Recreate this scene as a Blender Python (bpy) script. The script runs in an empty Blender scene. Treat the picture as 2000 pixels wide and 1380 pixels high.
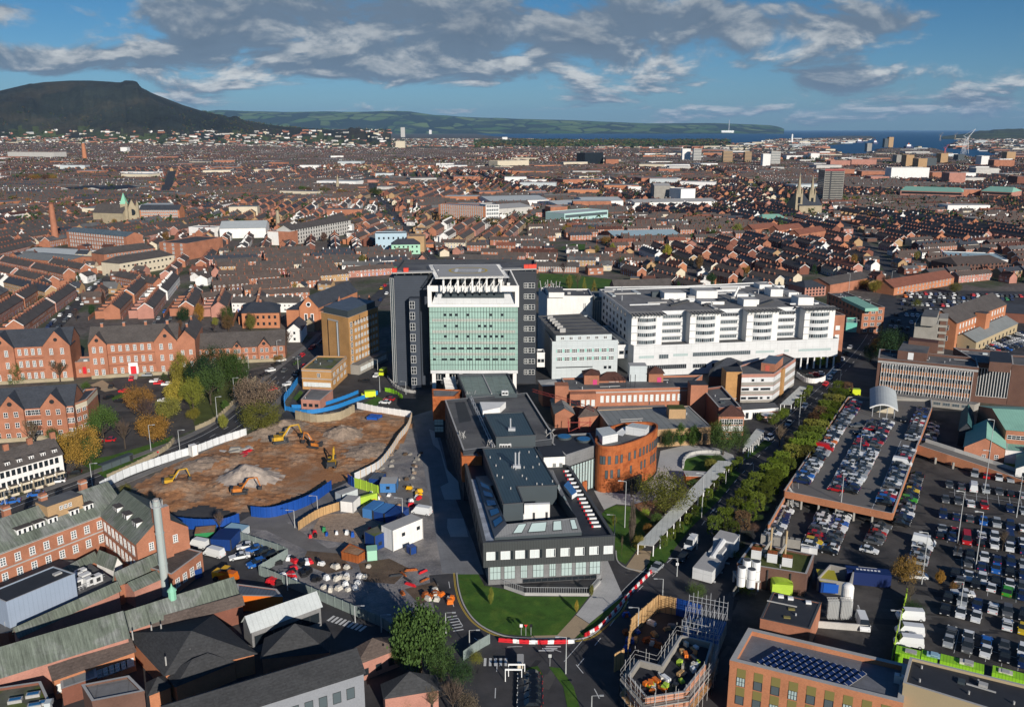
import bpy,math,random
from mathutils import Vector,noise as mnoise
R=math.radians
C=bpy.context.scene.collection
sc=bpy.context.scene
rnd=random.Random(7)
# ------------------------------------------------------------------ camera
FP,TH,CZ=1700.0,math.atan(437/1700.0),100.0
ct,st=math.cos(TH),math.sin(TH)
cd=bpy.data.cameras.new("camera");cam=bpy.data.objects.new("camera",cd);C.objects.link(cam)
cam.location=(0,0,CZ);cam.rotation_euler=(R(90)-TH,0,0)
cd.sensor_width=36;cd.lens=36*FP/2000;cd.clip_start=1;cd.clip_end=90000
sc.camera=cam
# ------------------------------------------------------------------ light
SUN_EL,SUN_AZ=20.0,25.0
sl=bpy.data.lights.new("sun",'SUN');so=bpy.data.objects.new("sun",sl);C.objects.link(so)
sl.energy=5.0;sl.angle=R(0.5);sl.color=(1,.93,.84)
so.rotation_euler=Vector((math.sin(R(SUN_AZ))*math.cos(R(SUN_EL)),-math.cos(R(SUN_AZ))*math.cos(R(SUN_EL)),math.sin(R(SUN_EL)))).to_track_quat('Z','Y').to_euler()
so.location=(200,-300,200)
sc.view_settings.view_transform='Standard';sc.view_settings.look='None'
sc.view_settings.exposure=0.0;sc.view_settings.gamma=1
sc.cycles.max_bounces=4;sc.cycles.diffuse_bounces=2;sc.cycles.glossy_bounces=2;sc.cycles.transmission_bounces=2
w=bpy.data.worlds.new("World");sc.world=w;w.use_nodes=True
def N(nt,t,**k):
 n=nt.nodes.new(t)
 for a,b in k.items():setattr(n,a,b)
 return n
def MA(nt,op,a,b=None,c=None,clamp=False):
 n=nt.nodes.new('ShaderNodeMath');n.operation=op;n.use_clamp=clamp
 for i,x in enumerate((a,b,c)):
  if x is None:continue
  if isinstance(x,(int,float)):n.inputs[i].default_value=x
  else:nt.links.new(x,n.inputs[i])
 return n.outputs[0]
def MIX(nt,f,a,b,mode='MIX'):
 n=nt.nodes.new('ShaderNodeMix');n.data_type='RGBA';n.blend_type=mode
 for i,x in((0,f),(6,a),(7,b)):
  if isinstance(x,(int,float)):n.inputs[i].default_value=x
  elif isinstance(x,tuple):n.inputs[i].default_value=(*x,1)if len(x)==3 else x
  else:nt.links.new(x,n.inputs[i])
 return n.outputs[2]
def RAMP(nt,x,a,b):
 n=nt.nodes.new('ShaderNodeMapRange');n.interpolation_type='SMOOTHSTEP'
 n.inputs[1].default_value=a;n.inputs[2].default_value=b;nt.links.new(x,n.inputs[0]);return n.outputs[0]
def COMB(nt,a,b,c=0):
 n=nt.nodes.new('ShaderNodeCombineXYZ')
 for i,x in enumerate((a,b,c)):
  if isinstance(x,(int,float)):n.inputs[i].default_value=x
  else:nt.links.new(x,n.inputs[i])
 return n.outputs[0]
def NOI(nt,vec,scale,detail=4,rough=.55,dist=0):
 n=nt.nodes.new('ShaderNodeTexNoise');n.inputs['Scale'].default_value=scale;n.inputs['Detail'].default_value=detail
 n.inputs['Roughness'].default_value=rough;n.inputs['Distortion'].default_value=dist
 nt.links.new(vec,n.inputs['Vector']);return n.outputs[0]
def sky():
 nt=w.node_tree;nt.nodes.clear()
 out=N(nt,'ShaderNodeOutputWorld');tc=N(nt,'ShaderNodeTexCoord')
 sk=N(nt,'ShaderNodeTexSky',sky_type='NISHITA');sk.sun_disc=False
 sk.sun_elevation=R(SUN_EL);sk.sun_rotation=R(180-SUN_AZ);sk.air_density=1.0;sk.dust_density=.3;sk.ozone_density=1.6
 bg=N(nt,'ShaderNodeBackground');bg.inputs[1].default_value=.060
 sx=N(nt,'ShaderNodeSeparateXYZ');nt.links.new(tc.outputs['Generated'],sx.inputs[0])
 X,Y,Z=sx.outputs
 az=MA(nt,'ARCTAN2',X,Y);ez=MA(nt,'MAXIMUM',Z,-.01)
 tint=MIX(nt,1.0,sk.outputs[0],MIX(nt,RAMP(nt,ez,.015,.14),(.46,.82,1.36),(.27,.64,1.05)),'MULTIPLY')
 nt.links.new(tint,bg.inputs[0])
 el=MA(nt,'LOGARITHM',MA(nt,'ADD',ez,.05),2.718)
 v=COMB(nt,MA(nt,'MULTIPLY',az,7.5),MA(nt,'MULTIPLY',el,2.3))
 v2=COMB(nt,MA(nt,'MULTIPLY',az,7.5),MA(nt,'ADD',MA(nt,'MULTIPLY',el,2.3),.17))
 n1=NOI(nt,v,1.35,10,.58,.35);n2=NOI(nt,v2,1.35,10,.58,.35)
 big=None
 for bx,by,rx,ry,a in[(520,35,330,40,.22),(900,50,330,52,.2),(1400,45,260,38,.22),(1700,65,110,22,.16),(1180,125,170,45,.2),(820,125,150,40,.18),(440,105,120,30,.24),(620,135,260,26,.15),(150,135,190,26,.16),(40,45,60,20,.12),(370,180,60,16,.16),(1600,165,90,30,.16),(1960,150,160,40,.15),(1420,175,110,20,.1),(1850,205,240,14,.12),(1230,210,200,16,.08),(1860,30,120,60,-.14),(1600,168,60,22,.14),(1240,100,90,30,.1),(820,100,60,24,.1),(1520,110,120,30,-.05),(70,90,120,22,-.1),(850,205,300,14,-.02)]:
  A=math.atan((bx-1000)/1740);E=-TH+math.atan((690-by)/FP)
  dx=MA(nt,'MULTIPLY',MA(nt,'SUBTRACT',az,A),1740/rx);dy=MA(nt,'MULTIPLY',MA(nt,'SUBTRACT',ez,math.sin(E)),1800/ry)
  r2=MA(nt,'ADD',MA(nt,'MULTIPLY',dx,dx),MA(nt,'MULTIPLY',dy,dy))
  g=MA(nt,'MULTIPLY',MA(nt,'EXPONENT',MA(nt,'MULTIPLY',r2,-.8)),a*.85)
  big=g if big is None else MA(nt,'ADD',big,g)
 d1=MA(nt,'ADD',n1,big);d2=MA(nt,'ADD',n2,big)
 cov=MA(nt,'MULTIPLY',RAMP(nt,d1,.535,.68),.95)
 cov=MA(nt,'MULTIPLY',cov,RAMP(nt,ez,.42,.2))
 lit=RAMP(nt,MA(nt,'SUBTRACT',d1,d2),-.04,.12)
 fine=NOI(nt,v,4.5,6,.6)
 lum=MA(nt,'MULTIPLY',lit,RAMP(nt,fine,.22,.60))
 low=RAMP(nt,ez,.13,.05)
 lum=MA(nt,'MULTIPLY',lum,MA(nt,'ADD',MA(nt,'MULTIPLY',low,.55),.45))
 colc=MIX(nt,lum,(.15,.20,.265),(.74,.74,.71))
 colc=MIX(nt,MA(nt,'MULTIPLY',RAMP(nt,d1,.66,.92),.45),colc,(.10,.135,.185))
 bc=N(nt,'ShaderNodeBackground');bc.inputs[1].default_value=1.0;nt.links.new(colc,bc.inputs[0])
 mx=N(nt,'ShaderNodeMixShader');nt.links.new(cov,mx.inputs[0]);nt.links.new(bg.outputs[0],mx.inputs[1]);nt.links.new(bc.outputs[0],mx.inputs[2])
 nt.links.new(mx.outputs[0],out.inputs[0])
sky()
# ------------------------------------------------------------------ picture <-> place
def G(x,y,z=0.0):
 u,v=(x-1000)/FP,(690-y)/FP
 dy,dz=ct+v*st,-st+v*ct
 t=(z-CZ)/dz
 return Vector((u*t,dy*t))
def YD(y):return G(1000,y).y
def ZY(py,Y):return CZ-Y*math.tan(TH+math.atan((py-690)/FP))
def HT(x,yb,yt):return ZY(yt,YD(yb))
def XP(px,Y,z=0):return(px-1000)/FP*(Y*ct+(CZ-z)*st)
def PX(p,z=0):
 a=p[1]*ct+(CZ-z)*st;b=p[1]*st-(CZ-z)*ct
 return 1000+p[0]/a*FP,690-b/a*FP
def inside(p,poly):
 x,y=p[0],p[1];r=False;j=len(poly)-1
 for i in range(len(poly)):
  xi,yi=poly[i][0],poly[i][1];xj,yj=poly[j][0],poly[j][1]
  if(yi>y)!=(yj>y)and x<(xj-xi)*(y-yi)/(yj-yi)+xi:r=not r
  j=i
 return r
 # ------------------------------------------------------------------ materials
MATS={}
def mat(name,col,rough=.85,nz=.18,ns=.25,pat=None,pw=1.0,pk=.6,metal=0.0,bump=0.0,col2=None,k2=.5,spec=.3,fine=.12):
 m=bpy.data.materials.new(name);m.use_nodes=True;nt=m.node_tree;b=nt.nodes['Principled BSDF']
 b.inputs['Roughness'].default_value=rough;b.inputs['Metallic'].default_value=metal;b.inputs['Specular IOR Level'].default_value=spec
 tc=N(nt,'ShaderNodeTexCoord');geo=N(nt,'ShaderNodeNewGeometry')
 uv=N(nt,'ShaderNodeUVMap');su=N(nt,'ShaderNodeSeparateXYZ');nt.links.new(uv.outputs[0],su.inputs[0]);U,V,_=su.outputs
 c=None
 n1=NOI(nt,geo.outputs['Position'],ns,6,.62)
 n2=NOI(nt,geo.outputs['Position'],ns*14,3,.6)
 f=MA(nt,'ADD',MA(nt,'MULTIPLY',MA(nt,'SUBTRACT',n1,.5),nz*4.2),MA(nt,'MULTIPLY',MA(nt,'SUBTRACT',n2,.5),fine*3.4))
 f=MA(nt,'ADD',f,1.0)
 base=(col[0],col[1],col[2])
 if col2:base=MIX(nt,RAMP(nt,NOI(nt,geo.outputs['Position'],ns*.7,6,.65,.4),k2-.09,k2+.09),base,col2)
 line=None
 def per(X,wd,duty):return MA(nt,'LESS_THAN',MA(nt,'FRACT',MA(nt,'DIVIDE',X,wd)),duty)
 if pat=='seam':line=per(U,pw,.16)
 elif pat=='course':line=per(V,pw,.22)
 elif pat=='panel':line=MA(nt,'MAXIMUM',per(U,pw,.05),per(V,pw*.8,.06))
 elif pat=='mull':line=MA(nt,'MAXIMUM',per(U,pw,.13),per(V,pw*2.6,.04))
 elif pat=='brick':
  vv=COMB(nt,MA(nt,'MULTIPLY',U,.9),MA(nt,'MULTIPLY',V,6.0))
  f=MA(nt,'ADD',f,MA(nt,'MULTIPLY',MA(nt,'SUBTRACT',NOI(nt,vv,2.2,2,.7),.5),.75))
 elif pat=='tile':
  cell=N(nt,'ShaderNodeTexVoronoi');cell.inputs['Scale'].default_value=1.0
  nt.links.new(COMB(nt,MA(nt,'MULTIPLY',U,2.2),MA(nt,'MULTIPLY',V,3.4)),cell.inputs['Vector'])
  sc_=N(nt,'ShaderNodeSeparateColor');nt.links.new(cell.outputs['Color'],sc_.inputs[0])
  f=MA(nt,'ADD',f,MA(nt,'MULTIPLY',MA(nt,'SUBTRACT',sc_.outputs[0],.5),.34))
  line=per(V,.6,.2);pk=.85
 elif pat=='wash':
  f=MA(nt,'ADD',f,MA(nt,'MULTIPLY',MA(nt,'SUBTRACT',NOI(nt,COMB(nt,MA(nt,'MULTIPLY',U,1.1),MA(nt,'MULTIPLY',V,.1)),1.2,5,.7),.5),.4))
 elif pat=='streak':
  vv=COMB(nt,MA(nt,'MULTIPLY',U,1.3),MA(nt,'MULTIPLY',V,.12))
  f=MA(nt,'ADD',f,MA(nt,'MULTIPLY',MA(nt,'SUBTRACT',NOI(nt,vv,1.6,5,.7),.5),2.4))
  line=per(U,.55,.2);pk=.86
 f=MA(nt,'MAXIMUM',f,.12)
 if line is not None:f=MA(nt,'MULTIPLY',f,MA(nt,'SUBTRACT',1.0,MA(nt,'MULTIPLY',line,1-pk)))
 c=MIX(nt,1.0,base,COMB(nt,f,f,f),'MULTIPLY')
 nt.links.new(c,b.inputs['Base Color'])
 if bump:
  bp=N(nt,'ShaderNodeBump');bp.inputs['Strength'].default_value=bump;bp.inputs['Distance'].default_value=.4
  nt.links.new(n2,bp.inputs['Height']);nt.links.new(bp.outputs[0],b.inputs['Normal'])
 MATS[name]=m
 return m
def plain(name,col,rough=.5,metal=0,spec=.5):
 m=bpy.data.materials.new(name);m.use_nodes=True;b=m.node_tree.nodes['Principled BSDF']
 b.inputs['Base Color'].default_value=(*col,1);b.inputs['Roughness'].default_value=rough;b.inputs['Metallic'].default_value=metal
 b.inputs['Specular IOR Level'].default_value=spec;MATS[name]=m;return m
def byobj(name,rough,spec=.5,noise_k=.0,leaf=False):
 m=bpy.data.materials.new(name);m.use_nodes=True;nt=m.node_tree;b=nt.nodes['Principled BSDF']
 b.inputs['Roughness'].default_value=rough;b.inputs['Specular IOR Level'].default_value=spec
 oi=N(nt,'ShaderNodeObjectInfo');src=oi.outputs['Color']
 if noise_k:
  geo=N(nt,'ShaderNodeNewGeometry')
  rp=geo.outputs['Random Per Island']
  n=NOI(nt,geo.outputs['Position'],.55,3,.6)
  f=MA(nt,'ADD',MA(nt,'MULTIPLY',MA(nt,'SUBTRACT',n,.5),noise_k*3),MA(nt,'ADD',MA(nt,'MULTIPLY',rp,noise_k*1.3),1-noise_k*.65))
  f=MA(nt,'MAXIMUM',f,.15)
  src=MIX(nt,1.0,src,COMB(nt,f,MA(nt,'POWER',f,.9),f),'MULTIPLY')
 nt.links.new(src,b.inputs['Base Color'])
 if leaf:b.inputs['Subsurface Weight'].default_value=0
 MATS[name]=m;return m
mat('brick',(.37,.155,.09),pat='brick',nz=.24,ns=.18);mat('brick_dark',(.19,.075,.05),pat='brick',nz=.16)
mat('brick_orange',(.46,.19,.095),pat='brick',nz=.17,ns=.2);mat('brick_pink',(.42,.2,.15),pat='brick');mat('brick_tan',(.42,.27,.14),pat='brick',nz=.1)
mat('brick_yellow',(.46,.25,.095),pat='brick',nz=.2,ns=.12);mat('brick_brown',(.14,.075,.055),pat='brick');mat('concrete',(.30,.28,.245),nz=.2);mat('concrete_light',(.50,.48,.44),nz=.15)
mat('render_white',(.78,.76,.72),nz=.06,fine=.03,pat='wash');mat('render_cream',(.62,.54,.40),nz=.08,pat='wash');mat('render_tan',(.42,.33,.2),nz=.05,fine=.03)
mat('panel_white',(.64,.645,.635),nz=.09,fine=.02,pat='panel',pw=3.2,pk=.86,rough=.5);mat('panel_grey',(.52,.56,.56),nz=.05,fine=.03,pat='panel',pw=2.2,pk=.84,rough=.5)
mat('sandstone',(.36,.30,.2),nz=.2);mat('stone_grey',(.2,.2,.2),nz=.25,pat='panel',pw=1.2,pk=.8)
mat('slab_black',(.036,.041,.050),pat='course',pw=.9,pk=.75,nz=.1,rough=.6);mat('slab_blue',(.05,.06,.078),pat='course',pw=.9,pk=.8,nz=.08,rough=.6)
mat('zinc_dark',(.055,.06,.06),pat='seam',pw=.6,pk=.6,rough=.55,nz=.06,fine=.03);mat('zinc_blue',(.05,.085,.105),pat='seam',pw=.75,pk=.5,rough=.5,nz=.08,fine=.04)
mat('zinc_grey',(.15,.155,.16),pat='seam',pw=.6,pk=.75,rough=.5,nz=.06);mat('clad_slate',(.055,.07,.078),rough=.6,nz=.06,fine=.03)
mat('corten',(.40,.115,.034),rough=.8,nz=.2,ns=.5,fine=.14,pat='panel',pw=1.5,pk=.8,col2=(.27,.065,.018),k2=.56)
mat('glass_green',(.36,.53,.455),rough=.25,nz=.12,ns=.12,pat='mull',pw=1.15,pk=.45,fine=.02,spec=.6);mat('metal_blue',(.30,.36,.45),rough=.45,nz=.05,fine=.03,pat='seam',pw=.9,pk=.9)
mat('lime',(.30,.62,.03),rough=.6,pat='seam',pw=.55,pk=.6,nz=.08);mat('lime_flat',(.42,.60,.06),rough=.6,nz=.1);mat('blue_hoard',(.012,.07,.32),rough=.5,pat='seam',pw=1.2,pk=.75,nz=.08)
mat('blue_box',(.012,.05,.21),rough=.5,pat='seam',pw=.4,pk=.6,nz=.1);mat('blue_light',(.06,.2,.46),rough=.5,nz=.1,pat='seam',pw=.4,pk=.7);mat('wood',(.50,.31,.14),pat='seam',pw=1.2,pk=.6,nz=.1)
mat('rust',(.36,.10,.025),rough=.8,nz=.25,pat='seam',pw=1.0,pk=.6);mat('white_hoard',(.66,.68,.68),pat='seam',pw=2.4,pk=.75,nz=.08)
mat('slate',(.092,.08,.073),pat='tile',rough=.75,nz=.2);mat('slate_blue',(.052,.058,.07),pat='tile',rough=.7,nz=.16);mat('slate_brown',(.105,.08,.068),pat='tile',nz=.2)
mat('tile_red',(.22,.085,.055),pat='tile',nz=.15);mat('tile_black',(.045,.046,.048),pat='tile',nz=.16);mat('tile_maroon',(.09,.04,.03),pat='tile')
mat('roof_moss',(.13,.15,.12),pat='streak',nz=.18,col2=(.19,.2,.185),k2=.55);mat('roof_flat',(.13,.13,.128),nz=.26,ns=.12,rough=.8,col2=(.09,.09,.095),k2=.55);mat('roof_black',(.035,.037,.042),nz=.2,rough=.6)
mat('roof_mossy_flat',(.12,.12,.09),nz=.4,ns=.35,col2=(.10,.13,.03),k2=.53);mat('roof_felt',(.19,.185,.18),nz=.25,ns=.2,pat='panel',pw=5,pk=.8);mat('roof_copper',(.24,.46,.36),pat='seam',pw=.8,pk=.85,nz=.08)
mat('roof_light',(.50,.53,.52),pat='seam',pw=1.0,pk=.88,nz=.08);mat('roof_sheet',(.22,.235,.23),pat='seam',pw=2.4,pk=.8,nz=.12);mat('roof_glazed',(.13,.16,.16),rough=.25,pat='panel',pw=2.5,pk=.6,nz=.3,ns=.4)
mat('coping',(.40,.39,.37),nz=.08);mat('coping_dark',(.07,.075,.08),nz=.05)
mat('asphalt',(.052,.051,.053),nz=.42,ns=.16,rough=.8,fine=.1,col2=(.058,.055,.055),k2=.52);mat('asphalt_brown',(.075,.068,.062),nz=.45,ns=.12,fine=.12,col2=(.04,.038,.037),k2=.54);mat('asphalt_deck',(.15,.14,.13),nz=.14,ns=.15,fine=.05)
mat('paving',(.46,.45,.43),nz=.12,pat='panel',pw=1.5,pk=.88);mat('paving_tan',(.40,.30,.19),nz=.1);mat('paving_grey',(.20,.205,.215),nz=.2,pat='panel',pw=1.2,pk=.85);mat('pavement',(.17,.16,.15),nz=.2)
mat('grass',(.045,.11,.012),nz=.34,ns=.3,fine=.35,rough=.95,col2=(.075,.135,.016),k2=.55);mat('grass_dull',(.07,.085,.02),nz=.35,fine=.25)
mat('dirt',(.34,.16,.07),nz=.3,ns=.14,fine=.25,bump=.5,col2=(.38,.25,.16),k2=.53);mat('gravel',(.27,.25,.235),nz=.35,ns=.15,fine=.28,bump=.4,col2=(.17,.165,.17),k2=.5);mat('rubble',(.36,.27,.20),nz=.35,ns=.8,fine=.35,bump=.6)
mat('rubble_pale',(.46,.38,.31),nz=.3,ns=.6,fine=.3);mat('earth_yard',(.055,.05,.045),nz=.35,ns=.05,fine=.3)
mat('kerb',(.42,.41,.38),nz=.1)
for nm,c_,r_ in[('white',(.8,.8,.78),.5),('frame_white',(.8,.79,.76),.5),('black',(.012,.012,.014),.5),('yellow',(.75,.42,.01),.45),('red',(.62,.02,.03),.5),('orange',(.75,.18,.02),.5),('blue',(.01,.09,.42),.45),('steel',(.42,.43,.44),.4),('dark_steel',(.04,.042,.045),.5),('blue_fence',(.02,.2,.5),.5),('glass_dark',(.018,.024,.03),.12),('glass_grey',(.09,.115,.125),.15),('glass_pale',(.42,.52,.50),.2),('glass_blue',(.03,.14,.3),.15),('blind',(.62,.66,.64),.6),('teal',(.16,.52,.42),.5),('line_white',(.62,.62,.6),.7),('line_yellow',(.55,.38,.04),.7),('pink',(.55,.04,.16),.6),('panel_solar',(.008,.02,.075),.2),('rubber',(.012,.012,.012),.8),('lamp_grey',(.45,.46,.45),.5),('ambulance',(.62,.72,.02),.5),('light_blue',(.28,.45,.55),.6),('mint',(.34,.62,.44),.6),('navy',(.006,.02,.1),.5),('tan',(.45,.33,.18),.7),('olive',(.2,.17,.05),.7),('green',(.02,.22,.07),.6),('sack',(.62,.58,.5),.8)]:
 plain(nm,c_,r_)
byobj('car_paint',.28,.5);byobj('leaf',.8,.15,.42,True);byobj('bark',.9,.1,.2)
def mt(m):return MATS[m]if isinstance(m,str)else m
# ------------------------------------------------------------------ mesh builder
ORG={}
class MB:
 def __init__(s):s.v=[];s.f=[];s.fm=[];s.ms=[];s.mi={}
 def _m(s,m):
  if m not in s.mi:s.mi[m]=len(s.ms);s.ms.append(m)
  return s.mi[m]
 def poly(s,pts,m):
  n=len(s.v);s.v.extend([(p[0],p[1],p[2])for p in pts]);s.f.append(tuple(range(n,n+len(pts))));s.fm.append(s._m(m));return s
 def prism(s,pts,z0,z1,m,top=None,bot=False):
  k=len(pts)
  for i in range(k):
   a,b=pts[i],pts[(i+1)%k]
   s.poly([(a[0],a[1],z0),(b[0],b[1],z0),(b[0],b[1],z1),(a[0],a[1],z1)],m)
  s.poly([(p[0],p[1],z1)for p in pts],top or m)
  if bot:s.poly([(p[0],p[1],z0)for p in reversed(pts)],m)
  return s
 def rect(s,c,d,wd,dp,z0,z1,m,top=None,bot=False):
  d=Vector(d).normalized();n=Vector((-d.y,d.x));c=Vector((c[0],c[1]))
  return s.prism([c-d*wd/2-n*dp/2,c+d*wd/2-n*dp/2,c+d*wd/2+n*dp/2,c-d*wd/2+n*dp/2],z0,z1,m,top,bot)
 def box(s,x0,x1,y0,y1,z0,z1,m,top=None):return s.prism([(x0,y0),(x1,y0),(x1,y1),(x0,y1)],z0,z1,m,top,True)
 def tube(s,p,q,r,m,n=8,r2=None,cap=True):
  p,q=Vector(p),Vector(q);a=(q-p).normalized();u=a.orthogonal().normalized();v=a.cross(u);r2=r if r2 is None else r2
  A=[p+(u*math.cos(2*math.pi*i/n)+v*math.sin(2*math.pi*i/n))*r for i in range(n)]
  B=[q+(u*math.cos(2*math.pi*i/n)+v*math.sin(2*math.pi*i/n))*r2 for i in range(n)]
  for i in range(n):
   j=(i+1)%n;s.poly([A[i],A[j],B[j],B[i]],m)
  if cap:s.poly(B,m);s.poly(A[::-1],m)
  return s
 def gable(s,q,ze,zr,roof,wall,along=0,ov=.35,hip=0.0):
  q=[Vector((p[0],p[1]))for p in q]
  if along:q=q[1:]+q[:1]
  a,b,c,d=q;r0,r1=(a+d)/2,(b+c)/2
  L=(r1-r0).normalized();W=(d-a).normalized()
  if hip:h=min(hip,(r1-r0).length*.49);h0,h1=r0+L*h,r1-L*h
  else:h0,h1=r0,r1
  if not hip:
   for p1,p2,r in((d,a,r0),(b,c,r1)):s.poly([(p1.x,p1.y,ze),(p2.x,p2.y,ze),(r.x,r.y,zr)],wall)
  k=ov;sl=(zr-ze)/max((d-a).length/2,.1);zo=ze-k*sl
  A=a-W*k-L*k;B=b-W*k+L*k;Cc=c+W*k+L*k;D=d+W*k-L*k
  H0,H1=(h0-L*k,h1+L*k)if not hip else(h0,h1)
  if hip:zo=ze-k*.4
  t=.12
  def P(p,z):return(p.x,p.y,z+t)
  s.poly([P(A,zo),P(B,zo),P(H1,zr),P(H0,zr)],roof);s.poly([P(Cc,zo),P(D,zo),P(H0,zr),P(H1,zr)],roof)
  if hip:s.poly([P(B,zo),P(Cc,zo),P(H1,zr)],roof);s.poly([P(D,zo),P(A,zo),P(H0,zr)],roof)
  return s
 def build(s,name,parent=None,loc=None,smooth=False):
  L=Vector(loc)if loc is not None else(ORG[parent.name]if parent is not None else Vector((0,0,0)))
  me=bpy.data.meshes.new(name);me.from_pydata([(x-L.x,y-L.y,z-L.z)for x,y,z in s.v],[],s.f)
  for m in s.ms:me.materials.append(mt(m))
  me.polygons.foreach_set('material_index',s.fm)
  uvl=me.uv_layers.new(name='UVMap');uv=[0.0]*(2*len(me.loops));vs=s.v;li=0
  for f in s.f:
   p0=vs[f[0]];nx=ny=nz=0.0
   for i in range(len(f)):
    a=vs[f[i]];b=vs[f[(i+1)%len(f)]]
    nx+=(a[1]-b[1])*(a[2]+b[2]);ny+=(a[2]-b[2])*(a[0]+b[0]);nz+=(a[0]-b[0])*(a[1]+b[1])
   l=math.sqrt(nx*nx+ny*ny+nz*nz)or 1;nx/=l;ny/=l;nz/=l
   h=math.hypot(nx,ny)
   if h<.02:
    b=vs[f[1]];ux,uy=b[0]-p0[0],b[1]-p0[1];q=math.hypot(ux,uy)or 1;ux/=q;uy/=q;uz=0
    vx,vy,vz=-uy,ux,0
   else:
    ux,uy,uz=-ny/h,nx/h,0.0
    vx,vy,vz=ny*uz-nz*uy,nz*ux-nx*uz,nx*uy-ny*ux
   for i in f:
    p=vs[i];dx,dy,dz=p[0]-p0[0],p[1]-p0[1],p[2]-p0[2]
    uv[li]=dx*ux+dy*uy+dz*uz+500;uv[li+1]=dx*vx+dy*vy+dz*vz+500;li+=2
  uvl.data.foreach_set('uv',uv)
  if smooth:me.polygons.foreach_set('use_smooth',[True]*len(me.polygons))
  o=bpy.data.objects.new(name,me);C.objects.link(o)
  if parent is not None:o.parent=parent
  if parent is None:o.location=L
  elif loc is not None:o.location=L-ORG[parent.name]
  ORG[o.name]=L
  return o
LAB={}
def tag(o,label=None,cat=None,group=None,kind=None):
 if label:
  if label in LAB and not group:print('DUP LABEL',label)
  LAB[label]=1;o['label']=label
 if cat:o['category']=cat
 if group:o['group']=group
 if kind:o['kind']=kind
 return o
def thing(name,label,cat,loc,group=None,rz=0):
 o=bpy.data.objects.new(name,None);C.objects.link(o);loc=Vector((loc[0],loc[1],loc[2]if len(loc)>2 else 0));o.location=loc
 o.rotation_euler=(0,0,rz);ORG[o.name]=loc;o.empty_display_size=1
 return tag(o,label,cat,group)
def struct(name,mb):return tag(mb.build(name),kind='structure')
def dup(o,loc=None,rz=None,parent=None,scale=None):
 c=o.copy();C.objects.link(c)
 if parent is not None:c.parent=parent
 if loc is not None:c.location=loc
 if rz is not None:c.rotation_euler=(0,0,rz)
 if scale is not None:c.scale=scale
 return c
def tree_dup(o,loc=None,rz=None,parent=None,scale=None):
 kids=list(o.children);c=dup(o,loc,rz,parent,scale)
 for k in kids:tree_dup(k,parent=c)
 return c
def inset(pts,t):
 pts=[Vector((p[0],p[1]))for p in pts];n=len(pts)
 ar=sum(pts[i].x*pts[(i+1)%n].y-pts[(i+1)%n].x*pts[i].y for i in range(n));sg=1 if ar>0 else-1
 out=[]
 for i in range(n):
  a,b,c=pts[i-1],pts[i],pts[(i+1)%n];d1=(b-a).normalized();d2=(c-b).normalized()
  n1=Vector((-d1.y,d1.x))*sg;n2=Vector((-d2.y,d2.x))*sg;m=n1+n2;k=max(m.dot(n1),.35)
  out.append(b+m*(t/k))
 return out
def flat_roof(mb,pts,z,ph,m_roof,m_wall,m_cop,t=.4):
 """parapet ring standing on a wall prism that ends at z, roof deck just above z"""
 q=inset(pts,t);o=inset(pts,-.06);k=len(pts)
 mb.poly([(p.x,p.y,z+.05)for p in q],m_roof)
 for i in range(k):
  j=(i+1)%k;a,b,c,d=o[i],o[j],q[j],q[i]
  mb.poly([(a.x,a.y,z+ph),(b.x,b.y,z+ph),(c.x,c.y,z+ph),(d.x,d.y,z+ph)],m_cop)
  mb.poly([(a.x,a.y,z),(b.x,b.y,z),(b.x,b.y,z+ph),(a.x,a.y,z+ph)],m_wall)
  mb.poly([(c.x,c.y,z+ph),(c.x,c.y,z),(d.x,d.y,z),(d.x,d.y,z+ph)][::-1],m_wall)
WC={}
def win_mesh(wd,h,style):
 k=(round(wd,2),round(h,2),style)
 if k in WC:return WC[k]
 fr,gl,nx,ny,t={'white':('frame_white','glass_dark',2,2,.1),'sash':('frame_white','glass_grey',2,3,.14),'dark':('dark_steel','glass_dark',1,1,.06),'grey':('steel','glass_grey',3,1,.06),'blind':('frame_white','blind',2,1,.08),'pale':('dark_steel','glass_pale',3,2,.05),'big':('frame_white','glass_dark',3,2,.09),'plain_white':('frame_white','blind',1,2,.14),'skyl':('dark_steel','glass_pale',2,1,.1),'skyb':('dark_steel','glass_blue',2,1,.1),'band':('steel','glass_grey',8,1,.07),'bandd':('steel','glass_dark',8,1,.07),'slim':('dark_steel','glass_grey',1,1,.07),'tealband':('white','teal',1,1,.03),'bandw':('frame_white','glass_dark',3,2,.12)}[style]
 b=MB();x0,x1=-wd/2,wd/2
 b.poly([(x0,-.03,0),(x1,-.03,0),(x1,-.03,h),(x0,-.03,h)],gl)
 for i in range(nx+1):
  x=x0+(x1-x0-t)*i/nx;b.box(x,x+t,-.1,0.0,0,h,fr)
 for i in range(ny+1):
  z=(h-t)*i/ny;b.box(x0,x1,-.097,0.0,z,z+t,fr)
 if style in('sash','plain_white'):b.box(x0-.15,x1+.15,-.2,0,-.18,-.02,'coping')
 o=b.build('window');me=o.data;bpy.data.objects.remove(o);WC[k]=me;return me
def window(root,p,d,z,wd,h,style='white',name='window',tilt=0):
 o=bpy.data.objects.new(name,win_mesh(wd,h,style));C.objects.link(o);o.parent=root;L=ORG[root.name]
 o.location=(p[0]-L.x,p[1]-L.y,z-L.z);o.rotation_euler=(tilt,0,math.atan2(d[1],d[0]));return o
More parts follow.
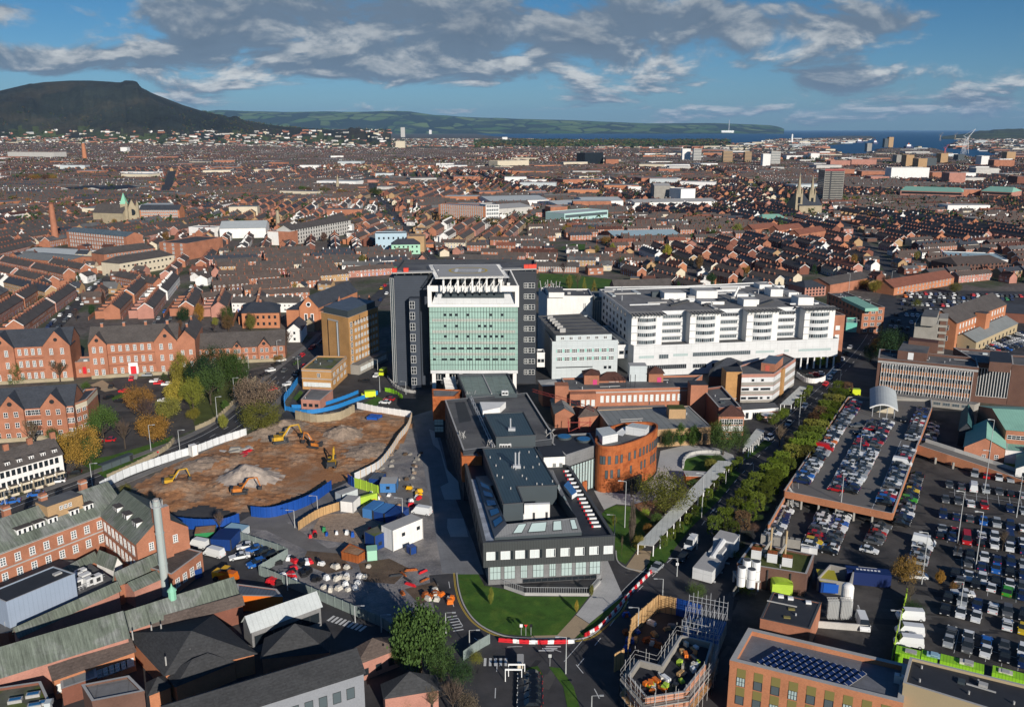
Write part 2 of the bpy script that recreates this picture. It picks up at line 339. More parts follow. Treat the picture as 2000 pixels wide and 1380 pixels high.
def windows(root,a,b,zs,n,wd,h,style='white',m0=.04,m1=.04,skip=None,name='window',styles=None):
 a,b=Vector(a[:2]),Vector(b[:2]);d=(b-a)
 for r,z in enumerate(zs):
  for i in range(n):
   if skip and skip(r,i):continue
   f=m0+(1-m0-m1)*((i+.5)/n)
   st_=rnd.choice(styles)if styles else style
   window(root,a+d*f,d,z,wd,h,st_,name)
def RP(px,z):return[G(x,y,z)for x,y in px]
def sheet(name,px,m,z=.004,kind='structure',label=None,cat=None,world=False):
 b=MB();pts=[Vector(p)for p in px]if world else RP(px,0)
 ar=sum(pts[i].x*pts[(i+1)%len(pts)].y-pts[(i+1)%len(pts)].x*pts[i].y for i in range(len(pts)))
 if ar<0:pts=pts[::-1]
 b.poly([(p.x,p.y,z)for p in pts],m);return tag(b.build(name),label,cat,kind=kind)
def smoothline(pts,n=6):
 out=[]
 for i in range(len(pts)-1):
  p0=pts[max(i-1,0)];p1=pts[i];p2=pts[i+1];p3=pts[min(i+2,len(pts)-1)]
  for k in range(n):
   t=k/n;out.append(.5*((2*p1)+(p2-p0)*t+(2*p0-5*p1+4*p2-p3)*t*t+(3*p1-p0-3*p2+p3)*t**3))
 out.append(pts[-1]);return out
def offset(line,t):
 out=[]
 for i,p in enumerate(line):
  d=(line[min(i+1,len(line)-1)]-line[max(i-1,0)]).normalized();out.append(p+Vector((-d.y,d.x))*t)
 return out
def strip(mb,line,t0,t1,z,m,z1=None):
 A,B=offset(line,t0),offset(line,t1)
 for i in range(len(line)-1):
  q=[(A[i].x,A[i].y,z),(A[i+1].x,A[i+1].y,z),(B[i+1].x,B[i+1].y,z),(B[i].x,B[i].y,z)]
  if t0>t1:q=q[::-1]
  if z1 is None:mb.poly(q,m)
  else:mb.prism([(p[0],p[1])for p in q],z,z1,m)
 return mb
def dashes(mb,line,t,wd,ln,gap,z,m):
 acc=0;seg=[]
 for i in range(len(line)-1):
  a,b=line[i],line[i+1];L=(b-a).length;d=(b-a)/L;s=0
  nrm=Vector((-d.y,d.x));pos=acc
  x=-pos
  while x<L:
   s0,s1=max(x,0),min(x+ln,L)
   if s1>s0:strip(mb,[a+d*s0+nrm*t,a+d*s1+nrm*t],-wd/2,wd/2,z,m)
   x+=ln+gap
  acc=(acc+L)%(ln+gap)
  # ================================================================== SETTING
def big_ground():
 b=MB();L=88000
 b.poly([(-L,-400,0),(L,-400,0),(L,L,0),(-L,L,0)],'ground_city');struct('ground',b)
m=mat('ground_city',(.125,.105,.092),nz=.45,ns=.03,fine=.5,col2=(.06,.075,.035),k2=.53,rough=.95)
big_ground()
def water_mat():
 m=bpy.data.materials.new('water');m.use_nodes=True;nt=m.node_tree;b=nt.nodes['Principled BSDF']
 b.inputs['Base Color'].default_value=(.006,.065,.15,1);b.inputs['Roughness'].default_value=.42;b.inputs['Specular IOR Level'].default_value=.3
 geo=N(nt,'ShaderNodeNewGeometry');bp=N(nt,'ShaderNodeBump');bp.inputs['Strength'].default_value=.5;bp.inputs['Distance'].default_value=2
 nt.links.new(NOI(nt,geo.outputs['Position'],.03,5,.6),bp.inputs['Height']);nt.links.new(bp.outputs[0],b.inputs['Normal']);MATS['water']=m
water_mat()
near=[(905,257.6),(960,266),(1040,272),(1130,274.5),(1210,275),(1290,279),(1370,281),(1440,281),(1492,279),(1500,273),(1560,270.5),(1620,267.5),(1650,265.5),(1700,266),(1712,270),(1690,276),(1655,281),(1622,284),(1605,290),(1650,304),(1700,303),(1722,292),(1800,288),(1850,300),(1905,310),(1960,303),(1920,294),(1850,290),(1870,279),(1880,270),(1905,263),(2010,259.5)]
pw=[G(x,y)for x,y in near]
b=MB();far=[(88000,87000),(-9000,87000)]
b.poly([(p.x,p.y,.6)for p in pw]+[(p[0],p[1],.6)for p in far],'water');struct('sea',b)
sheet('dock_water',[(1900,296),(1960,298),(2040,306),(2040,324),(1985,318),(1930,308)],'water',1.0)
# ---- hills
mat('moor_cloud_shade',(.024,.030,.024),nz=.6,ns=.0022,fine=.4,col2=(.050,.045,.030),k2=.54,rough=.98)  # moorland colour kept extra dark: cloud shade over the mountain is painted in
def hill_fields():
 m=bpy.data.materials.new('fields');m.use_nodes=True;nt=m.node_tree;b=nt.nodes['Principled BSDF'];b.inputs['Roughness'].default_value=.97;b.inputs['Specular IOR Level'].default_value=.1
 geo=N(nt,'ShaderNodeNewGeometry');sp=N(nt,'ShaderNodeSeparateXYZ');nt.links.new(geo.outputs['Position'],sp.inputs[0])
 v=COMB(nt,MA(nt,'MULTIPLY',sp.outputs[0],1/620.),MA(nt,'MULTIPLY',sp.outputs[1],1/1500.),MA(nt,'MULTIPLY',sp.outputs[2],1/190.))
 vo=N(nt,'ShaderNodeTexVoronoi');vo.inputs['Scale'].default_value=1;nt.links.new(v,vo.inputs['Vector'])
 ve=N(nt,'ShaderNodeTexVoronoi',feature='DISTANCE_TO_EDGE');ve.inputs['Scale'].default_value=1;nt.links.new(v,ve.inputs['Vector'])
 s=N(nt,'ShaderNodeSeparateColor');nt.links.new(vo.outputs['Color'],s.inputs[0])
 c=MIX(nt,s.outputs[0],(.07,.15,.03),(.19,.25,.07));c=MIX(nt,RAMP(nt,s.outputs[1],.7,.74),c,(.03,.045,.02))
 c=MIX(nt,RAMP(nt,ve.outputs['Distance'],.07,.03),c,(.018,.03,.014))
 n=NOI(nt,geo.outputs['Position'],.0004,6,.6);c=MIX(nt,RAMP(nt,n,.50,.62),c,(.03,.045,.028))
 nt.links.new(c,b.inputs['Base Color']);MATS['fields']=m
hill_fields()
def interp(tab,x):
 if x<=tab[0][0]:return tab[0][1]
 for(a,p),(b_,q)in zip(tab,tab[1:]):
  if x<=b_:return p+(q-p)*(x-a)/(b_-a)
 return tab[-1][1]
SIL=[(-900,200),(-300,190),(0,181),(60,167),(100,161),(150,158),(190,158),(232,160.5),(250,163),(256,159.5),(280,161.5),(286,171),(305,182),(340,196),(365,206),(400,217),(450,230),(500,240),(560,248),(640,253.5),(760,254)]
def sm(t):t=max(0,min(1,t));return t*t*(3-2*t)
def foot(px,r):
 k=sm((700-px)/420)
 return 62*k*sm((r-3500)/2600)
def mount(px,r):
 D=7000;top=CZ-D*math.tan(TH+math.atan((interp(SIL,px)-690)/FP))
 f=foot(px,r);r0=5000+250*math.sin(px*.013)+320*mnoise.noise((px*.008,3.1,0));t=(r-r0)/(D-r0)
 if t<=0:return f
 g=sm(t)**1.15 if t<1 else 1-.1*sm((t-1)*.8)
 bump=1+.0*t
 h=f+(top-f)*g
 if.05<t<.93:h+=48*mnoise.fractal((px*.012,r*.0011,1.0),1.0,2.1,5)*math.sin(math.pi*t)+26*mnoise.fractal((px*.05,r*.004,7.0),1.0,2.1,4)*math.sin(math.pi*t)
 return h
def XR(px,r):return(px-1000)/FP*(r*ct+CZ*st)
def hill():
 b=MB();cols=[-900+i*14 for i in range(64)]+[i*4 for i in range(192)];rs=[3300+110*i for i in range(52)]
 P=[[(XR(px,r),r,mount(px,r)-(3 if r<3500 else 0))for px in cols]for r in rs]
 for i in range(len(rs)-1):
  for j in range(len(cols)-1):
   zz=P[i][j][2]+P[i+1][j+1][2]
   if zz<.4 and rs[i]>3500:continue
   b.poly([P[i][j],P[i][j+1],P[i+1][j+1],P[i+1][j]],'moor_cloud_shade' if mount(cols[j],rs[i])>foot(cols[j],rs[i])+26+60*mnoise.noise((cols[j]*.02,rs[i]*.002,0))else 'foothill')
 o=b.build('mountain',smooth=True);tag(o,kind='structure')
mat('foothill',(.075,.10,.035),nz=.6,ns=.003,fine=.5,col2=(.04,.045,.03),k2=.5,rough=.98)
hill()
SIL2=[(330,251),(400,218),(430,215),(480,217),(560,219),(640,218),(700,219),(740,218),(775,217),(800,217.5),(822,221),(850,225),(900,228),(960,231),(1040,233),(1120,235),(1180,238),(1260,241),(1330,241),(1400,240.5),(1460,243),(1505,245),(1522,248),(1532,252.6)]
def far_hills():
 b=MB();D=30000;cols=[320+i*7 for i in range(174)]
 rows=[]
 for k in range(15):
  t=k/14;r=21500+(D-21500)*t
  row=[]
  for px in cols:
   top=CZ-D*math.tan(TH+math.atan((interp(SIL2,px)-690)/FP));n=mnoise.fractal((px*.018,r*.0003,4.0),1.0,2.1,5)
   row.append((XR(px,r),r,max(1,top*(sm(t)**1.0)+60*n*math.sin(math.pi*t))if t<1 else top))
  rows.append(row)
 for i in range(14):
  for j in range(len(cols)-1):b.poly([rows[i][j],rows[i][j+1],rows[i+1][j+1],rows[i+1][j]],'fields')
 tag(b.build('far_hills',smooth=True),kind='structure')
far_hills()
b=MB();cols=[1840+i*9 for i in range(40)]
rows=[[(XR(px,r),r,2+(t*105*sm((px-1830)/130)*(1+.25*mnoise.noise((px*.05,t*3,0)))))for px in cols]for r,t in((9500,0),(10500,.3),(11500,.65),(12500,.9),(13500,1))]
for i in range(4):
 for j in range(39):b.poly([rows[i][j],rows[i][j+1],rows[i+1][j+1],rows[i+1][j]],'foothill')
tag(b.build('headland',smooth=True),kind='structure')
mat('tar',(.028,.028,.03),nz=.2);mat('tar_pale',(.085,.08,.075),nz=.25);mat('mud',(.13,.09,.06),nz=.4,ns=.3,fine=.3,bump=.4)
# ---- campus grounds
sheet('campus_yard',[(420,1420),(-80,1420),(-80,1080),(160,1010),(300,940),(480,870),(560,800),(600,720),(760,690),(1100,690),(1700,640),(1760,700),(1720,790),(1500,1040),(1460,1200),(1440,1420)],'asphalt',.010)
sheet('car_park',[(1430,1200),(1530,960),(1655,776),(1830,776),(2080,830),(2120,1400),(1420,1400)],'asphalt_brown',.014)
sheet('tree_verge',[(352,738),(420,735),(480,745),(470,775),(430,808),(382,838),(372,800)],'grass_dull',.03)
sheet('tree_verge',[(150,900),(205,932),(262,908),(322,876),(338,850),(290,868),(215,890)],'grass',.03)
sheet('round_lawn',[(218,775),(238,768),(262,772),(260,782),(238,786),(220,782)],'grass',.03)
sheet('tree_verge',[(85,850),(130,845),(165,870),(140,890),(90,880)],'grass',.03)
sheet('school_drive',[(175,752),(200,742),(230,760),(205,765)],'paving_tan',.032)
sheet('north_car_park',[(1740,640),(1728,590),(1800,566),(2040,570),(2080,720),(1880,720),(1800,690)],'asphalt',.014)
sheet('convent_yard',[(150,845),(165,800),(160,748),(355,735),(420,735),(540,715),(520,760),(440,800),(380,838),(200,912)],'asphalt_brown',.014)
def road(name,px,wd,marks=True,edge=None,z=.022,m='asphalt',pave=None):
 ln=smoothline(RP(px,0));b=MB();strip(b,ln,-wd/2,wd/2,z,m);struct(name,b)
 if marks:
  b=MB();dashes(b,ln,0,.16,3,5,z+.008,'line_white')
  for e in(edge or()):strip(b,ln,e-.09,e+.09,z+.008,'line_white')
  struct('road_marking',b)
 if pave:
  for s in(-1,1):
   b=MB();a_,c_=sorted((s*wd/2,s*(wd/2+pave)));strip(b,ln,a_,c_,0,'pavement',.14);struct('pavement',b)
 return ln
falls=road('road',[(-60,1035),(60,988),(190,940),(290,901),(400,858),(462,822),(505,785),(545,745),(590,706),(628,676),(652,650)],12,True,(-3.4,3.4),pave=2.6)
inner=road('hospital_road',[(1128,1300),(1175,1243),(1235,1165),(1290,1110),(1345,1058),(1400,985),(1440,935),(1482,890),(1532,840),(1582,790),(1622,752),(1655,720),(1690,680),(1712,645)],8.5,True)
road('approach_road',[(1195,1420),(1165,1352),(1140,1315),(1095,1272),(1020,1262),(960,1262),(915,1235),(888,1190),(874,1120)],8.5,True,z=.024)
road('access_road',[(1250,1420),(1208,1360),(1192,1300),(1200,1240),(1240,1180)],7.5,False,z=.026)
road('exit_road',[(965,1420),(968,1340),(972,1285)],7,True,z=.027)
road('north_street',[(1712,645),(1722,610),(1735,580),(1745,540),(1720,505),(1690,480),(1655,440)],9,False,z=.03)
road('main_street',[(858,520),(835,500),(800,455),(760,410),(735,380),(722,350)],12,True)
road('side_street',[(232,760),(262,700),(300,650),(350,592),(385,560)],8,False)
road('back_street',[(60,690),(95,650),(130,615),(190,560),(230,530)],8,False)
def grass(name,px,m='grass',z=.05):sheet(name,px,m,z,kind='structure')
def kerbline(px,closed=False,m='kerb',yellow=False):
 ln=smoothline(RP(px,0));b=MB();strip(b,ln,-.15,.15,0,m,.13);struct('kerb',b)
 if yellow:
  b=MB();strip(b,ln,yellow-.07,yellow+.07,.036,'line_yellow');strip(b,ln,yellow*1.5-.07,yellow*1.5+.07,.036,'line_yellow');struct('yellow_line',b)
L1=[(893,1121),(934,1121),(946,1143),(985,1150),(1025,1164),(1150,1165),(1124,1198),(1092,1239),(1075,1243),(1030,1242),(985,1238),(945,1224),(915,1196),(900,1160)]
grass('front_lawn',L1)
kerbline([(892,1118),(896,1150),(908,1185),(935,1218),(980,1240),(1030,1246),(1092,1246)],yellow=-.5)
sheet('footpath',[(1172,1085),(1185,1090),(1213,1155),(1216,1164),(1182,1192),(1151,1217),(1125,1200),(1153,1165),(1176,1130)],'paving',.055)
sheet('footpath',[(1151,1218),(1120,1248),(1100,1252),(1030,1250),(1040,1241),(1088,1240),(1124,1201)],'paving_tan',.056)
grass('verge',[(1216,1160),(1206,1190),(1178,1218),(1150,1240),(1124,1246),(1152,1217),(1185,1190),(1205,1168)])
kerbline([(1092,1247),(1125,1248),(1155,1240),(1185,1215),(1212,1188),(1222,1160)],yellow=-.5)
grass('garden_lawn',[(1175,1003),(1186,992),(1204,986),(1235,989),(1262,1008),(1275,1025),(1252,1052),(1240,1078),(1222,1102),(1205,1092),(1200,1060),(1186,1025)])
kerbline([(1203,1075),(1206,1095),(1222,1108),(1250,1115),(1275,1120)])
sheet('footpath',[(1222,1108),(1246,1074),(1272,1076),(1268,1098),(1250,1118)],'paving_tan',.056)
grass('walkway_verge',[(1272,1080),(1290,1062),(1340,1012),(1400,955),(1432,915),(1446,925),(1405,975),(1350,1030),(1318,1070),(1300,1098),(1262,1112)])
sheet('plaza',[(1160,958),(1240,966),(1282,925),(1290,880),(1345,868),(1400,875),(1432,888),(1436,900),(1400,930),(1340,975),(1280,1020),(1250,988),(1204,984),(1180,995)],'paving',.052)
grass('round_lawn',[(1332,912),(1340,896),(1368,888),(1408,890),(1418,898),(1398,912),(1372,930),(1340,940)],z=.062)
grass('garden_bed',[(1236,985),(1262,978),(1330,972),(1300,1000),(1280,1020),(1262,1008)],'dirt',.064)
grass('walkway_verge',[(1452,888),(1470,872),(1496,858),(1508,866),(1480,884),(1458,898)])
sheet('bus_bay',[(1480,745),(1560,712),(1640,700),(1660,720),(1625,745),(1590,755),(1560,752)],'asphalt_brown',.018)
# ---- construction ground
sheet('gravel_yard',[(440,1060),(492,1005),(560,985),(650,955),(690,935),(775,880),(806,812),(832,815),(842,880),(868,1000),(893,1118),(872,1122),(868,1190),(800,1230),(740,1215),(640,1165),(560,1130),(500,1085)],'gravel',.020)
sheet('site_track',[(486,1008),(560,1000),(660,952),(780,935),(860,985),(868,1002),(760,965),(700,960),(600,1010),(560,1020),(640,1070),(700,1060),(660,1090),(600,1075),(520,1035),(450,1030)],'pavement',.026)
sheet('service_strip',[(806,812),(845,800),(864,870),(884,960),(925,1060),(945,1121),(893,1121),(864,1118),(845,1010),(825,900)],'paving_grey',.030)
for q in([(838,838),(850,842),(858,868),(872,915),(895,940),(900,975),(868,975),(860,950),(876,942),(860,880),(846,868)],[(874,1012),(905,1012),(915,1048),(880,1048),(873,1030)]):sheet('concrete_apron',q,'paving',.036)
SITE=[(262,950),(340,905),(420,872),(482,848),(545,826),(640,806),(720,800),(796,812),(806,830),(782,872),(742,905),(690,932),(648,945),(560,975),(495,1000),(462,1002),(400,985),(330,1003),(285,985)]
def site():
 poly=RP(SITE,0);xs=[p.x for p in poly];ys=[p.y for p in poly];b=MB();st_=1.1
 mounds=[(485,938,9,4.2,3),(668,852,7,3.2,1),(715,885,8,2.0,1),(590,860,14,1.2,0),(430,905,10,1.6,0),(520,850,8,2.0,1),(560,835,7,2.2,2),(345,955,8,1.8,0),(600,930,14,-1.0,0),(740,830,9,1.0,0),(380,915,6,.8,2)]
 mo=[(G(x,y),r,h,k)for x,y,r,h,k in mounds]
 def hz(x,y):
  e=min(((poly[i]-Vector((x,y))).length for i in range(len(poly))));d=99
  for i in range(len(poly)):
   a,c=poly[i-1],poly[i];ab=c-a;t=max(0,min(1,(Vector((x,y))-a).dot(ab)/ab.length_squared));d=min(d,(Vector((x,y))-a-ab*t).length)
  z=.3+.5*mnoise.fractal((x*.09,y*.09,0),1,2,5)+.34*mnoise.fractal((x*.6,y*.6,0),1,2,3)
  for c,r,h,k in mo:
   q=(Vector((x,y))-c).length/r
   if q<1.6:z+=h*math.exp(-q*q*2.2)*(1+.25*mnoise.noise((x*.4,y*.4,2)))
  return.04+max(z,0)*min(1,d/2.5)
 x0,y0=min(xs),min(ys);nx,ny=int((max(xs)-x0)/st_)+1,int((max(ys)-y0)/st_)+1
 H={}
 for i in range(nx):
  for j in range(ny):
   c=[(x0+(i+a)*st_,y0+(j+q)*st_)for a,q in((0,0),(1,0),(1,1),(0,1))]
   if not inside((c[0][0]+st_/2,c[0][1]+st_/2),poly):continue
   pts=[]
   for u,v_ in c:
    kk=(round(u,2),round(v_,2))
    if kk not in H:H[kk]=hz(u,v_)
    pts.append((u,v_,H[kk]))
   mm='dirt'
   for cc,r,h,k in mo:
    q=(Vector(c[0])-cc).length/r+.35*mnoise.noise((c[0][0]*.35,c[0][1]*.35,5))
    if k in(1,2)and q<.95:mm='rubble'
    if k==3 and q<1.0:mm='rubble_pale'
   b.poly(pts,mm)
 tag(b.build('excavation',smooth=True),kind='structure')
site()
pr_=random.Random(8)
for nm_,px_ in(('mud_patch',[(700,1100),(760,1090),(800,1110),(770,1140),(710,1135)]),('mud_patch',[(600,1075),(660,1080),(690,1110),(640,1120),(590,1100)]),('mud_patch',[(790,1150),(850,1135),(862,1160),(820,1180)])):sheet(nm_,px_,'mud',.03)
b=MB()
for i in range(90):
 c=G(pr_.uniform(880,1560),pr_.uniform(860,1390));d=Vector((pr_.uniform(-.4,.4)+.45,1));b.rect(c,d,pr_.uniform(1.5,9),pr_.uniform(.5,2.2),.0115,.0125+i*.00002,pr_.choice(['tar','tar_pale']))
for i in range(70):c=G(pr_.uniform(1620,1990),pr_.uniform(900,1330));b.rect(c,(1,pr_.uniform(-.3,.1)),pr_.uniform(2,12),pr_.uniform(.5,2.5),.0155,.0165+i*.00002,pr_.choice(['tar','tar_pale']))
struct('tarmac_patch',b)
b=MB();ln=RP([(600,1050),(628,1005),(700,1000),(760,1035),(745,1068),(690,1062)],0);b.poly([(p.x,p.y,.04)for p in ln][::-1],'rubble');tag(b.build('rubble_patch'),kind='structure')
b=MB();dashes(b,inner,2.9,.12,300,1,.03,'line_white');struct('road_marking',b)
def stripes(px0,px1,n,ln,wd=.5,m='line_white',z=.04,dirv=None):
 a,c=G(*px0),G(*px1);d=(c-a);nrm=Vector((-d.y,d.x)).normalized()if dirv is None else Vector(dirv).normalized();b=MB()
 for i in range(n):
  p=a+d*(i/max(n-1,1));b.rect(p+nrm*ln/2,nrm,ln,wd,z,z+.004,m)
 struct('crossing_marking',b)
stripes((947,1300),(988,1300),5,2.6);stripes((640,1212),(702,1232),9,2.2,.6);stripes((1052,1270),(1066,1262),3,3,.4,dirv=(1,0));stripes((873,1205),(885,1232),6,2.2,.3)
stripes((1392,998),(1420,1004),5,2.2,.4);stripes((395,880),(430,865),5,2.5,.3)
# ================================================================== HOSPITAL BUILDINGS
def face_px(x0,x1,Y,z=0):return Vector((XP(x0,Y,z),Y)),Vector((XP(x1,Y,z),Y))
def quadwin(root,nm,a,b,f0,f1,z0,z1,m,off=.06,frame=None,nf=0,ft=.12):
 """a single pane or strip set on wall a-b between the fractions f0, f1"""
 a,b=Vector(a[:2]),Vector(b[:2]);d=b-a;dn=d.normalized();n=Vector((dn.y,-dn.x));p,q=a+d*f0+n*off,a+d*f1+n*off
 mb=MB();mb.poly([(p.x,p.y,z0),(q.x,q.y,z0),(q.x,q.y,z1),(p.x,p.y,z1)],m)
 if frame:
  L=(q-p).length
  for i in range(nf+1):
   c=p+(q-p)*(i/nf);mb.rect(c,dn,ft,off*2+.06,z0,z1,frame)
  for z in(z0,z1-ft):mb.rect((p+q)/2,dn,L,off*2+.05,z,z+ft,frame)
 return mb.build(nm,root)
def simple(name,label,cat,pts,z0,z1,wall,roof='roof_flat',ph=.6,cop='coping',group=None):
 c=sum((Vector((p[0],p[1]))for p in pts),Vector((0,0)))/len(pts)
 r=thing(name,label,cat,(c.x,c.y,z0),group)
 mb=MB();mb.prism(pts,z0,z1,wall);mb.build('wall',r)
 mb=MB();flat_roof(mb,pts,z1,ph,roof,wall,cop);rf=mb.build('roof',r);P=[Vector((p[0],p[1]))for p in pts];d=(P[1]-P[0]).normalized();ar=abs((P[1]-P[0]).cross(P[-1]-P[0]))
 if len(P)==4 and c.y<700:
  for i in range(min(9,int(ar/55))):
   p=P[0]+(P[1]-P[0])*rnd.uniform(.08,.92)+(P[3]-P[0])*rnd.uniform(.12,.88);mb=MB();k=rnd.random()
   if k<.4:mb.tube((p.x,p.y,z1),(p.x,p.y,z1+rnd.uniform(.5,1.1)),.18,'steel',6);mb.build('roof_vent',rf)
   elif k<.75:mb.rect(p,d,rnd.uniform(.8,2.2),rnd.uniform(.8,1.4),z1,z1+rnd.uniform(.4,1.2),rnd.choice(['coping','panel_grey','clad_slate']));mb.build('roof_unit',rf)
   else:mb.rect(p,d,rnd.uniform(3,8),.22,z1+.3,z1+.5,'coping',bot=True);mb.build('roof_duct',rf)
 return r
 # ---------------- central tower
def tower():
 Y0=340.0;r=thing('hospital_tower','tall black hospital tower with green glass front and rooftop helipad','tower',(XP(900,Y0),Y0,0))
 zt=ZY(534,Y0);a,b=face_px(773,1047,Y0,20);YB=372
 q=[(a.x,Y0),(b.x,Y0),(b.x,YB),(a.x,YB)]
 mb=MB();mb.prism(q,0,zt,'slab_black');mb.build('wall',r)
 mb=MB();flat_roof(mb,q,zt,.9,'roof_flat','slab_black','coping_dark');mb.build('roof',r)
 x0,x1=XP(774,Y0-2,20),XP(838,Y0-2,20);mb=MB();mb.prism([(x0,Y0-3),(x1,Y0-3),(x1,Y0-.01),(x0,Y0-.01)],0,zt-.4,'slab_blue');mb.build('stair_slab',r)
 gx=XP(764.5,Y0-2,20);mb=MB();mb.prism([(gx,Y0-1.2),(x0-.05,Y0-2.6),(x0-.05,Y0+20),(gx,Y0+20)],0,zt-.9,'slab_black');mb.build('side_wall',r)
 o=quadwin(r,'glazed_strip',(gx,Y0-1.2),(x0-.05,Y0-2.6),.08,.92,1,zt-1.5,'glass_grey',.05,'frame_white',2)
 z2=ZY(583,Y0-8);x2,x3=XP(802,Y0-8,15),XP(821,Y0-8,15);mb=MB();mb.prism([(x2,Y0-8),(x3,Y0-8),(x3,Y0-3.02),(x2,Y0-3.02)],0,z2,'slab_blue');mb.build('stair_slab',r)
 for i in range(8):
  z=ZY(751-i*21.2,Y0-8);window(r,(x2+1.1,Y0-8.02),(1,0),z,2.0,2.9,'white')
 YF=329.0;g0,g1=XP(839.5,YF,21),XP(1011.5,YF,21);zb,zg0,zg1,zf=ZY(729,YF),ZY(722.5,YF),ZY(599,YF),ZY(557.5,YF)
 Q=[(g0,YF),(g1,YF),(g1,Y0-.02),(g0,Y0-.02)]
 mb=MB();mb.prism(Q,zb,zg0,'panel_white',bot=True);mb.build('plinth_band',r)
 mb=MB();mb.prism([(g0+.15,YF+.25),(g1-.15,YF+.25),(g1-.15,Y0-.03),(g0+.15,Y0-.03)],zg0,zg1,'slab_black');mb.build('glass_box_core',r)
 mb=MB();n=31;rows=5;hh=(zg1-zg0)
 mb.poly([(g0,YF,zg0),(g1,YF,zg0),(g1,YF,zg1),(g0,YF,zg1)],'glass_green')
 for i in range(0,n+1):x=g0+(g1-g0)*i/n;mb.box(x-.05,x+.05,YF-.09,YF-.01,zg0,zg1,'dark_steel')
 for i in range(0,13):z=zg0+hh*i/12;mb.box(g0,g1,YF-.07,YF-.01,z-.04,z+.04,'dark_steel')
 for x in(g0,g1):mb.poly([(x,YF,zg0),(x,Y0,zg0),(x,Y0,zg1),(x,YF,zg1)],'glass_green')
 mb.build('curtain_wall',r)
 mb=MB()
 for k in range(4):z=zg0+hh*(.235+.178*k);mb.box(g0+1,g1-1,YF-.045,YF-.01,z,z+1.1,'band_rose')
 mb.build('spandrel_band',r)
 cw=(g1-g0)/n
 for row,cols in((10.55,(5,7,9,13,21,25)),(8.4,(5,9,17,19,21)),(6.4,(5,9,13,17,19,21,23,25))):
  for c in cols:window(r,(g0+cw*(c+.5),YF-.1),(1,0),zg0+hh*row/12.3,cw*.9,.95,'dark','opening_window')
 for row in(4.1,1.95):
  for c in(1,4,5,7,8,10,11,13,14,16,17,19,20,22,23,25,26,28,29):window(r,(g0+cw*(c+.5),YF-.1),(1,0),zg0+hh*row/12.3,cw*.95,.8,'dark','opening_window')
 mb=MB();zf1=ZY(569,YF);mb.box(g0-.4,g1+.4,YF-.5,YF+.4,zf1,zf,'render_white');mb.box(g0-.4,g0+1.1,YF-.5,YF+.4,zg1,zf1,'render_white');mb.box(g1-1.1,g1+.4,YF-.5,YF+.4,zg1,zf1,'render_white')
 mb.box(g0+1.1,g1-1.1,YF-.5,YF+.4,zg1,zg1+1.2,'render_white')
 zp=zf-1.6;mb.poly([(g0+1.1,YF+.3,zg1+1.2),(g1-1.1,YF+.3,zg1+1.2),(g1-3,YF+6,zp),(g0+3,YF+6,zp)],'panel_white');mb.box(g0,g1,YF+.4,Y0-.05,zg1,zg1+1.2,'slab_black')
 mb.build('crown_frame',r)
 mb=MB();t=.35;mb.poly([(g0+4.7,YF+1.9,zg1+1.2+(zp-zg1-1.2)*.32),(g1-5.2,YF+1.9,zg1+1.2+(zp-zg1-1.2)*.32),(g1-5.4,YF+3.7,zg1+1.2+(zp-zg1-1.2)*.62),(g0+4.9,YF+3.7,zg1+1.2+(zp-zg1-1.2)*.62)],'clad_slate');mb.build('louvre',r).location.z+=.12
 for x,s in((g0,1),(g1,-1)):
  mb=MB();mb.tube((x,YF,zf-.2),(x+s*3,Y0-1,zt+1.5),.28,'render_white',6);mb.tube((x,YF,zf-.2),(x+s*6,YF+6,zp),.22,'render_white',6);mb.build('brace',r)
 for i in range(7):x=g0+1.2+(g1-g0-2.4)*i/6;mb=MB();mb.box(x-.7,x+.7,YF+.6,YF+2,0,zb-.01,'render_white');mb.build('column',r)
 for i in range(5):
  f=.04+.2*i;quadwin(r,'entrance_window',(g0,YF+4),(g1,YF+4),f,f+.13,3.5,zb-1.2,'glass_dark',.03,'frame_white',4)
 for i in range(9):
  z=ZY(729-i*21.1,Y0)-.4
  xw=XP(1038,Y0,z);window(r,(xw,Y0-.02),(1,0),z,2.7,2.0,'white');xw=XP(1027,Y0,z);window(r,(xw,Y0-.02),(1,0),z,1.5,2.0,'white')
 z=zt+1.4;A=RP([(858,541),(985,539),(969,516.5),(846,517.5)],z)
 mb=MB();mb.prism(A,z-.5,z,'concrete_light','coping',True);mb.build('helipad_deck',r)
 c=sum(A,Vector((0,0)))/4;mb=MB();nn=28
 for i in range(nn):
  a0,a1=2*math.pi*i/nn,2*math.pi*(i+1)/nn;f=lambda a_,rr:(c.x+math.cos(a_)*rr,c.y+math.sin(a_)*rr,z+.03)
  mb.poly([f(a0,6.8),f(a1,6.8),f(a1,7.7),f(a0,7.7)][::-1],'line_yellow')
 mb.build('landing_circle',r)
 mb=MB();mb.box(c.x-5.2,c.x+5.2,c.y-.6,c.y+.6,z+.04,z+.045,'white');mb.box(c.x-5.2,c.x-4,c.y-4,c.y+4,z+.05,z+.055,'white');mb.box(c.x+4,c.x+5.2,c.y-4,c.y+4,z+.05,z+.055,'white');mb.build('landing_letter',r)
 B=inset(A,-1.6);mb=MB()
 for i in range(4):
  a_,b_=B[i],B[(i+1)%4];n_=int((b_-a_).length/1.5);mb.tube((a_.x,a_.y,z-.3),(b_.x,b_.y,z-.3),.12,'white',5)
  ai,bi=A[i],A[(i+1)%4]
  for k in range(n_):p=a_+(b_-a_)*k/n_;p2=ai+(bi-ai)*k/n_;mb.tube((p.x,p.y,z-.3),(p2.x,p2.y,z-.2),.09,'white',4)
 mb.build('safety_net',r)
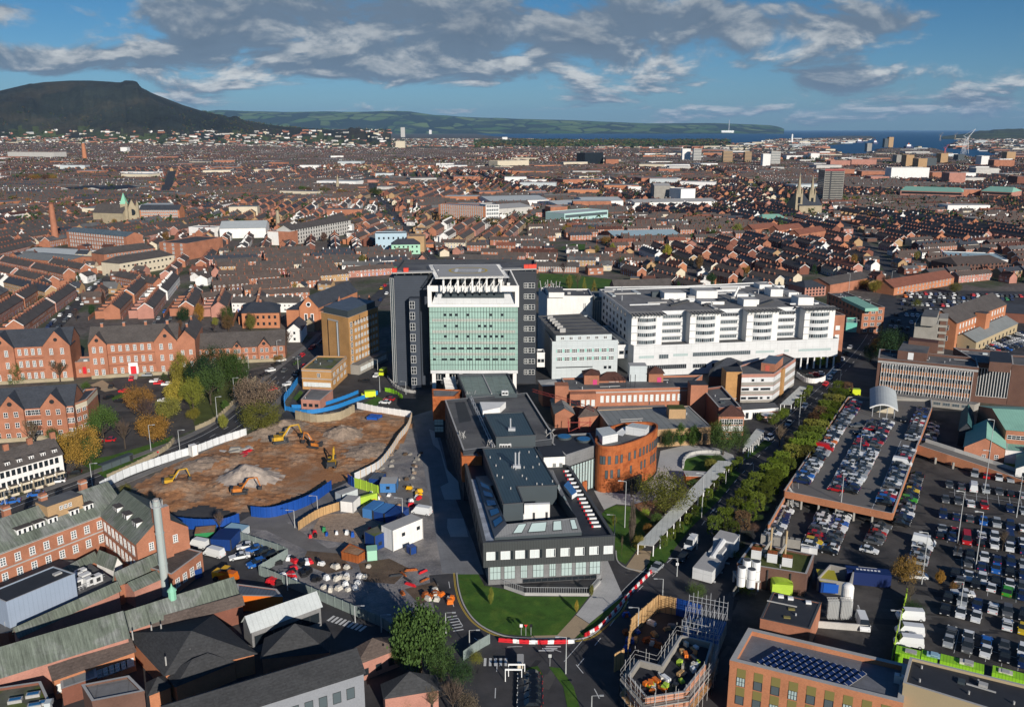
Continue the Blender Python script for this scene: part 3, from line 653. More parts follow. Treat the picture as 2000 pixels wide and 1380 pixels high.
 for i in range(9):
  f=(i+.5)/9;p=A[0]+(A[1]-A[0])*f;mb=MB();p.y+=1.2;mb.tube((p.x,p.y,zf-2),(p.x,p.y,z-.5),.42 if i%2==0 else.25,'render_white',8)
  if i<8:mb.tube((p.x,p.y,zf-2),(p.x+3.4,p.y,z-.6),.16,'render_white',5)
  mb.build('deck_leg',r)
 mb=MB();mb.box(g0+1.5,g1-1.5,YF+6,Y0-.05,zg1+1.2,zp,'roof_black','roof_flat')
 for i in range(22):x=g0+2+rnd.random()*(g1-g0-5);y=YF+6.5+rnd.random()*3;mb.box(x,x+1+rnd.random()*1.5,y,y+1.2,zp,zp+.8+rnd.random()*2.6,rnd.choice(['render_white','coping','roof_black']))
 mb.build('roof_plant',r)
 for x0_,x1_,y in((766,846,531),(980,1046,525)):
  zz=zt+1.3;p,q_=G(x0_,y,zz),G(x1_,y-2,zz);mb=MB();d=(q_-p).normalized();mb.rect((p+q_)/2,d,(q_-p).length,4,zz-.4,zz,'coping',bot=True)
  for k in range(5):s_=p+(q_-p)*(k+.5)/5;mb.tube((s_.x,s_.y,zt+.1),(s_.x,s_.y,zz-.4),.2,'coping',5)
  mb.build('walkway',r)
  for k in(.06,.34)if x0_<800 else(.72,.86,.96):s_=p+(q_-p)*k;mb=MB();mb.box(s_.x-.9,s_.x+.9,s_.y-1,s_.y+1,zz,zz+1.5,'red_bright');mb.build('foam_monitor',r)
plain('red_bright',(.7,.06,.03));mat('band_rose',(.40,.42,.37),nz=.12,rough=.4)
tower()
# ---------------- yellow brick tower + low blocks
def yellow():
 z=HT(680,729,622);NL,NR,FR=G(627,611.5,z),G(680,623,z),G(738,600.6,z);q=[NL,NR,FR,NL+FR-NR]
 r=thing('ward_tower','tall yellow brick tower with a grey metal penthouse beside the black tower','building',(NR.x,NR.y,0))
 mb=MB();mb.prism(q,0,z,'brick_yellow');mb.build('wall',r)
 mb=MB();flat_roof(mb,q,z,.5,'roof_flat','brick_yellow','coping');mb.build('roof',r)
 qi=inset(q,1.0);mb=MB();mb.prism(qi,z,z+3.0,'clad_slate','metal_roof');mb.build('penthouse',r)
 windows(r,NR,FR,[z-3.1-3.05*k-.4 for k in range(7)],8,1.5,1.4,'sash',.17,.03)
 windows(r,NR,FR,[z-2.6],9,.8,.9,'dark',.12,.03)
 for k in range(7):window(r,NR+(FR-NR)*.08,FR-NR,z-4-2.9*k,1.7,2.3,'white','stair_window')
 quadwin(r,'recess_strip',NL,NR,.22,.25,2,z-2.2,'black');quadwin(r,'stair_strip',NL,NR,.57,.63,3,z-2.2,'frame_white',.1,'glass_grey',1)
 quadwin(r,'lintel',NL,NR,.25,.64,z-2.2,z-1.5,'coping',.12)
 for f in(.36,.7):
  p=NR+(FR-NR)*f;n=Vector(((FR-NR).y,-(FR-NR).x)).normalized();mb=MB();mb.tube((p.x+n.x*.2,p.y+n.y*.2,0),(p.x+n.x*.2,p.y+n.y*.2,z),.12,'dark_steel',5);mb.build('drainpipe',r)
 mb=MB();d=FR-NR;n=Vector((d.y,-d.x)).normalized();mb.prism([NR+n*.02,FR+n*.02,FR+n*4,NR+n*4],0,4.2,'concrete','roof_felt');mb.build('podium',r)
 windows(r,NR+n*4,FR+n*4,[1.3],8,2.4,1.8,'plain_white',.05,.05)
mat('metal_roof',(.10,.12,.145),pat='seam',pw=.8,rough=.5);yellow()
z=HT(590,760,722.5);q=RP([(589,722),(647,724.6),(677,698),(620,697)],z)
r=simple('day_block','two storey yellow brick block with mossy flat roof and stone bands','building',q,0,z,'brick_yellow','roof_mossy_flat')
for zz in(z-.35,z-3.6):mb=MB();mb.prism(inset(q,-.1),zz,zz+.35,'coping',bot=True);mb.build('stone_band',r)
windows(r,q[0],q[1],[z-6.6],7,1.7,1.7,'plain_white');windows(r,q[1],q[2],[z-2.9,z-6.2],4,2.2,1.6,'white');window(r,q[0]+(q[1]-q[0])*.57,q[1]-q[0],z-2.8,1.3,1.7,'white')
q=RP([(588,781),(625,783),(650,762),(607,759)],3.4);r=simple('entrance_annex','single storey annex with cracked grey flat roof below the yellow block','building',q,0,3.4,'brick_pink','roof_felt',.3)
windows(r,q[0],q[1],[1],3,1.4,1.2,'dark')
# ---------------- long central building
def central():
 zf,zm=10.6,13.6
 r=thing('new_hospital_wing','long dark metal clad building with glazed end on the front lawn','building',(G(1070,1145).x,G(1070,1145).y,0))
 F=RP([(944,1065),(1201,1051.5),(1114,915),(1060,893),(905,897)],zf)
 NLo=F[0];NRo=F[1];dn=(NRo-NLo).normalized();nn=Vector((dn.y,-dn.x))
 mb=MB();mb.prism(F,5.2,zf,'zinc_dark',bot=True);mb.build('upper_wall',r)
 mb=MB();flat_roof(mb,F,zf,.7,'roof_black','zinc_dark','coping_dark',.7);mb.build('roof',r)
 F2=inset(F,1.2);F2[0]=F[0]-nn*1.5+dn*1.2;F2[1]=F[1]-nn*1.5-dn*2.4
 mb=MB();mb.prism(F2,0,5.2,'stone_grey');mb.build('lower_wall',r)
 for i in range(9):
  window(r,NLo+(NRo-NLo)*(.055+.1105*i+(.02 if i>3 else 0)*.6),dn,7.0,2.0 if i in(0,)else 2.15,2.0,'blind','window')
  if i<8:quadwin(r,'dark_panel',NLo,NRo,.093+.1105*i,.112+.1105*i,7.0,9.0,'glass_dark')
 for i in range(8):window(r,F2[0]+(F2[1]-F2[0])*(.06+.125*i),dn,1.3,1.5 if i in(2,4)else 2.5,3.6,'pale','ground_floor_window')
 a=F2[0]+(F2[1]-F2[0])*.3;b_=F2[0]+(F2[1]-F2[0])*.95;quadwin(r,'basement_glazing',F2[0],F2[1],.3,.95,.1,1.1,'glass_dark',.04,'dark_steel',12)
 windows(r,F[4],F[0],[6.6],9,1.1,2.4,'slim');windows(r,F2[4],F2[0],[1.2],8,1.6,3,'slim')
 mb=MB();ln=RP([(985,1148),(1025,1162),(1150,1163),(1172,1138)],0)
 for i in range(3):
  a,b_=ln[i],ln[i+1];n_=int((b_-a).length/.5);mb.rect((a+b_)/2,b_-a,(b_-a).length,.3,0,.7,'coping')
  for k in range(n_+1):p=a+(b_-a)*k/n_;mb.tube((p.x,p.y,.7),(p.x,p.y,2.0),.035,'steel',4,cap=False)
  mb.tube((a.x,a.y,2.0),(b_.x,b_.y,2.0),.05,'steel',4)
 mb.build('terrace_railing',r)
 O=RP([(966,1054),(1136,1043),(1080,921),(929,934)],zf+.3);I=RP([(990,1023.6),(1126,1011),(1078,942),(957,948)],zf+2.9)
 for i in range(4):
  j=(i+1)%4;mb=MB();mb.poly([(O[i].x,O[i].y,zf),(O[j].x,O[j].y,zf),(O[j].x,O[j].y,zf+.9),(O[i].x,O[i].y,zf+.9)],'clad_slate')
  mb.poly([(O[i].x,O[i].y,zf+.9),(O[j].x,O[j].y,zf+.9),(I[j].x,I[j].y,zf+3),(I[i].x,I[i].y,zf+3)],'zinc_grey')
  mb.poly([(I[i].x,I[i].y,zf+3),(I[j].x,I[j].y,zf+3),(I[j].x,I[j].y,zf+.1),(I[i].x,I[i].y,zf+.1)],'clad_slate');o=mb.build('roof_skirt',r)
  spec={0:[(.24,.1),(.47,.2),(.72,.1),(.93,.06)],1:[(.3,.09),(.5,.09),(.72,.09)],2:[],3:[(.12,.1),(.3,.1),(.48,.1),(.66,.1),(.84,.1)]}[i]
  for f,wd in spec:
   def P(u,v):lo=O[i]+(O[j]-O[i])*u;hi=I[i]+(I[j]-I[i])*u;p=lo+(hi-lo)*v;return(p.x,p.y,zf+.9+2.1*v+.08)
   gm='glass_pale' if i!=3 else 'glass_blue';mb=MB();mb.poly([P(f-wd/2-.008,.16),P(f+wd/2+.008,.16),P(f+wd/2+.008,.9),P(f-wd/2-.008,.9)],'dark_steel')
   def Q(u,v):a_=P(u,v);return(a_[0],a_[1],a_[2]+.05)
   mb.poly([Q(f-wd/2,.22),Q(f+wd/2,.22),Q(f+wd/2,.84),Q(f-wd/2,.84)],gm);mb.build('roof_window',o)
 zp=15.6;P=RP([(983,985),(1022,982),(1009.5,950.6),(1088,948),(1044,873),(943,876)],zp)
 mb=MB();mb.prism(P,zf+.06,zp,'clad_slate','zinc_blue');mb.build('plant_pavilion',r)
 mb=MB()
 for i in range(6):a,b_=P[i],P[(i+1)%6];mb.rect((a+b_)/2,b_-a,(b_-a).length,.35,zp,zp+.22,'coping_dark')
 mb.build('pavilion_edge',r)
 a,b_=P[1],P[3];W=RP([(1024,988),(1074,986)],zf+3.6);mb=MB();mb.prism([W[0],W[1],W[1]+Vector((0,1.0)),W[0]+Vector((0,1.0))],zf+.1,zf+3.9,'render_white');mb.build('white_wall',r)
 for f in(.33,.83):quadwin(r,'plant_door',W[0],W[1],f,f+.09,zf+.1,zf+1.9,'dark_steel')
 M=RP([(905,884),(1078,862),(1076,846),(1029,771),(869,785)],zm);mb=MB();mb.prism(M,0,zm,'slab_black');mb.build('rear_wall',r)
 mb=MB();flat_roof(mb,M,zm,.8,'roof_flat','slab_black','coping');mb.build('rear_roof',r)
 windows(r,M[4],M[0],[2,5.5,9],10,1.0,2.0,'slim')
 zq=17.0;P2=RP([(969,854),(1046,850),(1022,805),(946,809)],zq);mb=MB();mb.prism(P2,zm+.06,zq,'clad_slate','zinc_blue');mb.build('rear_pavilion',r)
 mb=MB()
 for i in range(4):a,b_=P2[i],P2[(i+1)%4];mb.rect((a+b_)/2,b_-a,(b_-a).length,.35,zq,zq+.22,'coping_dark')
 mb.build('pavilion_edge',r)
 D=RP([(897,826),(921,822),(908,785),(889,786)],zm);mb=MB();mb.poly([(p.x,p.y,zm+.1)for p in D],'roof_black');mb.build('roof_recess',r)
 T=RP([(943,806),(976,799),(988,788),(937,788)],zm+1.4);mb=MB();mb.prism(T,zm+.06,zm+2.0,'render_white','render_white');mb.build('rooflight_hood',r)
 zh=15;H=RP([(910,771),(1010,768),(991,731),(894,733)],zh);mb=MB();mb.prism(H,0,zh,'clad_slate','roof_glazed');mb.build('rear_hall',r)
 mb=MB();m_=(H[0]+H[1])/2;m2=(H[2]+H[3])/2;mb.rect((m_+m2)/2,m2-m_,(m2-m_).length,.4,zh,zh+.3,'coping')
 for a,b_ in((H[1],H[2]),(H[2],H[3]),(H[3],H[0])):mb.rect((a+b_)/2,b_-a,(b_-a).length,.5,zh,zh+.5,'coping_dark')
 mb.build('hall_edge',r)
 LZ=RP([(870,757),(893,757),(889,735),(866,737)],13);mb=MB();mb.prism(LZ,0,12,'clad_slate','roof_black')
 for i in range(9):f=i/8;a=LZ[0]+(LZ[3]-LZ[0])*f;b_=LZ[1]+(LZ[2]-LZ[1])*f;mb.rect((a+b_)/2,b_-a,(b_-a).length,.35,12.6,12.9,'render_white')
 mb.build('roof_lattice',r)
 for px,z0_,z1_ in(([(845,776),(888,776),(902,763),(844,761)],6.2,14.2),([(902,893),(941,893),(928,878),(899,878)],5.8,13.0)):
  B=RP(px,z1_);mb=MB();mb.prism(B,z0_,z1_,'corten',bot=True);flat_roof(mb,B,z1_,.4,'roof_felt','corten','corten');mb.build('rusted_stair_box',r)
  if z0_<6:
   for f in(.42,.68):quadwin(r,'slot_window',B[0],B[1],f,f+.13,z0_+1,z0_+3.4,'glass_dark')
 B=RP([(845,776),(888,776),(902,763),(844,761)],14.2);mb=MB();mb.prism(inset(B,.5),0,6.2,'slab_black');mb.build('stair_base',r);B=RP([(902,893),(941,893),(928,878),(899,878)],13);mb=MB();mb.prism(inset(B,.4),0,5.8,'slab_black');mb.build('stair_base',r)
 windows(r,G(846,776,14.2),G(866,776,14.2),[2.2,4.6],1,3,2,'pale')
 Wb=RP([(1062,893),(1104,891),(1092,868),(1050,872)],13.6);mb=MB();mb.prism(Wb,0,13.6,'render_white','roof_black');mb.build('white_stair_box',r)
 for f in(.5,.8):quadwin(r,'vent',Wb[0],Wb[1],f-.06,f+.06,10.6,11.8,'glass_grey',.08,'coping',2)
 for x,y,h,k in((1006.5,913,4.2,2),(997,840,3.6,1)):
  c=G(x,y,zp if k==2 else zq);mb=MB()
  for i in range(k):mb.tube((c.x+i*.9,c.y,(zp if k==2 else zq)),(c.x+i*.9,c.y,(zp if k==2 else zq)+h),.22,'steel',8)
  mb.rect((c.x+.4,c.y),(1,0),2,1.2,(zp if k==2 else zq),(zp if k==2 else zq)+.8,'steel');mb.build('flue',r)
 for x,y,z_ in((979,875,zm),(984,875,zm),(989,875,zm),(994,875,zm),(1006,1015,zf+.1),(1018.5,1014,zf+.1),(983,771,15),(989,771,15)):
  c=G(x,y,z_);mb=MB();mb.rect(c,dn,1.15,1.1,z_,z_+1.5,'panel_white');mb.rect(c-nn*-.57,dn,.8,.06,z_+.4,z_+1.1,'dark_steel');mb.build('air_unit',r)
 for i in range(15):
  f=i/14;c=G(1109+(1166-1109)*f,921+(1029-921)*f,zf);mb=MB();mb.rect(c,dn,1.7,.5,zf+.1,zf+.45,'white');mb.rect(c-dn*1.1,dn,.4,.5,zf+.1,zf+.45,'red');mb.build('roof_ballast',r)
 for a,b_,z_ in(((918,776),(962,872),zm+1.2),((921,775),(966,871),zm+1.2)):
  p,q_=G(*a,z_),G(*b_,z_);mb=MB();mb.tube((p.x,p.y,z_),(q_.x,q_.y,z_),.16,'steel',5)
  for k in range(12):s_=p+(q_-p)*k/11;mb.tube((s_.x,s_.y,zm),(s_.x,s_.y,z_+.6),.06,'steel',4)
  mb.build('roof_pipe',r)
 for x,y,z_ in((922,775,zm),(960,872,zm),(940,875,zf),(1073,850,zm),(906,855,zm)):
  c=G(x,y,z_);mb=MB()
  for k in range(7):mb.tube((c.x+rnd.uniform(-1.4,1.4),c.y+rnd.uniform(-1,1),z_),(c.x+rnd.uniform(-1.8,1.8),c.y+rnd.uniform(-1.4,1.4),z_+1.8),.09,'coping',4)
  mb.build('pipe_rack',r)
 for _ in range(22):
  sx_,sy_=rnd.random(),rnd.random();c=P[5]+(P[4]-P[5])*sx_+(P[0]-P[5])*sy_*.8;z_=zp
  if not inside(c,P):continue
  mb=MB();mb.tube((c.x,c.y,z_),(c.x,c.y,z_+.55),.14,'coping',6);mb.build('roof_vent',r)
 S=RP([(1101,954),(1110,945),(1127,967),(1117,974)],zf+.2);mb=MB();mb.prism(S,zf+.1,zf+1.2,'white','blue_light');mb.build('plant_screen',r)
central()
b=MB();q=RP([(913,935),(930,936),(966,1055),(950,1060)],10.7);b.poly([(p.x,p.y,10.78)for p in q],'sheeting');mat('sheeting',(.34,.37,.42),nz=.4,ns=.5,fine=.4,rough=.5)
o=b.build('roof_sheeting',loc=(q[0].x,q[0].y,10.7));tag(o,'crumpled pale sheeting laid along the left roof edge of the dark wing','sheeting')
# ---------------- glass link and oval
def link():
 z=12.4;q=RP([(1105,892),(1165,872),(1152,848),(1080,852),(1078,868)],z)
 r=thing('glass_link','glass walled link between the dark wing and the rusty oval building','building',(q[0].x,q[0].y,0))
 mb=MB();mb.prism(q,0,z,'stone_grey');mb.build('wall',r);mb=MB();flat_roof(mb,q,z,.5,'roof_black','stone_grey','coping');mb.build('roof',r)
 quadwin(r,'glazing',q[0],q[1],.14,.98,.3,z-3,'glass_pale',.25,'dark_steel',9,.1)
 for k in range(9):quadwin(r,'glazing_bar',q[0],q[1],.14+rnd.random()*.5,.5+rnd.random()*.45,1.2+k*1.0,1.3+k*1.0,'coping',.4)
 for x,y in((1102,855),(1140,860)):
  c=G(x,y,z);mb=MB();mb.tube((c.x,c.y,z),(c.x,c.y,z+.6),2.2,'clad_slate',20);mb.tube((c.x,c.y,z+.6),(c.x,c.y,z+.68),1.9,'glass_blue',20);mb.build('round_skylight',r)
 c=G(1138,962);mb=MB();mb.box(c.x-1,c.x+1.2,c.y,c.y+5,0,3.4,'corten');mb.build('porch',r)
link()
def oval():
 z=HT(1180,960,870)
 px=[(1162.5,862),(1168,868.5),(1182,871.5),(1206,870),(1230,864),(1252,856),(1272,846),(1282,838),(1285,832),(1282,827),(1270,823.5),(1245,823),(1215,826),(1190,833),(1172,843),(1164,853)]
 q=smoothline(RP(px+px[:1],z),3)[:-1]
 r=thing('corten_building','rusty orange steel clad oval building beside the big garden tree','building',(q[6].x,q[6].y,0))
 mb=MB();mb.prism(q,0,z-.92,'corten');o=mb.build('wall',r)
 mb=MB();flat_roof(mb,q,z-.92,.92,'roof_flat','corten','corten',.5);mb.build('roof',r)
 L=len(q)
 def at(f):
  i=f*24;k=int(i);t=i-k;a,b_=q[k],q[k+1];return a+(b_-a)*t,(b_-a)
 for f,rows in[(.20,1),(.24,3),(.30,3),(.37,3),(.42,1),(.50,3),(.56,1),(.62,3),(.66,3),(.70,1),(.74,3),(.78,3),(.82,3),(.86,1),(.9,3),(.94,3)]:
  p,d=at(f)
  if rows&1:window(r,p,d,z-5.4,.85,2.5,'slim')
  if rows&2:window(r,p+d.normalized()*.8,d,z-9.6,.8,2.5,'slim')
 p,d=at(.60);q_,d2=at(.8);a=p+Vector((.3,-.3));quadwin(r,'entrance_glazing',at(.45)[0],at(.62)[0],0,1,.1,3.2,'glass_dark',.5,'dark_steel',6)
 for fx in([(1164,836),(1190,832),(1207,846),(1177,852)],[(1222,832),(1262,838),(1268,830),(1235,825)]):
  B=RP(fx,z+1.6);mb=MB();mb.prism(B,z-.85,z+1.6,'panel_white','roof_light');mb.build('roof_plant_box',r)
 B=RP([(1200,842),(1216,846),(1232,840),(1218,838)],z);mb=MB();mb.poly([(B[0].x,B[0].y,z-.8),(B[1].x,B[1].y,z-.8),(B[2].x,B[2].y,z+.8),(B[3].x,B[3].y,z+.8)],'panel_white');mb.build('roof_hood',r)
oval()
# ---------------- white ward block
def ward():
 zp,zt=12.3,25.4;a,b_=G(1236,735),G(1633,718);d=(b_-a).normalized();n=Vector((d.y,-d.x));nb=-n;L=(b_-a).length
 r=thing('white_ward_block','long white hospital block with four curved window bays above a podium','building',(a.x,a.y,0))
 def W(u,v):return a+d*u+nb*v
 def U(px,v=0,z=0):
  A=a+nb*v;k=(px-1000)/FP;den=d.x-k*ct*d.y;return(k*(A.y*ct+(CZ-z)*st)-A.x)/den
 uc=U(1543);q=[W(0,0),W(uc,0),W(uc,14),W(L,14),W(L,40),W(-3,40)]
 mb=MB();mb.prism(q,0,5.2,'panel_white');mb.build('lower_wall',r)
 q2=[W(0,0),W(L,0),W(L,40),W(-3,40)];mb=MB();mb.prism(q2,5.2,zp,'panel_white',bot=True);flat_roof(mb,q2,zp,.8,'roof_flat','panel_white','coping');mb.build('podium',r)
 for i in range(7):p=W(uc+2+(L-uc-3)*i/6,.8);mb=MB();mb.tube((p.x,p.y,0),(p.x,p.y,5.2),.38,'render_white',10);mb.build('column',r)
 piers=[(1233,1244,1282,1293),(1347,1358,1397,1406),(1458,1470,1508,1519),(1570,1580,1619,1629)]
 v0=3.0
 allq=[W(U(1233,v0,18),v0+5),W(U(1629,v0,18),v0+5),W(U(1629,v0,18),62),W(U(1233,v0,18)+1,62)]
 mb=MB();mb.prism(allq,zp,zt,'panel_white');mb.build('upper_wall',r);mb=MB();flat_roof(mb,allq,zt,.5,'roof_felt','panel_white','coping');rf=mb.build('roof',r)
 for i in range(46):
  p=allq[0]+(allq[1]-allq[0])*rnd.uniform(.03,.97)+(allq[3]-allq[0])*rnd.uniform(.06,.94);mb=MB();k=rnd.random()
  if k<.3:mb.rect(p,d,rnd.uniform(6,16),rnd.uniform(.4,1.2),zt,zt+rnd.uniform(.4,1.1),rnd.choice(['coping','panel_white']));mb.build('roof_duct',rf)
  elif k<.6:mb.rect(p,d,rnd.uniform(2,5),rnd.uniform(2,5),zt,zt+rnd.uniform(.5,2.6),rnd.choice(['panel_white','coping','clad_slate','roof_black']));mb.build('roof_unit',rf)
  elif k<.85:mb.rect(p,nb,rnd.uniform(5,12),rnd.uniform(.5,2.5),zt+.02,zt+.5,rnd.choice(['roof_black','coping','roof_light']));mb.build('rooflight',rf)
  else:mb.tube((p.x,p.y,zt),(p.x,p.y,zt+2.4),.2,'steel',6);mb.build('roof_vent',rf)
 windows(r,allq[3]+(allq[0]-allq[3])*.1,allq[0],[zp+1.2+3.15*k for k in range(4)],7,2.2,1.6,'dark')
 fl=[zp+.9+3.15*k for k in range(4)]
 for k,(p0,p1,p2,p3)in enumerate(piers):
  u0,u1,u2,u3=[U(p,v0,18)for p in(p0,p1,p2,p3)]
  mb=MB();mb.prism([W(u0,v0),W(u1,v0),W(u2,v0),W(u3,v0),W(u3,v0+5),W(u0,v0+5)],zp+.01,zt,'render_white');mb.build('bay_wall',r)
  arc=[];nA=10
  for i in range(nA+1):t=i/nA;arc.append(W(u1+(u2-u1)*t,v0-1.3*math.sin(math.pi*t)**.8))
  for z in[zp+.02]+fl:
   pass
  mb=MB();lv=[zp+.02]+[x for f in fl for x in(f,f+1.55)]+[zt+.1]
  for i in range(0,len(lv),2):mb.prism(arc,lv[i],lv[i+1],'panel_white',bot=True)
  mb.build('curved_bay',r)
  for f in fl:
   mb=MB();arc2=[p+nb*.15 for p in arc]
   for i in range(nA):
    p,q_=arc2[i],arc2[i+1];mb.poly([(p.x,p.y,f),(q_.x,q_.y,f),(q_.x,q_.y,f+1.55),(p.x,p.y,f+1.55)],'glass_grey' if(i+k)%4 else 'glass_dark');mb.rect(p,d,.14,.3,f,f+1.55,'steel')
   mb.build('bay_window',r)
  for f in fl:
   p=W(u0-.6,v0-.3);mb=MB();mb.prism([W(u0-.2,v0-.6),W(u1,v0-.6),W(u1,v0),W(u0-.2,v0)],f+1.6,f+1.75,'steel',bot=True);mb.build('brise_soleil',r)
  mb=MB();mb.prism(inset([W(u0-.8,v0-3),W(u3+.8,v0-3),W(u3+.8,v0+4),W(u0-.8,v0+4)],0),zt+.55,zt+.75,'concrete',bot=True)
  for i in range(10):p=W(u0+(u3-u0)*i/9,v0-2.6);mb.rect(p,nb,5,.25,zt+.75,zt+1.0,'dark_steel')
  mb.build('bay_canopy',r)
  if k<3:
   v1=U(piers[k+1][0],v0,18);c0=W(u3,v0+5-.05);c1=W(v1,v0+5-.05)
   for f in fl:
    s=.04;e=.80;o=quadwin(r,'ribbon_window',c0,c1,s,e,f,f+1.45,rnd.choice(['glass_grey','glass_dark','glass_grey']),.12,'steel',12,.13)
    mb=MB();p0_,p1_=c0+(c1-c0)*.0,c0+(c1-c0)*.86;mb.prism([p0_+n*1.0,p1_+n*1.0,p1_,p0_],f+1.5,f+1.7,'steel',bot=True);mb.build('brise_soleil',r)
 for x0,x1,z0,h,m_ in[(1248,1277,7.6,1.2,'glass_pale'),(1287,1305,7.2,1.9,'glass_grey'),(1315,1343,8.0,1.2,'glass_pale'),(1353,1465,7.6,1.8,'glass_grey'),(1476,1512,8.0,1.1,'glass_pale'),(1532,1540,8,1.1,'glass_pale'),(1560,1622,8.0,1.1,'glass_pale'),(1248,1340,2.6,2.0,'glass_dark'),(1353,1379,2.6,1.8,'glass_dark'),(1390,1408,2.6,1.8,'glass_dark')]:
  quadwin(r,'podium_window',W(U(x0,0,z0),0),W(U(x1,0,z0),0),0,1,z0,z0+h,m_,.06,'steel' if m_!='glass_pale' else 'panel_grey',max(2,int((x1-x0)/4)),.1)
 for x0,x1,y0,y1,dp in[(1361,1402,568,587,9),(1453,1483,585,601,7),(1560,1590,581,599,7),(1506,1530,565,583,7),(1484,1508,556,567,7),(1298,1340,572,588,8),(1370,1415,589,596,8),(1541,1561,571,582,6),(1440,1462,574,583,6)]:
  z1=zt+(y1-y0)*.19;p,q_=G(x0,y0,z1),G(x1,y0,z1);mb=MB();mb.prism([p,q_,q_+nb*dp,p+nb*dp],zt,z1,'render_white','coping');mb.build('plant_box',r)
 for i in range(3):
  x0=(1310,1375,1480)[i];c=G(x0,598,zt);mb=MB()
  for k in range(10):mb.rect(c+d*k*1.2+nb*(k*1.0),d,.8,2.4,zt+.3,zt+.9,'dark_steel')
  mb.build('louvre_rack',r)
 c=G(1430,588,zt);mb=MB();mb.tube((c.x,c.y,zt),(c.x+3,c.y+2,zt+6),.5,'render_white',8);mb.tube((c.x,c.y,zt),(c.x,c.y,zt+2.2),1.2,'coping',10);mb.build('roof_mast',r)
 E=[W(L-1+.02,8),W(L+6.5,8),W(L+6.5,44),W(L-1+.02,44)];mb=MB();mb.prism(E,0,21,'brick');flat_roof(mb,E,21,.5,'roof_flat','brick','coping');mb.build('brick_end',r)
 windows(r,E[0],E[1],[3,7,11,15],1,2.0,1.8,'plain_white',.3,.1)
ward()
def rear_range():
 for nm,lab,px,z0_,z1_,m_ in[('white_plant_block','blank white block between the black tower and the glazed stair',[(1069,580),(1158,580),(1150,566),(1052,566)],0,22.5,'render_white'),('rear_ward_range','long low white range with window strips behind the ward block roof',[(1186,577),(1340,576),(1500,566),(1500,552),(1340,560),(1180,562)],0,22.8,'panel_white')]:
  q=RP(px,z1_);r=simple(nm,lab,'building',q,z0_,z1_,m_,'roof_flat')
  if nm=='white_plant_block':
   mb=MB();p=RP([(1072,571),(1102,571),(1098,560),(1065,560)],25);mb.prism(p,22.5,25,'render_white','roof_flat');mb.build('roof_box',r)
   for f in(.8,.83):quadwin(r,'slot',q[0],q[1],f,f+.012,15.5,19.5,'dark_steel')
   for i in range(9):c=G(1058+i*4,569+(i%3),22.5);mb=MB();mb.tube((c.x,c.y,22.5),(c.x+rnd.uniform(-1,1),c.y,26.5+rnd.random()*2),.2,'coping',5);mb.tube((c.x,c.y,24),(c.x+2,c.y,25),.3,'white',5);mb.build('antenna',r)
  else:
   windows(r,q[0],q[1],[15,18.5],12,2.2,2.2,'grey');windows(r,q[1],q[2],[19],10,3,1.8,'bandd')
 q=RP([(1160,582),(1200,583),(1196,572),(1156,571)],22.6);r=simple('glazed_stair','glazed stair tower joining the white hospital blocks','building',q,0,22.6,'clad_slate')
 quadwin(r,'glazing',q[0],q[1],.05,.62,2,21.5,'glass_grey',.08,'coping',5);quadwin(r,'white_panel',q[0],q[1],.64,1,2,21.8,'metal_blue',.06)
 q=RP([(1203,640),(1236,624),(1236,600),(1203,596)],20);
 z=HT(1080,740,670);q=RP([(1078.5,670),(1207,667),(1150,618),(1050,624)],z)
 r=simple('clinic_block','pale grey panelled block with teal window bands and set back roof storey','building',q,0,z,'panel_grey','roof_flat',.7)
 q2=RP([(1086,655),(1195,652),(1137,614),(1051,618)],z+2.9);mb=MB();mb.prism(q2,z,z+2.9,'panel_grey','roof_flat');mb.build('roof_storey',r)
 d=(q[1]-q[0]).normalized();up=(q2[3]-q2[0]).normalized()
 for i in range(7):f=i/6;a_,b_=q2[0]+(q2[3]-q2[0])*f,q2[1]+(q2[2]-q2[1])*f;mb=MB();mb.rect((a_+b_)/2,b_-a_,(b_-a_).length,.35,z+2.9,z+3.3,'dark_steel');mb.build('roof_rib',r)
 for i in range(6):c=q2[0]+up*(6+i*5)+d*4;mb=MB();mb.rect(c,d,2.4,1.6,z+2.9,z+4.6,'coping');mb.build('air_unit',r)
 for zz in(z-4.2,z-7.6):
  quadwin(r,'teal_band',q[0],q[1],.06,.95,zz+.2,zz+1.5,'teal_pale',.03)
  windows(r,q[0]-Vector((0,.05)),q[1]-Vector((0,.05)),[zz],8,2.2,1.6,'bandw',.06,.04)
 quadwin(r,'strip_window',q[0],q[1],.06,.62,z-10.6,z-10.2,'glass_dark');windows(r,q[0],q[1],[z-11.4],2,1.2,1.2,'dark',.78,.08)
 windows(r,q2[0],q2[1],[z+1],6,1.5,1.2,'white')
 q=RP([(1207,676),(1234,675),(1230,668),(1205,670)],11.5);r=simple('link_bridge','short white bridge between the grey clinic and the ward block','building',q,6.2,11.5,'panel_white');windows(r,q[0],q[1],[8],2,2,1.5,'dark')
 q=RP([(1049,691),(1064,691),(1062,684),(1048,684)],12);r=simple('tower_bridge','small white bridge from the black tower to the clinic','building',q,6.5,12,'render_white');windows(r,q[0],q[1],[8.5],2,1.2,1.4,'dark')
plain('teal_pale',(.28,.55,.48));rear_range()
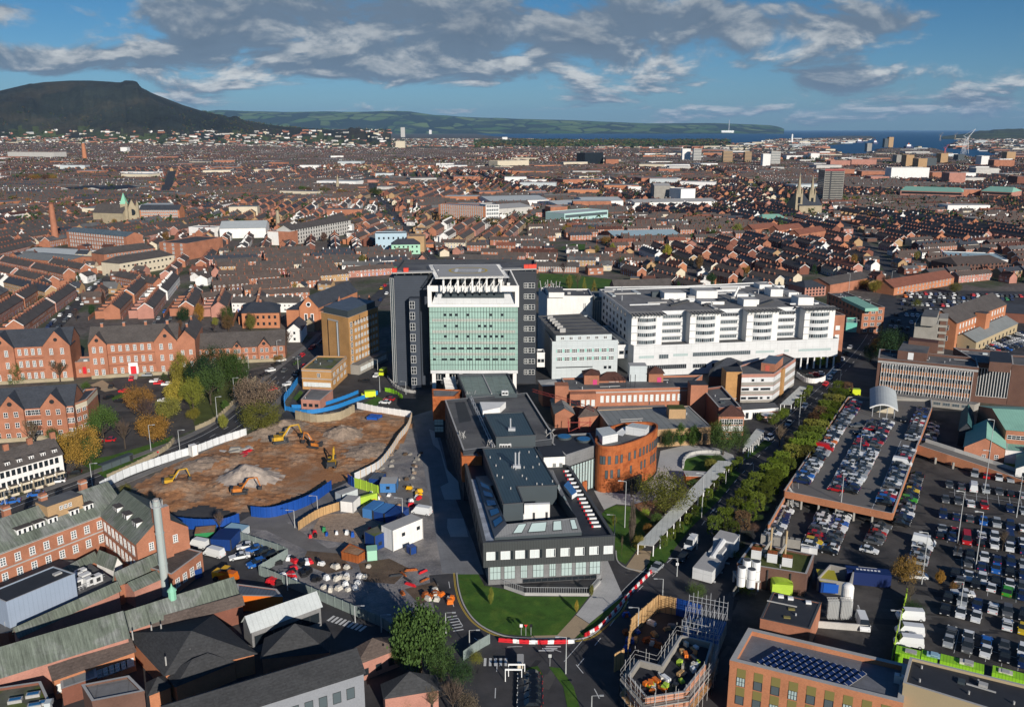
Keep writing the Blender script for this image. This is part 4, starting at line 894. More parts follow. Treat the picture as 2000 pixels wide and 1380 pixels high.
# ================================================================== EAST SIDE
def pitched(name,label,cat,q,ze,zr,wall,roof,along=0,hip=0,wins=None,group=None,chim=0,z0=0,ov=.35):
 c=sum((Vector((p[0],p[1]))for p in q),Vector((0,0)))/len(q);r=thing(name,label,cat,(c.x,c.y,z0),group)
 mb=MB();mb.prism(q,z0,ze,wall);mb.build('wall',r)
 mb=MB();mb.gable(q,ze,zr,roof,wall,along,ov,hip);rf=mb.build('roof',r)
 Q=[Vector(p)for p in q];a,b_=((Q[0]+Q[3])/2,(Q[1]+Q[2])/2)if not along else((Q[0]+Q[1])/2,(Q[3]+Q[2])/2)
 for i in range(chim):
  p=a+(b_-a)*((i+.5)/chim);mb=MB();mb.rect(p,b_-a,1.0,.8,zr-.8,zr+1.3,'brick');mb.rect(p,b_-a,1.15,.95,zr+1.3,zr+1.45,'coping');mb.build('chimney',rf)
 for s,zs,n,wd,h,stl in(wins or[]):windows(r,Q[s],Q[(s+1)%4],zs,n,wd,h,stl)
 return r
def brick_range():
 z=9.2;q=RP([(1111,765),(1343,759),(1372,735),(1096,741)],z)
 r=simple('old_brick_wing','long red brick hospital wing with round headed windows and twin brown capped turrets','building',q,0,z,'brick','roof_flat',.7)
 windows(r,q[0]+(q[1]-q[0])*.24,q[1],[z-4.2],15,1.15,2.4,'plain_white',.02,.06)
 quadwin(r,'parapet_band',q[0],q[1],0,1,z-.7,z-.3,'coping',.12)
 f=RP([(1112,763),(1163,762),(1163,757),(1112,758)],z+.6);n=Vector((0,-1));F=[f[0]+n*3.5,f[1]+n*3.5,f[1],f[0]]
 mb=MB();mb.prism(F,0,z+.4,'brick');mb.build('projecting_bay',r);windows(r,F[0],F[1],[z-4,z-8],3,1.2,2.2,'plain_white',.4,.02);windows(r,F[0],F[1],[z-4],1,3.4,2.2,'dark',.05,.62)
 c=G(1098,752,z+2.5);mb=MB();mb.box(c.x-2.6,c.x+2.2,c.y-2,c.y+3,0,z+2.8,'brick');mb.build('stair_tower',r)
 L=RP([(1166,797),(1302,793),(1298,786),(1168,789)],4.4);mb=MB();mb.prism(L,0,3.6,'render_white','roof_felt');mb.build('front_annex',r)
 for i in range(4):c=G(1200+i*22,787,4);mb=MB();mb.box(c.x-.5,c.x+.5,c.y-.5,c.y+.5,3.6,4.8,'dark_steel');mb.build('roof_cowl',r)
 for x0,x1,yb,yt,ya in((1141,1170,751,732,719),(1267,1295,746,729,714)):
  Y=G(x0,yb,z).y;p0,p1=Vector((XP(x0,Y,z),Y)),Vector((XP(x1,Y,z),Y));z1=ZY(yt,Y);w_=p1.x-p0.x;q_=[p0,p1,p1+Vector((0,w_)),p0+Vector((0,w_))]
  t=MB();t.prism(q_,z,z1,'brick');tt=t.build('turret',r)
  ap=(q_[0]+q_[2])/2;za=ZY(ya,ap.y);o=inset(q_,-.6);t=MB()
  for i in range(4):t.poly([(o[i].x,o[i].y,z1),(o[(i+1)%4].x,o[(i+1)%4].y,z1),(ap.x,ap.y,za)],'tile_maroon')
  t.build('turret_roof',tt);quadwin(tt,'pink_door',q_[0],q_[1],.58,.86,z,z+1.9,'pink')
 for px,zz,nm in(([(1166,742),(1222,741),(1212,730),(1172,731)],11.5,'tile_maroon'),([(1060,752),(1102,750),(1094,738),(1052,741)],9.5,'coping')):
  q_=RP(px,zz-1.2);mb=MB();mb.prism(q_,0,zz-1.5,'brick');mb.gable(q_,zz-1.5,zz+.8 if nm!='coping' else zz-1.2,nm,'brick',hip=3);mb.build('rear_roof',r)
 c=G(1247,745,z);mb=MB();mb.box(c.x-3.4,c.x+3,c.y,c.y+5,z,z+6,'panel_grey','coping');mb.build('lift_housing',r)
 for k in range(3):c=G(1222+k*9,757,z);mb=MB();mb.tube((c.x,c.y,z),(c.x,c.y,z+5),.12,'dark_steel',5);mb.build('antenna',r)
 q=RP([(1128,806),(1120,784),(1095,776),(1078,779)],6);q=RP([(1084,800),(1122,800),(1108,769),(1076,772)],6.5)
 r=pitched('link_corridor','pale green metal roofed brick link beside the dark hospital wing','building',q,5,7.0,'brick','roof_sheet',1)
brick_range()
q=RP([(1198,842),(1389,832),(1345,791),(1166,799)],6.2)
r=simple('service_block','wide low block with grey sheet roof behind the rusty oval building','building',q,0,5.8,'brick_tan','roof_sheet',.25)
windows(r,q[0]+(q[1]-q[0])*.4,q[1],[1.5],9,1.5,2.2,'dark');c=G(1320,812,6);mb=MB();mb.rect(c,(1,0),5.6,5,5.8,9.2,'brick_tan','grass_dull');mb.build('roof_tower',r)
q=RP([(1130,812),(1170,808),(1163,796),(1134,798)],6);r=pitched('pavilion','small brick pavilion with dark pyramid roof among red steelwork','building',q,5.5,8.5,'brick','slate_brown',hip=5)
def steelwork():
 z=7;p=[G(x,y,z)for x,y in((1040,780),(1120,803),(1160,820))];t=thing('crane_jib','dark red lattice crane jib reaching over the courtyard','crane',(p[2].x,p[2].y,0));b=MB()
 for a,c in((p[0],p[1]),(p[1],p[2])):
  for o in(0,.9):b.tube((a.x,a.y,z+3+o),(c.x,c.y,z+3+o),.1,'crane_red',4)
  n=8
  for k in range(n):u,v=a+(c-a)*k/n,a+(c-a)*(k+1)/n;b.tube((u.x,u.y,z+3+(k%2)*.9),(v.x,v.y,z+3+((k+1)%2)*.9),.06,'crane_red',4)
 b.build('jib',t);b=MB();m_=G(1132,836,z)
 for dx in(-3,0,3):
  for dy in(0,3):b.tube((m_.x+dx,m_.y+dy,0),(m_.x+dx*1.2,m_.y+dy,9.5),.13,'crane_red',4)
 for zz in(3,6,9):b.tube((m_.x-4,m_.y,zz),(m_.x+4,m_.y,zz),.12,'crane_red',4);b.tube((m_.x-3,m_.y,zz-3),(m_.x+3,m_.y,zz),.1,'crane_red',4)
 b.build('tower_frame',t)
plain('crane_red',(.32,.05,.04));steelwork()
z=9;q=RP([(1404,799),(1447,798),(1410,757),(1372,762)],z)
r=simple('dark_brick_range','dark brick range with flat roofs and a maroon hipped white windowed end','building',q,0,z,'brick_dark','roof_flat',.7)
e=RP([(1404,812),(1454,812),(1447,798),(1403,799)],8.2);mb=MB();mb.prism(e,0,8.1,'brick');mb.gable(e,8.1,10.8,'tile_maroon','brick',hip=4);mb.build('hipped_end',r);windows(r,e[0],e[1],[5.2],5,1.5,1.9,'white');quadwin(r,'white_band',e[0],e[1],.02,.98,2.8,4.8,'render_white',.05);windows(r,e[0],e[1],[.6],4,1.2,1.7,'white')
c=G(1362,765,z);mb=MB();mb.rect(c,(1,0),6,6,0,z+3.4,'brick','roof_black');mb.build('stair_tower',r)
def tan():
 z=HT(1511,785,732);q=RP([(1449,733),(1512,732),(1554,702),(1530,692),(1480,705),(1445,716)],z)
 r=simple('cream_office','cream and white banded four storey hospital office with yellow brick towers','building',q,0,z,'brick_pink','roof_flat',.5)
 mats='render_cream'
 for k in range(3):
  z0=1.0+3.5*k
  for a,b_,n in((q[0],q[1],14),(q[1],q[2],12)):
   quadwin(r,'window_band',a,b_,0.0,1 if a==q[0]else.3,z0,z0+1.9,'panel_white',.08)
   if a!=q[0]:quadwin(r,'window_band',a,b_,.44,1,z0,z0+1.9,'panel_white',.08)
   quadwin(r,'sill_band',a,b_,0,1,z0-1.4,z0-.05,'concrete',.03)
  windows(r,q[0]-Vector((0,.1)),q[1]-Vector((0,.1)),[z0+.35],13,1.0,.9,'dark',.02,.02,skip=lambda a,i:rnd.random()<.35)
 t=RP([(1419,726),(1450,726),(1445,715),(1410,716)],z+.8);mb=MB();mb.prism(t,0,z+.8,'brick_yellow','roof_black');mb.build('stair_tower',r)
 m_=q[1]+(q[2]-q[1])*.36;d=(q[2]-q[1]).normalized();mb=MB();mb.rect(m_,d,3.0,1.6,0,z+.4,'brick_yellow');mb.build('brick_pier',r)
 t=RP([(1487,708),(1515,711),(1530,697),(1502,693)],z+3.2);mb=MB();mb.prism(t,z,z+3.2,'brick','blue_roof');mb.build('penthouse',r);quadwin(r,'pink_door',t[0],t[1],.3,.6,z+.2,z+2.4,'red_door')
 l=RP([(1448,801),(1521,796),(1513,786),(1448,789)],3.6);mb=MB();mb.prism(l,0,3.6,'render_white','roof_flat');mb.build('entrance_block',r);quadwin(r,'glazing',l[0],l[1],.12,.2,.4,2.6,'glass_dark');quadwin(r,'glazing',l[0],l[1],.3,.45,.1,2.6,'glass_dark',.05,'white',3);quadwin(r,'brick_panel',l[0],l[1],.5,1,.1,2.5,'brick_pink')
mat('blue_roof',(.10,.15,.2),nz=.3);plain('red_door',(.55,.12,.08));tan()
for nm,lab,px,zz in[('dark_pavilion','dark pyramid roofed pavilion in front of the white podium',[(1395,722),(1450,720),(1448,706),(1398,708)],7.5),('low_pavilion','lower dark hipped pavilion left of the cream office',[(1385,735),(1418,735),(1414,722),(1388,722)],6)]:
 pitched(nm,lab,'building',RP(px,zz-2),zz-2,zz+1.4,'brick_dark','slate_blue',hip=5)
def office():
 z=HT(1709,776,703.5);a,b_=G(1715,703,z),G(1911,722,z);far=G(1914,707,z);d=(b_-a).normalized();n=Vector((-d.y,d.x));D=abs((far-b_).dot(n))+3;q=[a,b_,b_+n*D,a+n*D]
 r=simple('office_block','four storey office with brown spandrels and rows of white finned windows','building',q,0,z,'brick_brown','roof_flat',.9)
 fl=[z-2.9-3.25*k for k in range(4)]
 for f in fl:quadwin(r,'window_band',a,b_,.045,.955,f,f+1.75,'frame_white',.05);quadwin(r,'spandrel',a,b_,.045,.955,f-1.5,f-.02,'brick_pink2',.05)
 for k,f in enumerate(fl):windows(r,a-n*.08,b_-n*.08,[f+.1],24,1.05,1.5,'dark',.047,.047,styles=['dark','dark','slim'])
 mb=MB()
 for i in range(34):p=a+d*(b_-a).length*(.045+.91*i/33)-n*.2;mb.rect(p,d,.14,.4,fl[-1]-1.6,fl[0]+2.0,'frame_white')
 o=mb.build('fin_screen',r);quadwin(r,'cornice',a,b_,0,1,z-.8,z,'coping',.3)
 t=RP([(1754,684),(1811,690),(1818,671),(1765,666)],z+3.4);mb=MB();mb.prism(t,z,z+3.4,'brick_brown','roof_flat');mb.build('penthouse',r);quadwin(r,'white_door',t[0],t[1],.36,.55,z+.3,z+3,'white')
 t=RP([(1775,664),(1832,670),(1834,664),(1778,658)],z+5);mb=MB();mb.prism(t,z,z+5,'brick_brown','tile_maroon');mb.build('upper_plant',r)
 g=[q[0]-n*4,q[1]-n*4,q[1]+d*2,q[0]];mb=MB();mb.prism(g,0,2.6,'concrete','roof_felt');mb.build('ground_floor',r);windows(r,g[0],g[1],[.9],10,2.4,1.2,'grey')
 q2=RP([(1911,711),(1976,716),(1970,690),(1862,682)],z);r=simple('finned_wing','office wing with tall dark windows between white vertical fins','building',q2,0,z,'brick_brown','roof_felt',.8)
 for i in range(11):quadwin(r,'tall_window',q2[0],q2[1],.04+.087*i,.115+.087*i,2.6,z-1.3,'glass_dark',.08,'frame_white',1,.09)
 q3=RP([(1977,714),(2060,722),(2060,700),(1975,696)],z+.3);r=simple('brown_block','plain brown brick block at the end of the finned wing','building',q3,0,z+.3,'brick_brown','roof_flat');window(r,q3[0]+Vector((2,-.1)),q3[1]-q3[0],7.5,1.4,1.4,'dark')
 q4=RP([(1933,706),(1976,709),(1973,688),(1934,685)],z+3.6);mb=MB();mb.prism(q4,z,z+3.6,'brick_brown','roof_black');mb.build('plant_room',r)
mat('brick_pink2',(.40,.20,.11),nz=.12);office()
def tower2():
 z=HT(1790,700,628);q=RP([(1787,633),(1832,636),(1836,618),(1796,616)],z)
 r=simple('concrete_tower','grey concrete stair tower with open balconies beside the brick mill','tower',q,0,z,'concrete','roof_flat',.6)
 t=RP([(1800,618),(1830,620),(1835,606),(1806,604)],z+4);mb=MB();mb.prism(t,z,z+4,'concrete','roof_flat');mb.build('roof_storey',r)
 t=RP([(1834,622),(1852,623),(1853,612),(1836,612)],z+1);mb=MB();mb.prism(inset(t,.6),0,z+1,'brick_brown')
 for k in range(6):mb.prism(t,2+k*3,3.1+k*3,'concrete',bot=True)
 mb.build('balcony_stack',r)
tower2()
def mill():
 ze=13;a,b_=G(1869,631,ze),G(1966,594,ze);d=(b_-a).normalized();n=Vector((-d.y,d.x));q=[a,b_,b_+n*15,a+n*15]
 r=pitched('brick_mill','long orange brick four storey block with slate roof beside the concrete tower','building',q,ze,18,'brick_orange','slate',wins=[(0,[ze-3.2,ze-7.2,ze-11],16,1.2,2.2,'plain_white'),(3,[ze-4,ze-9],2,1.6,2.4,'white')])
 p=a+d*27;mb=MB();mb.rect(p-n*2,d,6,5,0,ze+1.6,'brick_orange','slate');mb.build('stair_turret',r)
 a,b_=G(1907,668,5),G(1988,631,5);d=(b_-a).normalized();n=Vector((-d.y,d.x));q=[a,b_,b_+n*12,a+n*12]
 pitched('store_shed','long tan rendered shed with pale sheet roof in front of the brick mill','building',q,5,8,'render_tan','roof_sheet',wins=[(0,[1.5],10,1.4,1.6,'dark'),(3,[1],2,1,1.8,'dark')])
 q=RP([(1950,606),(2040,612),(2040,596),(1958,592)],6);pitched('slate_shed','dark slate roofed row behind the pale shed','building',q,5,8,'brick_dark','slate_blue')
 z=HT(1686,652,603);q=RP([(1685,603),(1728,602),(1648,571),(1616,573)],z)
 r=simple('shaded_brick_block','four storey brick block with green rooftop housing, half in shadow','building',q,0,z,'brick','roof_flat')
 t=RP([(1690,602),(1716,601),(1672,579),(1644,580)],z+1.6);mb=MB();mb.prism(t,z,z+1.6,'roof_copper','roof_copper');mb.build('roof_housing',r);windows(r,q[0],q[1],[z-2.6,z-5.8,z-9,z-12],3,2,1.8,'white');windows(r,q[3],q[0],[z-2.6,z-5.8,z-9],9,1.8,1.8,'dark')
 q=RP([(1653,632),(1674,633),(1674,622),(1653,622)],9);r=simple('footbridge','glazed green footbridge between the brick end and the brick block','bridge',q,5,9,'teal','roof_copper')
mill()
# ---------------- multi-deck car park
ZD=3.6
def deck():
 px=[(1533,963),(1741,1007),(1790,872),(1818,799),(1817,784),(1658,779)];q=RP(px,ZD);z=ZD
 r=thing('car_park_deck','raised car park deck with orange brick parapets full of parked cars','car park',(q[1].x,q[1].y,0))
 mb=MB();mb.prism(q,z-.5,z,'concrete','asphalt_deck',True);mb.build('deck_slab',r)
 for i in range(6):
  a,b_=q[i],q[(i+1)%6];d=(b_-a).normalized();n=Vector((d.y,-d.x));s,e=(0,1)
  if i==2:s=.0;
  mb=MB();m_='brick_orange' if i in(0,1,2,5)else 'concrete';mb.rect((a+b_)/2+n*.2,d,(b_-a).length,.35,z-1.1,z+.9,m_,'coping',True);mb.build('parapet',r)
 lc=G(1500,1042,0);a,b_=q[0],Vector((lc.x,lc.y));d=(b_-a).normalized();mb=MB();mb.rect((a+b_)/2,d,(b_-a).length,.35,0,2.6,'brick_orange','coping');mb.build('boundary_wall',r)
 for i in range(1,6):
  for j in range(3):p=q[0]+(q[1]-q[0])*i/6+(q[4]-q[1])*j/4;mb=MB();mb.rect(p,(1,0),.5,.5,0,z-.5,'concrete');mb.build('column',r)
 mb=MB()
 for a,b_ in(((1715,822),(1640,968)),((1700,1000),(1760,860))):
  p,s_=G(*a,z),G(*b_,z);mb.rect((p+s_)/2,s_-p,(s_-p).length,.12,z+.004,z+.008,'line_white')
 mb.build('bay_marking',r)
 c0,c1=G(1697,814,z),G(1752,820,z);d=(c1-c0).normalized();n=Vector((-d.y,d.x));W_=(c1-c0).length;mb=MB();nn=10;Dp=24
 pr=[(W_*i/nn,2.6+2.6*math.sin(math.pi*(.12+.76*i/nn)))for i in range(nn+1)]
 for i in range(nn):
  for o in(0,.25):
   a,b_=c0+d*pr[i][0],c0+d*pr[i+1][0];mb.poly([(a.x,a.y,z+pr[i][1]-o),(b_.x,b_.y,z+pr[i+1][1]-o),(b_.x+n.x*Dp,b_.y+n.y*Dp,z+pr[i+1][1]-o),(a.x+n.x*Dp,a.y+n.y*Dp,z+pr[i][1]-o)],'roof_light')
  a,b_=c0+d*pr[i][0],c0+d*pr[i+1][0];mb.poly([(a.x,a.y,z+pr[i][1]-.5),(b_.x,b_.y,z+pr[i+1][1]-.5),(b_.x,b_.y,z+pr[i+1][1]),(a.x,a.y,z+pr[i][1])],'frame_white')
 t=thing('barrel_canopy','pale grey barrel vaulted pay canopy on the car park deck','canopy',(c0.x,c0.y,z));mb.build('vault',t)
 for i in range(4):
  for j in range(4):p=c0+d*(1+(W_-2)*i/3)+n*(1+7*j);mb=MB();mb.tube((p.x,p.y,z),(p.x,p.y,z+3.4+(1.2 if i in(1,2)else 0)),.13,'steel',6);mb.build('post',t)
 m_=c0+d*W_/2+n*13;mb=MB();mb.rect(m_,d,7,12,z,z+2.6,'render_cream','coping');mb.build('pay_kiosk',t)
 ln=[G(x,y,zz)for x,y,zz in((1789,873,z),(1850,893,z*.8),(1925,918,z*.4),(2010,948,0.3))];zs=[z,z*.8,z*.4,.3];t=thing('vehicle_ramp','brick sided ramp running down from the car park deck to the right','ramp',(ln[0].x,ln[0].y,0))
 mb=MB();wl=MB();w2=MB();far=offset(ln,7)
 for i in range(3):
  a,b_,c,e=ln[i],ln[i+1],far[i+1],far[i];za,zb=zs[i],zs[i+1]
  mb.poly([(a.x,a.y,za),(b_.x,b_.y,zb),(c.x,c.y,zb),(e.x,e.y,za)],'asphalt_deck')
  wl.poly([(a.x,a.y,-.5 if i>1 else max(0,za-2.0)),(b_.x,b_.y,0 if i>0 else max(0,zb-2.0)),(b_.x,b_.y,zb+1.0),(a.x,a.y,za+1.0)],'brick_orange');o_=offset(ln,.3)
  wl.poly([(a.x,a.y,za+1),(b_.x,b_.y,zb+1),(o_[i+1].x,o_[i+1].y,zb+1),(o_[i].x,o_[i].y,za+1)],'coping')
  w2.poly([(c.x,c.y,zb),(e.x,e.y,za),(e.x,e.y,za+1.1),(c.x,c.y,zb+1.1)],'concrete_light');o2=offset(ln,7.3);w2.poly([(e.x,e.y,za+1.1),(c.x,c.y,zb+1.1),(o2[i+1].x,o2[i+1].y,zb+1.1),(o2[i].x,o2[i].y,za+1.1)],'coping')
 mb.build('ramp_surface',t);wl.build('near_wall',t);w2.build('far_wall',t)
 for x,y,zz in((1835,912,0),(1870,922,0)):c=G(x,y);mb=MB();mb.tube((c.x,c.y+3,0),(c.x,c.y+3,2),.4,'concrete',6);mb.build('pier',t)
 c=G(1552,985,0);t=thing('fire_stair','steel stair climbing to the corner of the car park deck','staircase',(c.x,c.y,0));mb=MB()
 for i in range(12):mb.rect(c+Vector((i*.1,i*.45-1)),(1,0),1.6,.4,i*.3,i*.3+.12,'steel',bot=True)
 mb.build('flight',t);mb=MB()
 for s in(-.8,.8):mb.tube((c.x+s,c.y-1,1),(c.x+s+1.2,c.y+4.2,z+1),.05,'coping',4)
 for i in range(5):mb.tube((c.x-1.2,c.y-2+i,0),(c.x-1.2,c.y-2+i,z+1),.07,'white',4)
 mb.build('handrail',t)
deck()
# ---------------- green roofed clinic at the right edge
def clinic():
 r=pitched('green_roof_clinic','brick clinic with pale green metal pitched roof behind the ramp','building',RP([(1884,870),(1964,874),(1962,836),(1890,834)],5.4),5,8.2,'brick','roof_copper',1,wins=[(0,[1.5],3,1.2,1.4,'white')])
 q=RP([(1912,828),(1966,832),(2050,836),(2050,790),(1912,786)],9);q=RP([(1966,836),(2060,844),(2060,794),(1912,790)],9)
 pitched('green_roof_ward','taller brick ward with pale green roof at the right edge','building',q,8.5,11.5,'brick','roof_copper',wins=[(0,[5.5,2],5,2.6,1.4,'white')])
 pitched('teal_roof_house','small dark teal roofed house left of the green roofed clinic','building',RP([(1874,836),(1902,838),(1900,800),(1880,800)],6),5.5,8,'slab_black','tealroof',1)
 pitched('white_gabled_lodge','white gabled lodge at the right edge below the green roofed clinic','building',RP([(1985,912),(2050,920),(2050,885),(1988,882)],3.6),3.2,5.6,'render_white','roof_copper',1,wins=[(0,[1],2,1,1.2,'dark')])
 r=simple('flat_annex','low flat green annex with a dark window row beside the clinic','building',RP([(1964,880),(2020,886),(2020,858),(1966,856)],4),0,4,'render_white','roof_copper',.3);windows(r,G(1966,880,4),G(2010,884,4),[1.4],6,1.6,1.2,'dark')
mat('tealroof',(.04,.12,.12),pat='seam',pw=.8);clinic()
grass('clinic_verge',[(1880,878),(1900,884),(2010,912),(2010,935),(1940,905),(1875,884)],z=.06)
# ---------------- bottom right: solar roof building
def solar():
 z=10.8;q=RP([(1426,1288),(1764,1371),(1774,1297),(1462,1225)],z)
 r=thing('solar_roof_building','orange brick building with rows of solar panels on its grey roof','building',(q[0].x,q[0].y,0))
 mb=MB();mb.prism(q,-.1,z-.95,'brick_orange');mb.build('wall',r);mb=MB();flat_roof(mb,q,z-.95,.95,'roof_pv','brick_orange','coping',.9);mb.build('roof',r)
 d=(q[1]-q[0]).normalized();n=Vector((-d.y,d.x));L=(q[1]-q[0]).length
 for k in range(2):
  for i in range(9):
   f=.055+.105*i;p=q[0]+(q[1]-q[0])*(f+.02);zz=z-4.1-3.6*k
   quadwin(r,'window_panel',p-d*.75,p+d*.75,0,1,zz+1.2,zz+2.9,'olive',.05);window(r,p,d,zz-.5,1.45,1.7,'slim' if(i+k)%3 else 'pale')
 A0=G(1477,1289,z);A1=G(1652,1340,z);B0=G(1524,1262,z)
 e=(A1-A0).normalized();g=(B0-A0).normalized();nb=13;rl=(A1-A0).length/nb
 for i in range(nb):
  p=A0+e*(i*rl+.2);gl=(B0-A0).length;mb=MB();wdt=rl*.62;z0=z-.7
  for k in range(5):
   u,v=gl*k/5+.06,gl*(k+1)/5-.06;c=[p+g*u,p+e*wdt+g*u,p+e*wdt+g*v,p+g*v]
   mb.poly([(c[0].x,c[0].y,z0+.55),(c[1].x,c[1].y,z0+.15),(c[2].x,c[2].y,z0+.15),(c[3].x,c[3].y,z0+.55)],'panel_solar')
  c=[p-e*.05-g*.05,p+e*(wdt+.05)-g*.05,p+e*(wdt+.05)+g*(gl+.05),p-e*.05+g*(gl+.05)]
  mb.poly([(c[0].x,c[0].y,z0+.52),(c[1].x,c[1].y,z0+.12),(c[2].x,c[2].y,z0+.12),(c[3].x,c[3].y,z0+.52)],'coping');mb.poly([(c[0].x,c[0].y,z0-.15),(c[3].x,c[3].y,z0-.15),(c[3].x,c[3].y,z0+.52),(c[0].x,c[0].y,z0+.52)],'coping_dark')
  mb.build('solar_panel',r)
 for x,y in((1753,1322),(1763,1325)):c=G(x,y,z);mb=MB();mb.rect(c,d,1.0,.9,z-.9,z+.6,'panel_white');mb.build('air_unit',r)
 z2=12.6;q2=RP([(1764,1337),(2060,1428),(2060,1356),(1777,1287)],z2);r=simple('tan_annex','tan rendered block with black flat roof at the bottom right corner','building',q2,-.1,z2,'render_tan','roof_black',.5)
 for x,y in((1800,1305),(1796,1331),(1910,1332),(1892,1355),(1980,1375)):c=G(x,y,z2);mb=MB();mb.tube((c.x,c.y,z2),(c.x,c.y,z2+.6),.16,'coping',7);mb.build('roof_vent',r)
mat('roof_pv',(.16,.165,.18),nz=.2,ns=.3,rough=.6,pat='panel',pw=4,pk=.93);solar()
def yard():
 z=5.2;q=RP([(1485,1208),(1582,1229),(1604,1177),(1509,1156)],z);r=simple('black_roof_store','low brick store with plain black felt roof and white domes','building',q,0,z,'brick','roof_black',.15,'coping_dark')
 for x,y in((1525,1166),(1544,1170),(1579,1178)):c=G(x,y,z);mb=MB();mb.rect(c,(1,-.2),1.1,.8,z,z+.5,'white');mb.build('roof_dome',r)
 for x,y in((1546,1190),(1537,1206)):c=G(x,y,z);mb=MB();mb.rect(c,(1,-.2),1.3,.7,z,z+.3,'olive');mb.build('rooflight',r)
 z=5.0;q=RP([(1440,1102),(1575,1124),(1590,1086),(1470,1062)],z);d=(q[1]-q[0]).normalized();n=Vector((-d.y,d.x))
 r=simple('boiler_house','brown boiler house with mossy roof, two thin tan flues and white vents','building',q,0,z,'brick_brown','grass_dull',.5)
 for x,y in((1477,1088),(1508,1095),(1537,1103)):
  c=G(x,y,z);mb=MB();mb.rect(c,d,2.2,1.9,z,z+2.2,'panel_white','rust');mb.build('vent_housing',r)
 for x,y,yt in((1504,1078,1030),(1533,1085,1036)):
  c=G(x,y,z);mb=MB();mb.tube((c.x,c.y,z),(c.x,c.y,ZY(yt,c.y)),.26,'tan',8);mb.build('flue',r);mb=MB();mb.tube((c.x-2,c.y-1.5,z+.8),(c.x,c.y,z+3),.5,'concrete',8,.25);mb.build('flue_elbow',r)
 for x in(1492,1503,1517,1535,1546,1556):c=G(x,1060+(x-1492)*.14,z);mb=MB();mb.rect(c,d,1.5,1.2,z,z+2.2,'concrete');mb.build('duct_box',r)
 for x in(1572,1588):c=G(x,1080,0);mb=MB();mb.rect(c,d,1.9,1.0,0,1.6,'panel_white');mb.build('cabinet',r)
 for i in range(3):mb=MB();f=.12+.33*i;p=q[0]+(q[1]-q[0])*f-n*.2;mb.tube((p.x,p.y,0),(p.x,p.y,z),.15,'dark_steel',5);mb.build('drainpipe',r)
 k=0
 for x,y,lab in((1447,1120,'near left'),(1466,1124,'near right'),(1457,1105,'far left'),(1475,1108,'far right')):
  zb=2.6;c=G(x,y+22,zb);t=thing('storage_tank','white upright tank on the steel gantry, %s of the four'%lab,'tank',(c.x,c.y,zb),'white tanks on the gantry')
  mb=MB();mb.tube((c.x,c.y,zb),(c.x,c.y,zb+4.4),.95,'white',16);mb.build('shell',t);mb=MB();mb.tube((c.x,c.y,zb+4.4),(c.x,c.y,zb+4.46),.8,'coping_dark',16);mb.tube((c.x,c.y,zb+2.2),(c.x,c.y,zb+2.3),.98,'coping',16);mb.build('lid',t)
 c=G(1457,1150);t=thing('tank_gantry','white steel gantry carrying four tanks beside the boiler house','gantry',(c.x,c.y,0));mb=MB();mb.rect(c+Vector((.3,1.4)),(1,0),5,4.8,2.2,2.58,'coping',bot=True);mb.build('platform',t)
 for dx in(-2,2.4):
  for dy in(-.8,3.4):mb=MB();mb.rect(c+Vector((dx,dy)),(1,0),.35,.35,0,2.2,'white');mb.build('leg',t)
 c=G(1525,1158);t=thing('lime_skip','big lime green covered skip beside the boiler house','skip',(c.x,c.y,0));mb=MB();mb.rect(c,(1,-.15),4.4,3.2,.4,3.0,'lime_flat');mb.build('body',t);mb=MB()
 for i in range(6):a0,a1=math.pi*i/6,math.pi*(i+1)/6;mb.poly([(c.x-2.2*math.cos(a0),c.y-1.6,3.02+.7*math.sin(a0)),(c.x-2.2*math.cos(a1),c.y-1.6,3.02+.7*math.sin(a1)),(c.x-2.2*math.cos(a1),c.y+1.6,3.02+.7*math.sin(a1)),(c.x-2.2*math.cos(a0),c.y+1.6,3.02+.7*math.sin(a0))],'lime_flat')
 mb.build('cover',t)
 c=G(1651,1196);h=HT(1651,1196,1138);t=thing('silo','tall white domed gas tank standing behind two caged vaporisers','silo',(c.x,c.y,0));mb=MB();mb.tube((c.x,c.y,.8),(c.x,c.y,h-.9),1.25,'render_white',20)
 for i in range(4):a0,a1=math.pi/2*i/4,math.pi/2*(i+1)/4;mb.tube((c.x,c.y,h-.9+.9*math.sin(a0)),(c.x,c.y,h-.9+.9*math.sin(a1)),1.25*math.cos(a0),'render_white',20,max(1.25*math.cos(a1),.02),cap=False)
 mb.build('shell',t);mb=MB()
 for a in range(3):mb.tube((c.x+math.cos(a*2.1),c.y+math.sin(a*2.1),0),(c.x+math.cos(a*2.1),c.y+math.sin(a*2.1),.8),.14,'steel',5)
 mb.build('leg',t)
 for x,lab in((1624,'left'),(1650,'right')):
  c=G(x,1212);h=HT(x,1212,1168);t=thing('vaporiser','grey caged gas vaporiser rack, %s one of the pair before the silo'%lab,'vaporiser',(c.x,c.y,0),'gas vaporisers');mb=MB()
  for i in range(7):
   for j in range(4):mb.rect(c+Vector((-1+i*.33,-.7+j*.45)),(1,0),.1,.1,.8,h-.3,'lamp_grey')
  mb.build('fin_rack',t);mb=MB()
  for zz in(.7,h*.35,h*.65,h-.3):mb.rect(c,(1,0),2.3,.1,zz,zz+.12,'coping');mb.rect(c+Vector((0,.8)),(1,0),2.3,.1,zz,zz+.12,'coping')
  mb.build('brace_frame',t)
 c=G(1640,1228);t=thing('bund_wall','low concrete bund enclosing the vaporiser racks','wall',(c.x,c.y,0));mb=MB();mb.rect(c,(1,-.15),11,.3,0,1.5,'concrete_light');mb.rect(c+Vector((5.4,3)),(.2,1),7,.3,0,1.8,'concrete_light');mb.rect(c+Vector((-5.4,2)),(.2,1),5,.3,0,1.5,'concrete_light');mb.build('bund',t)
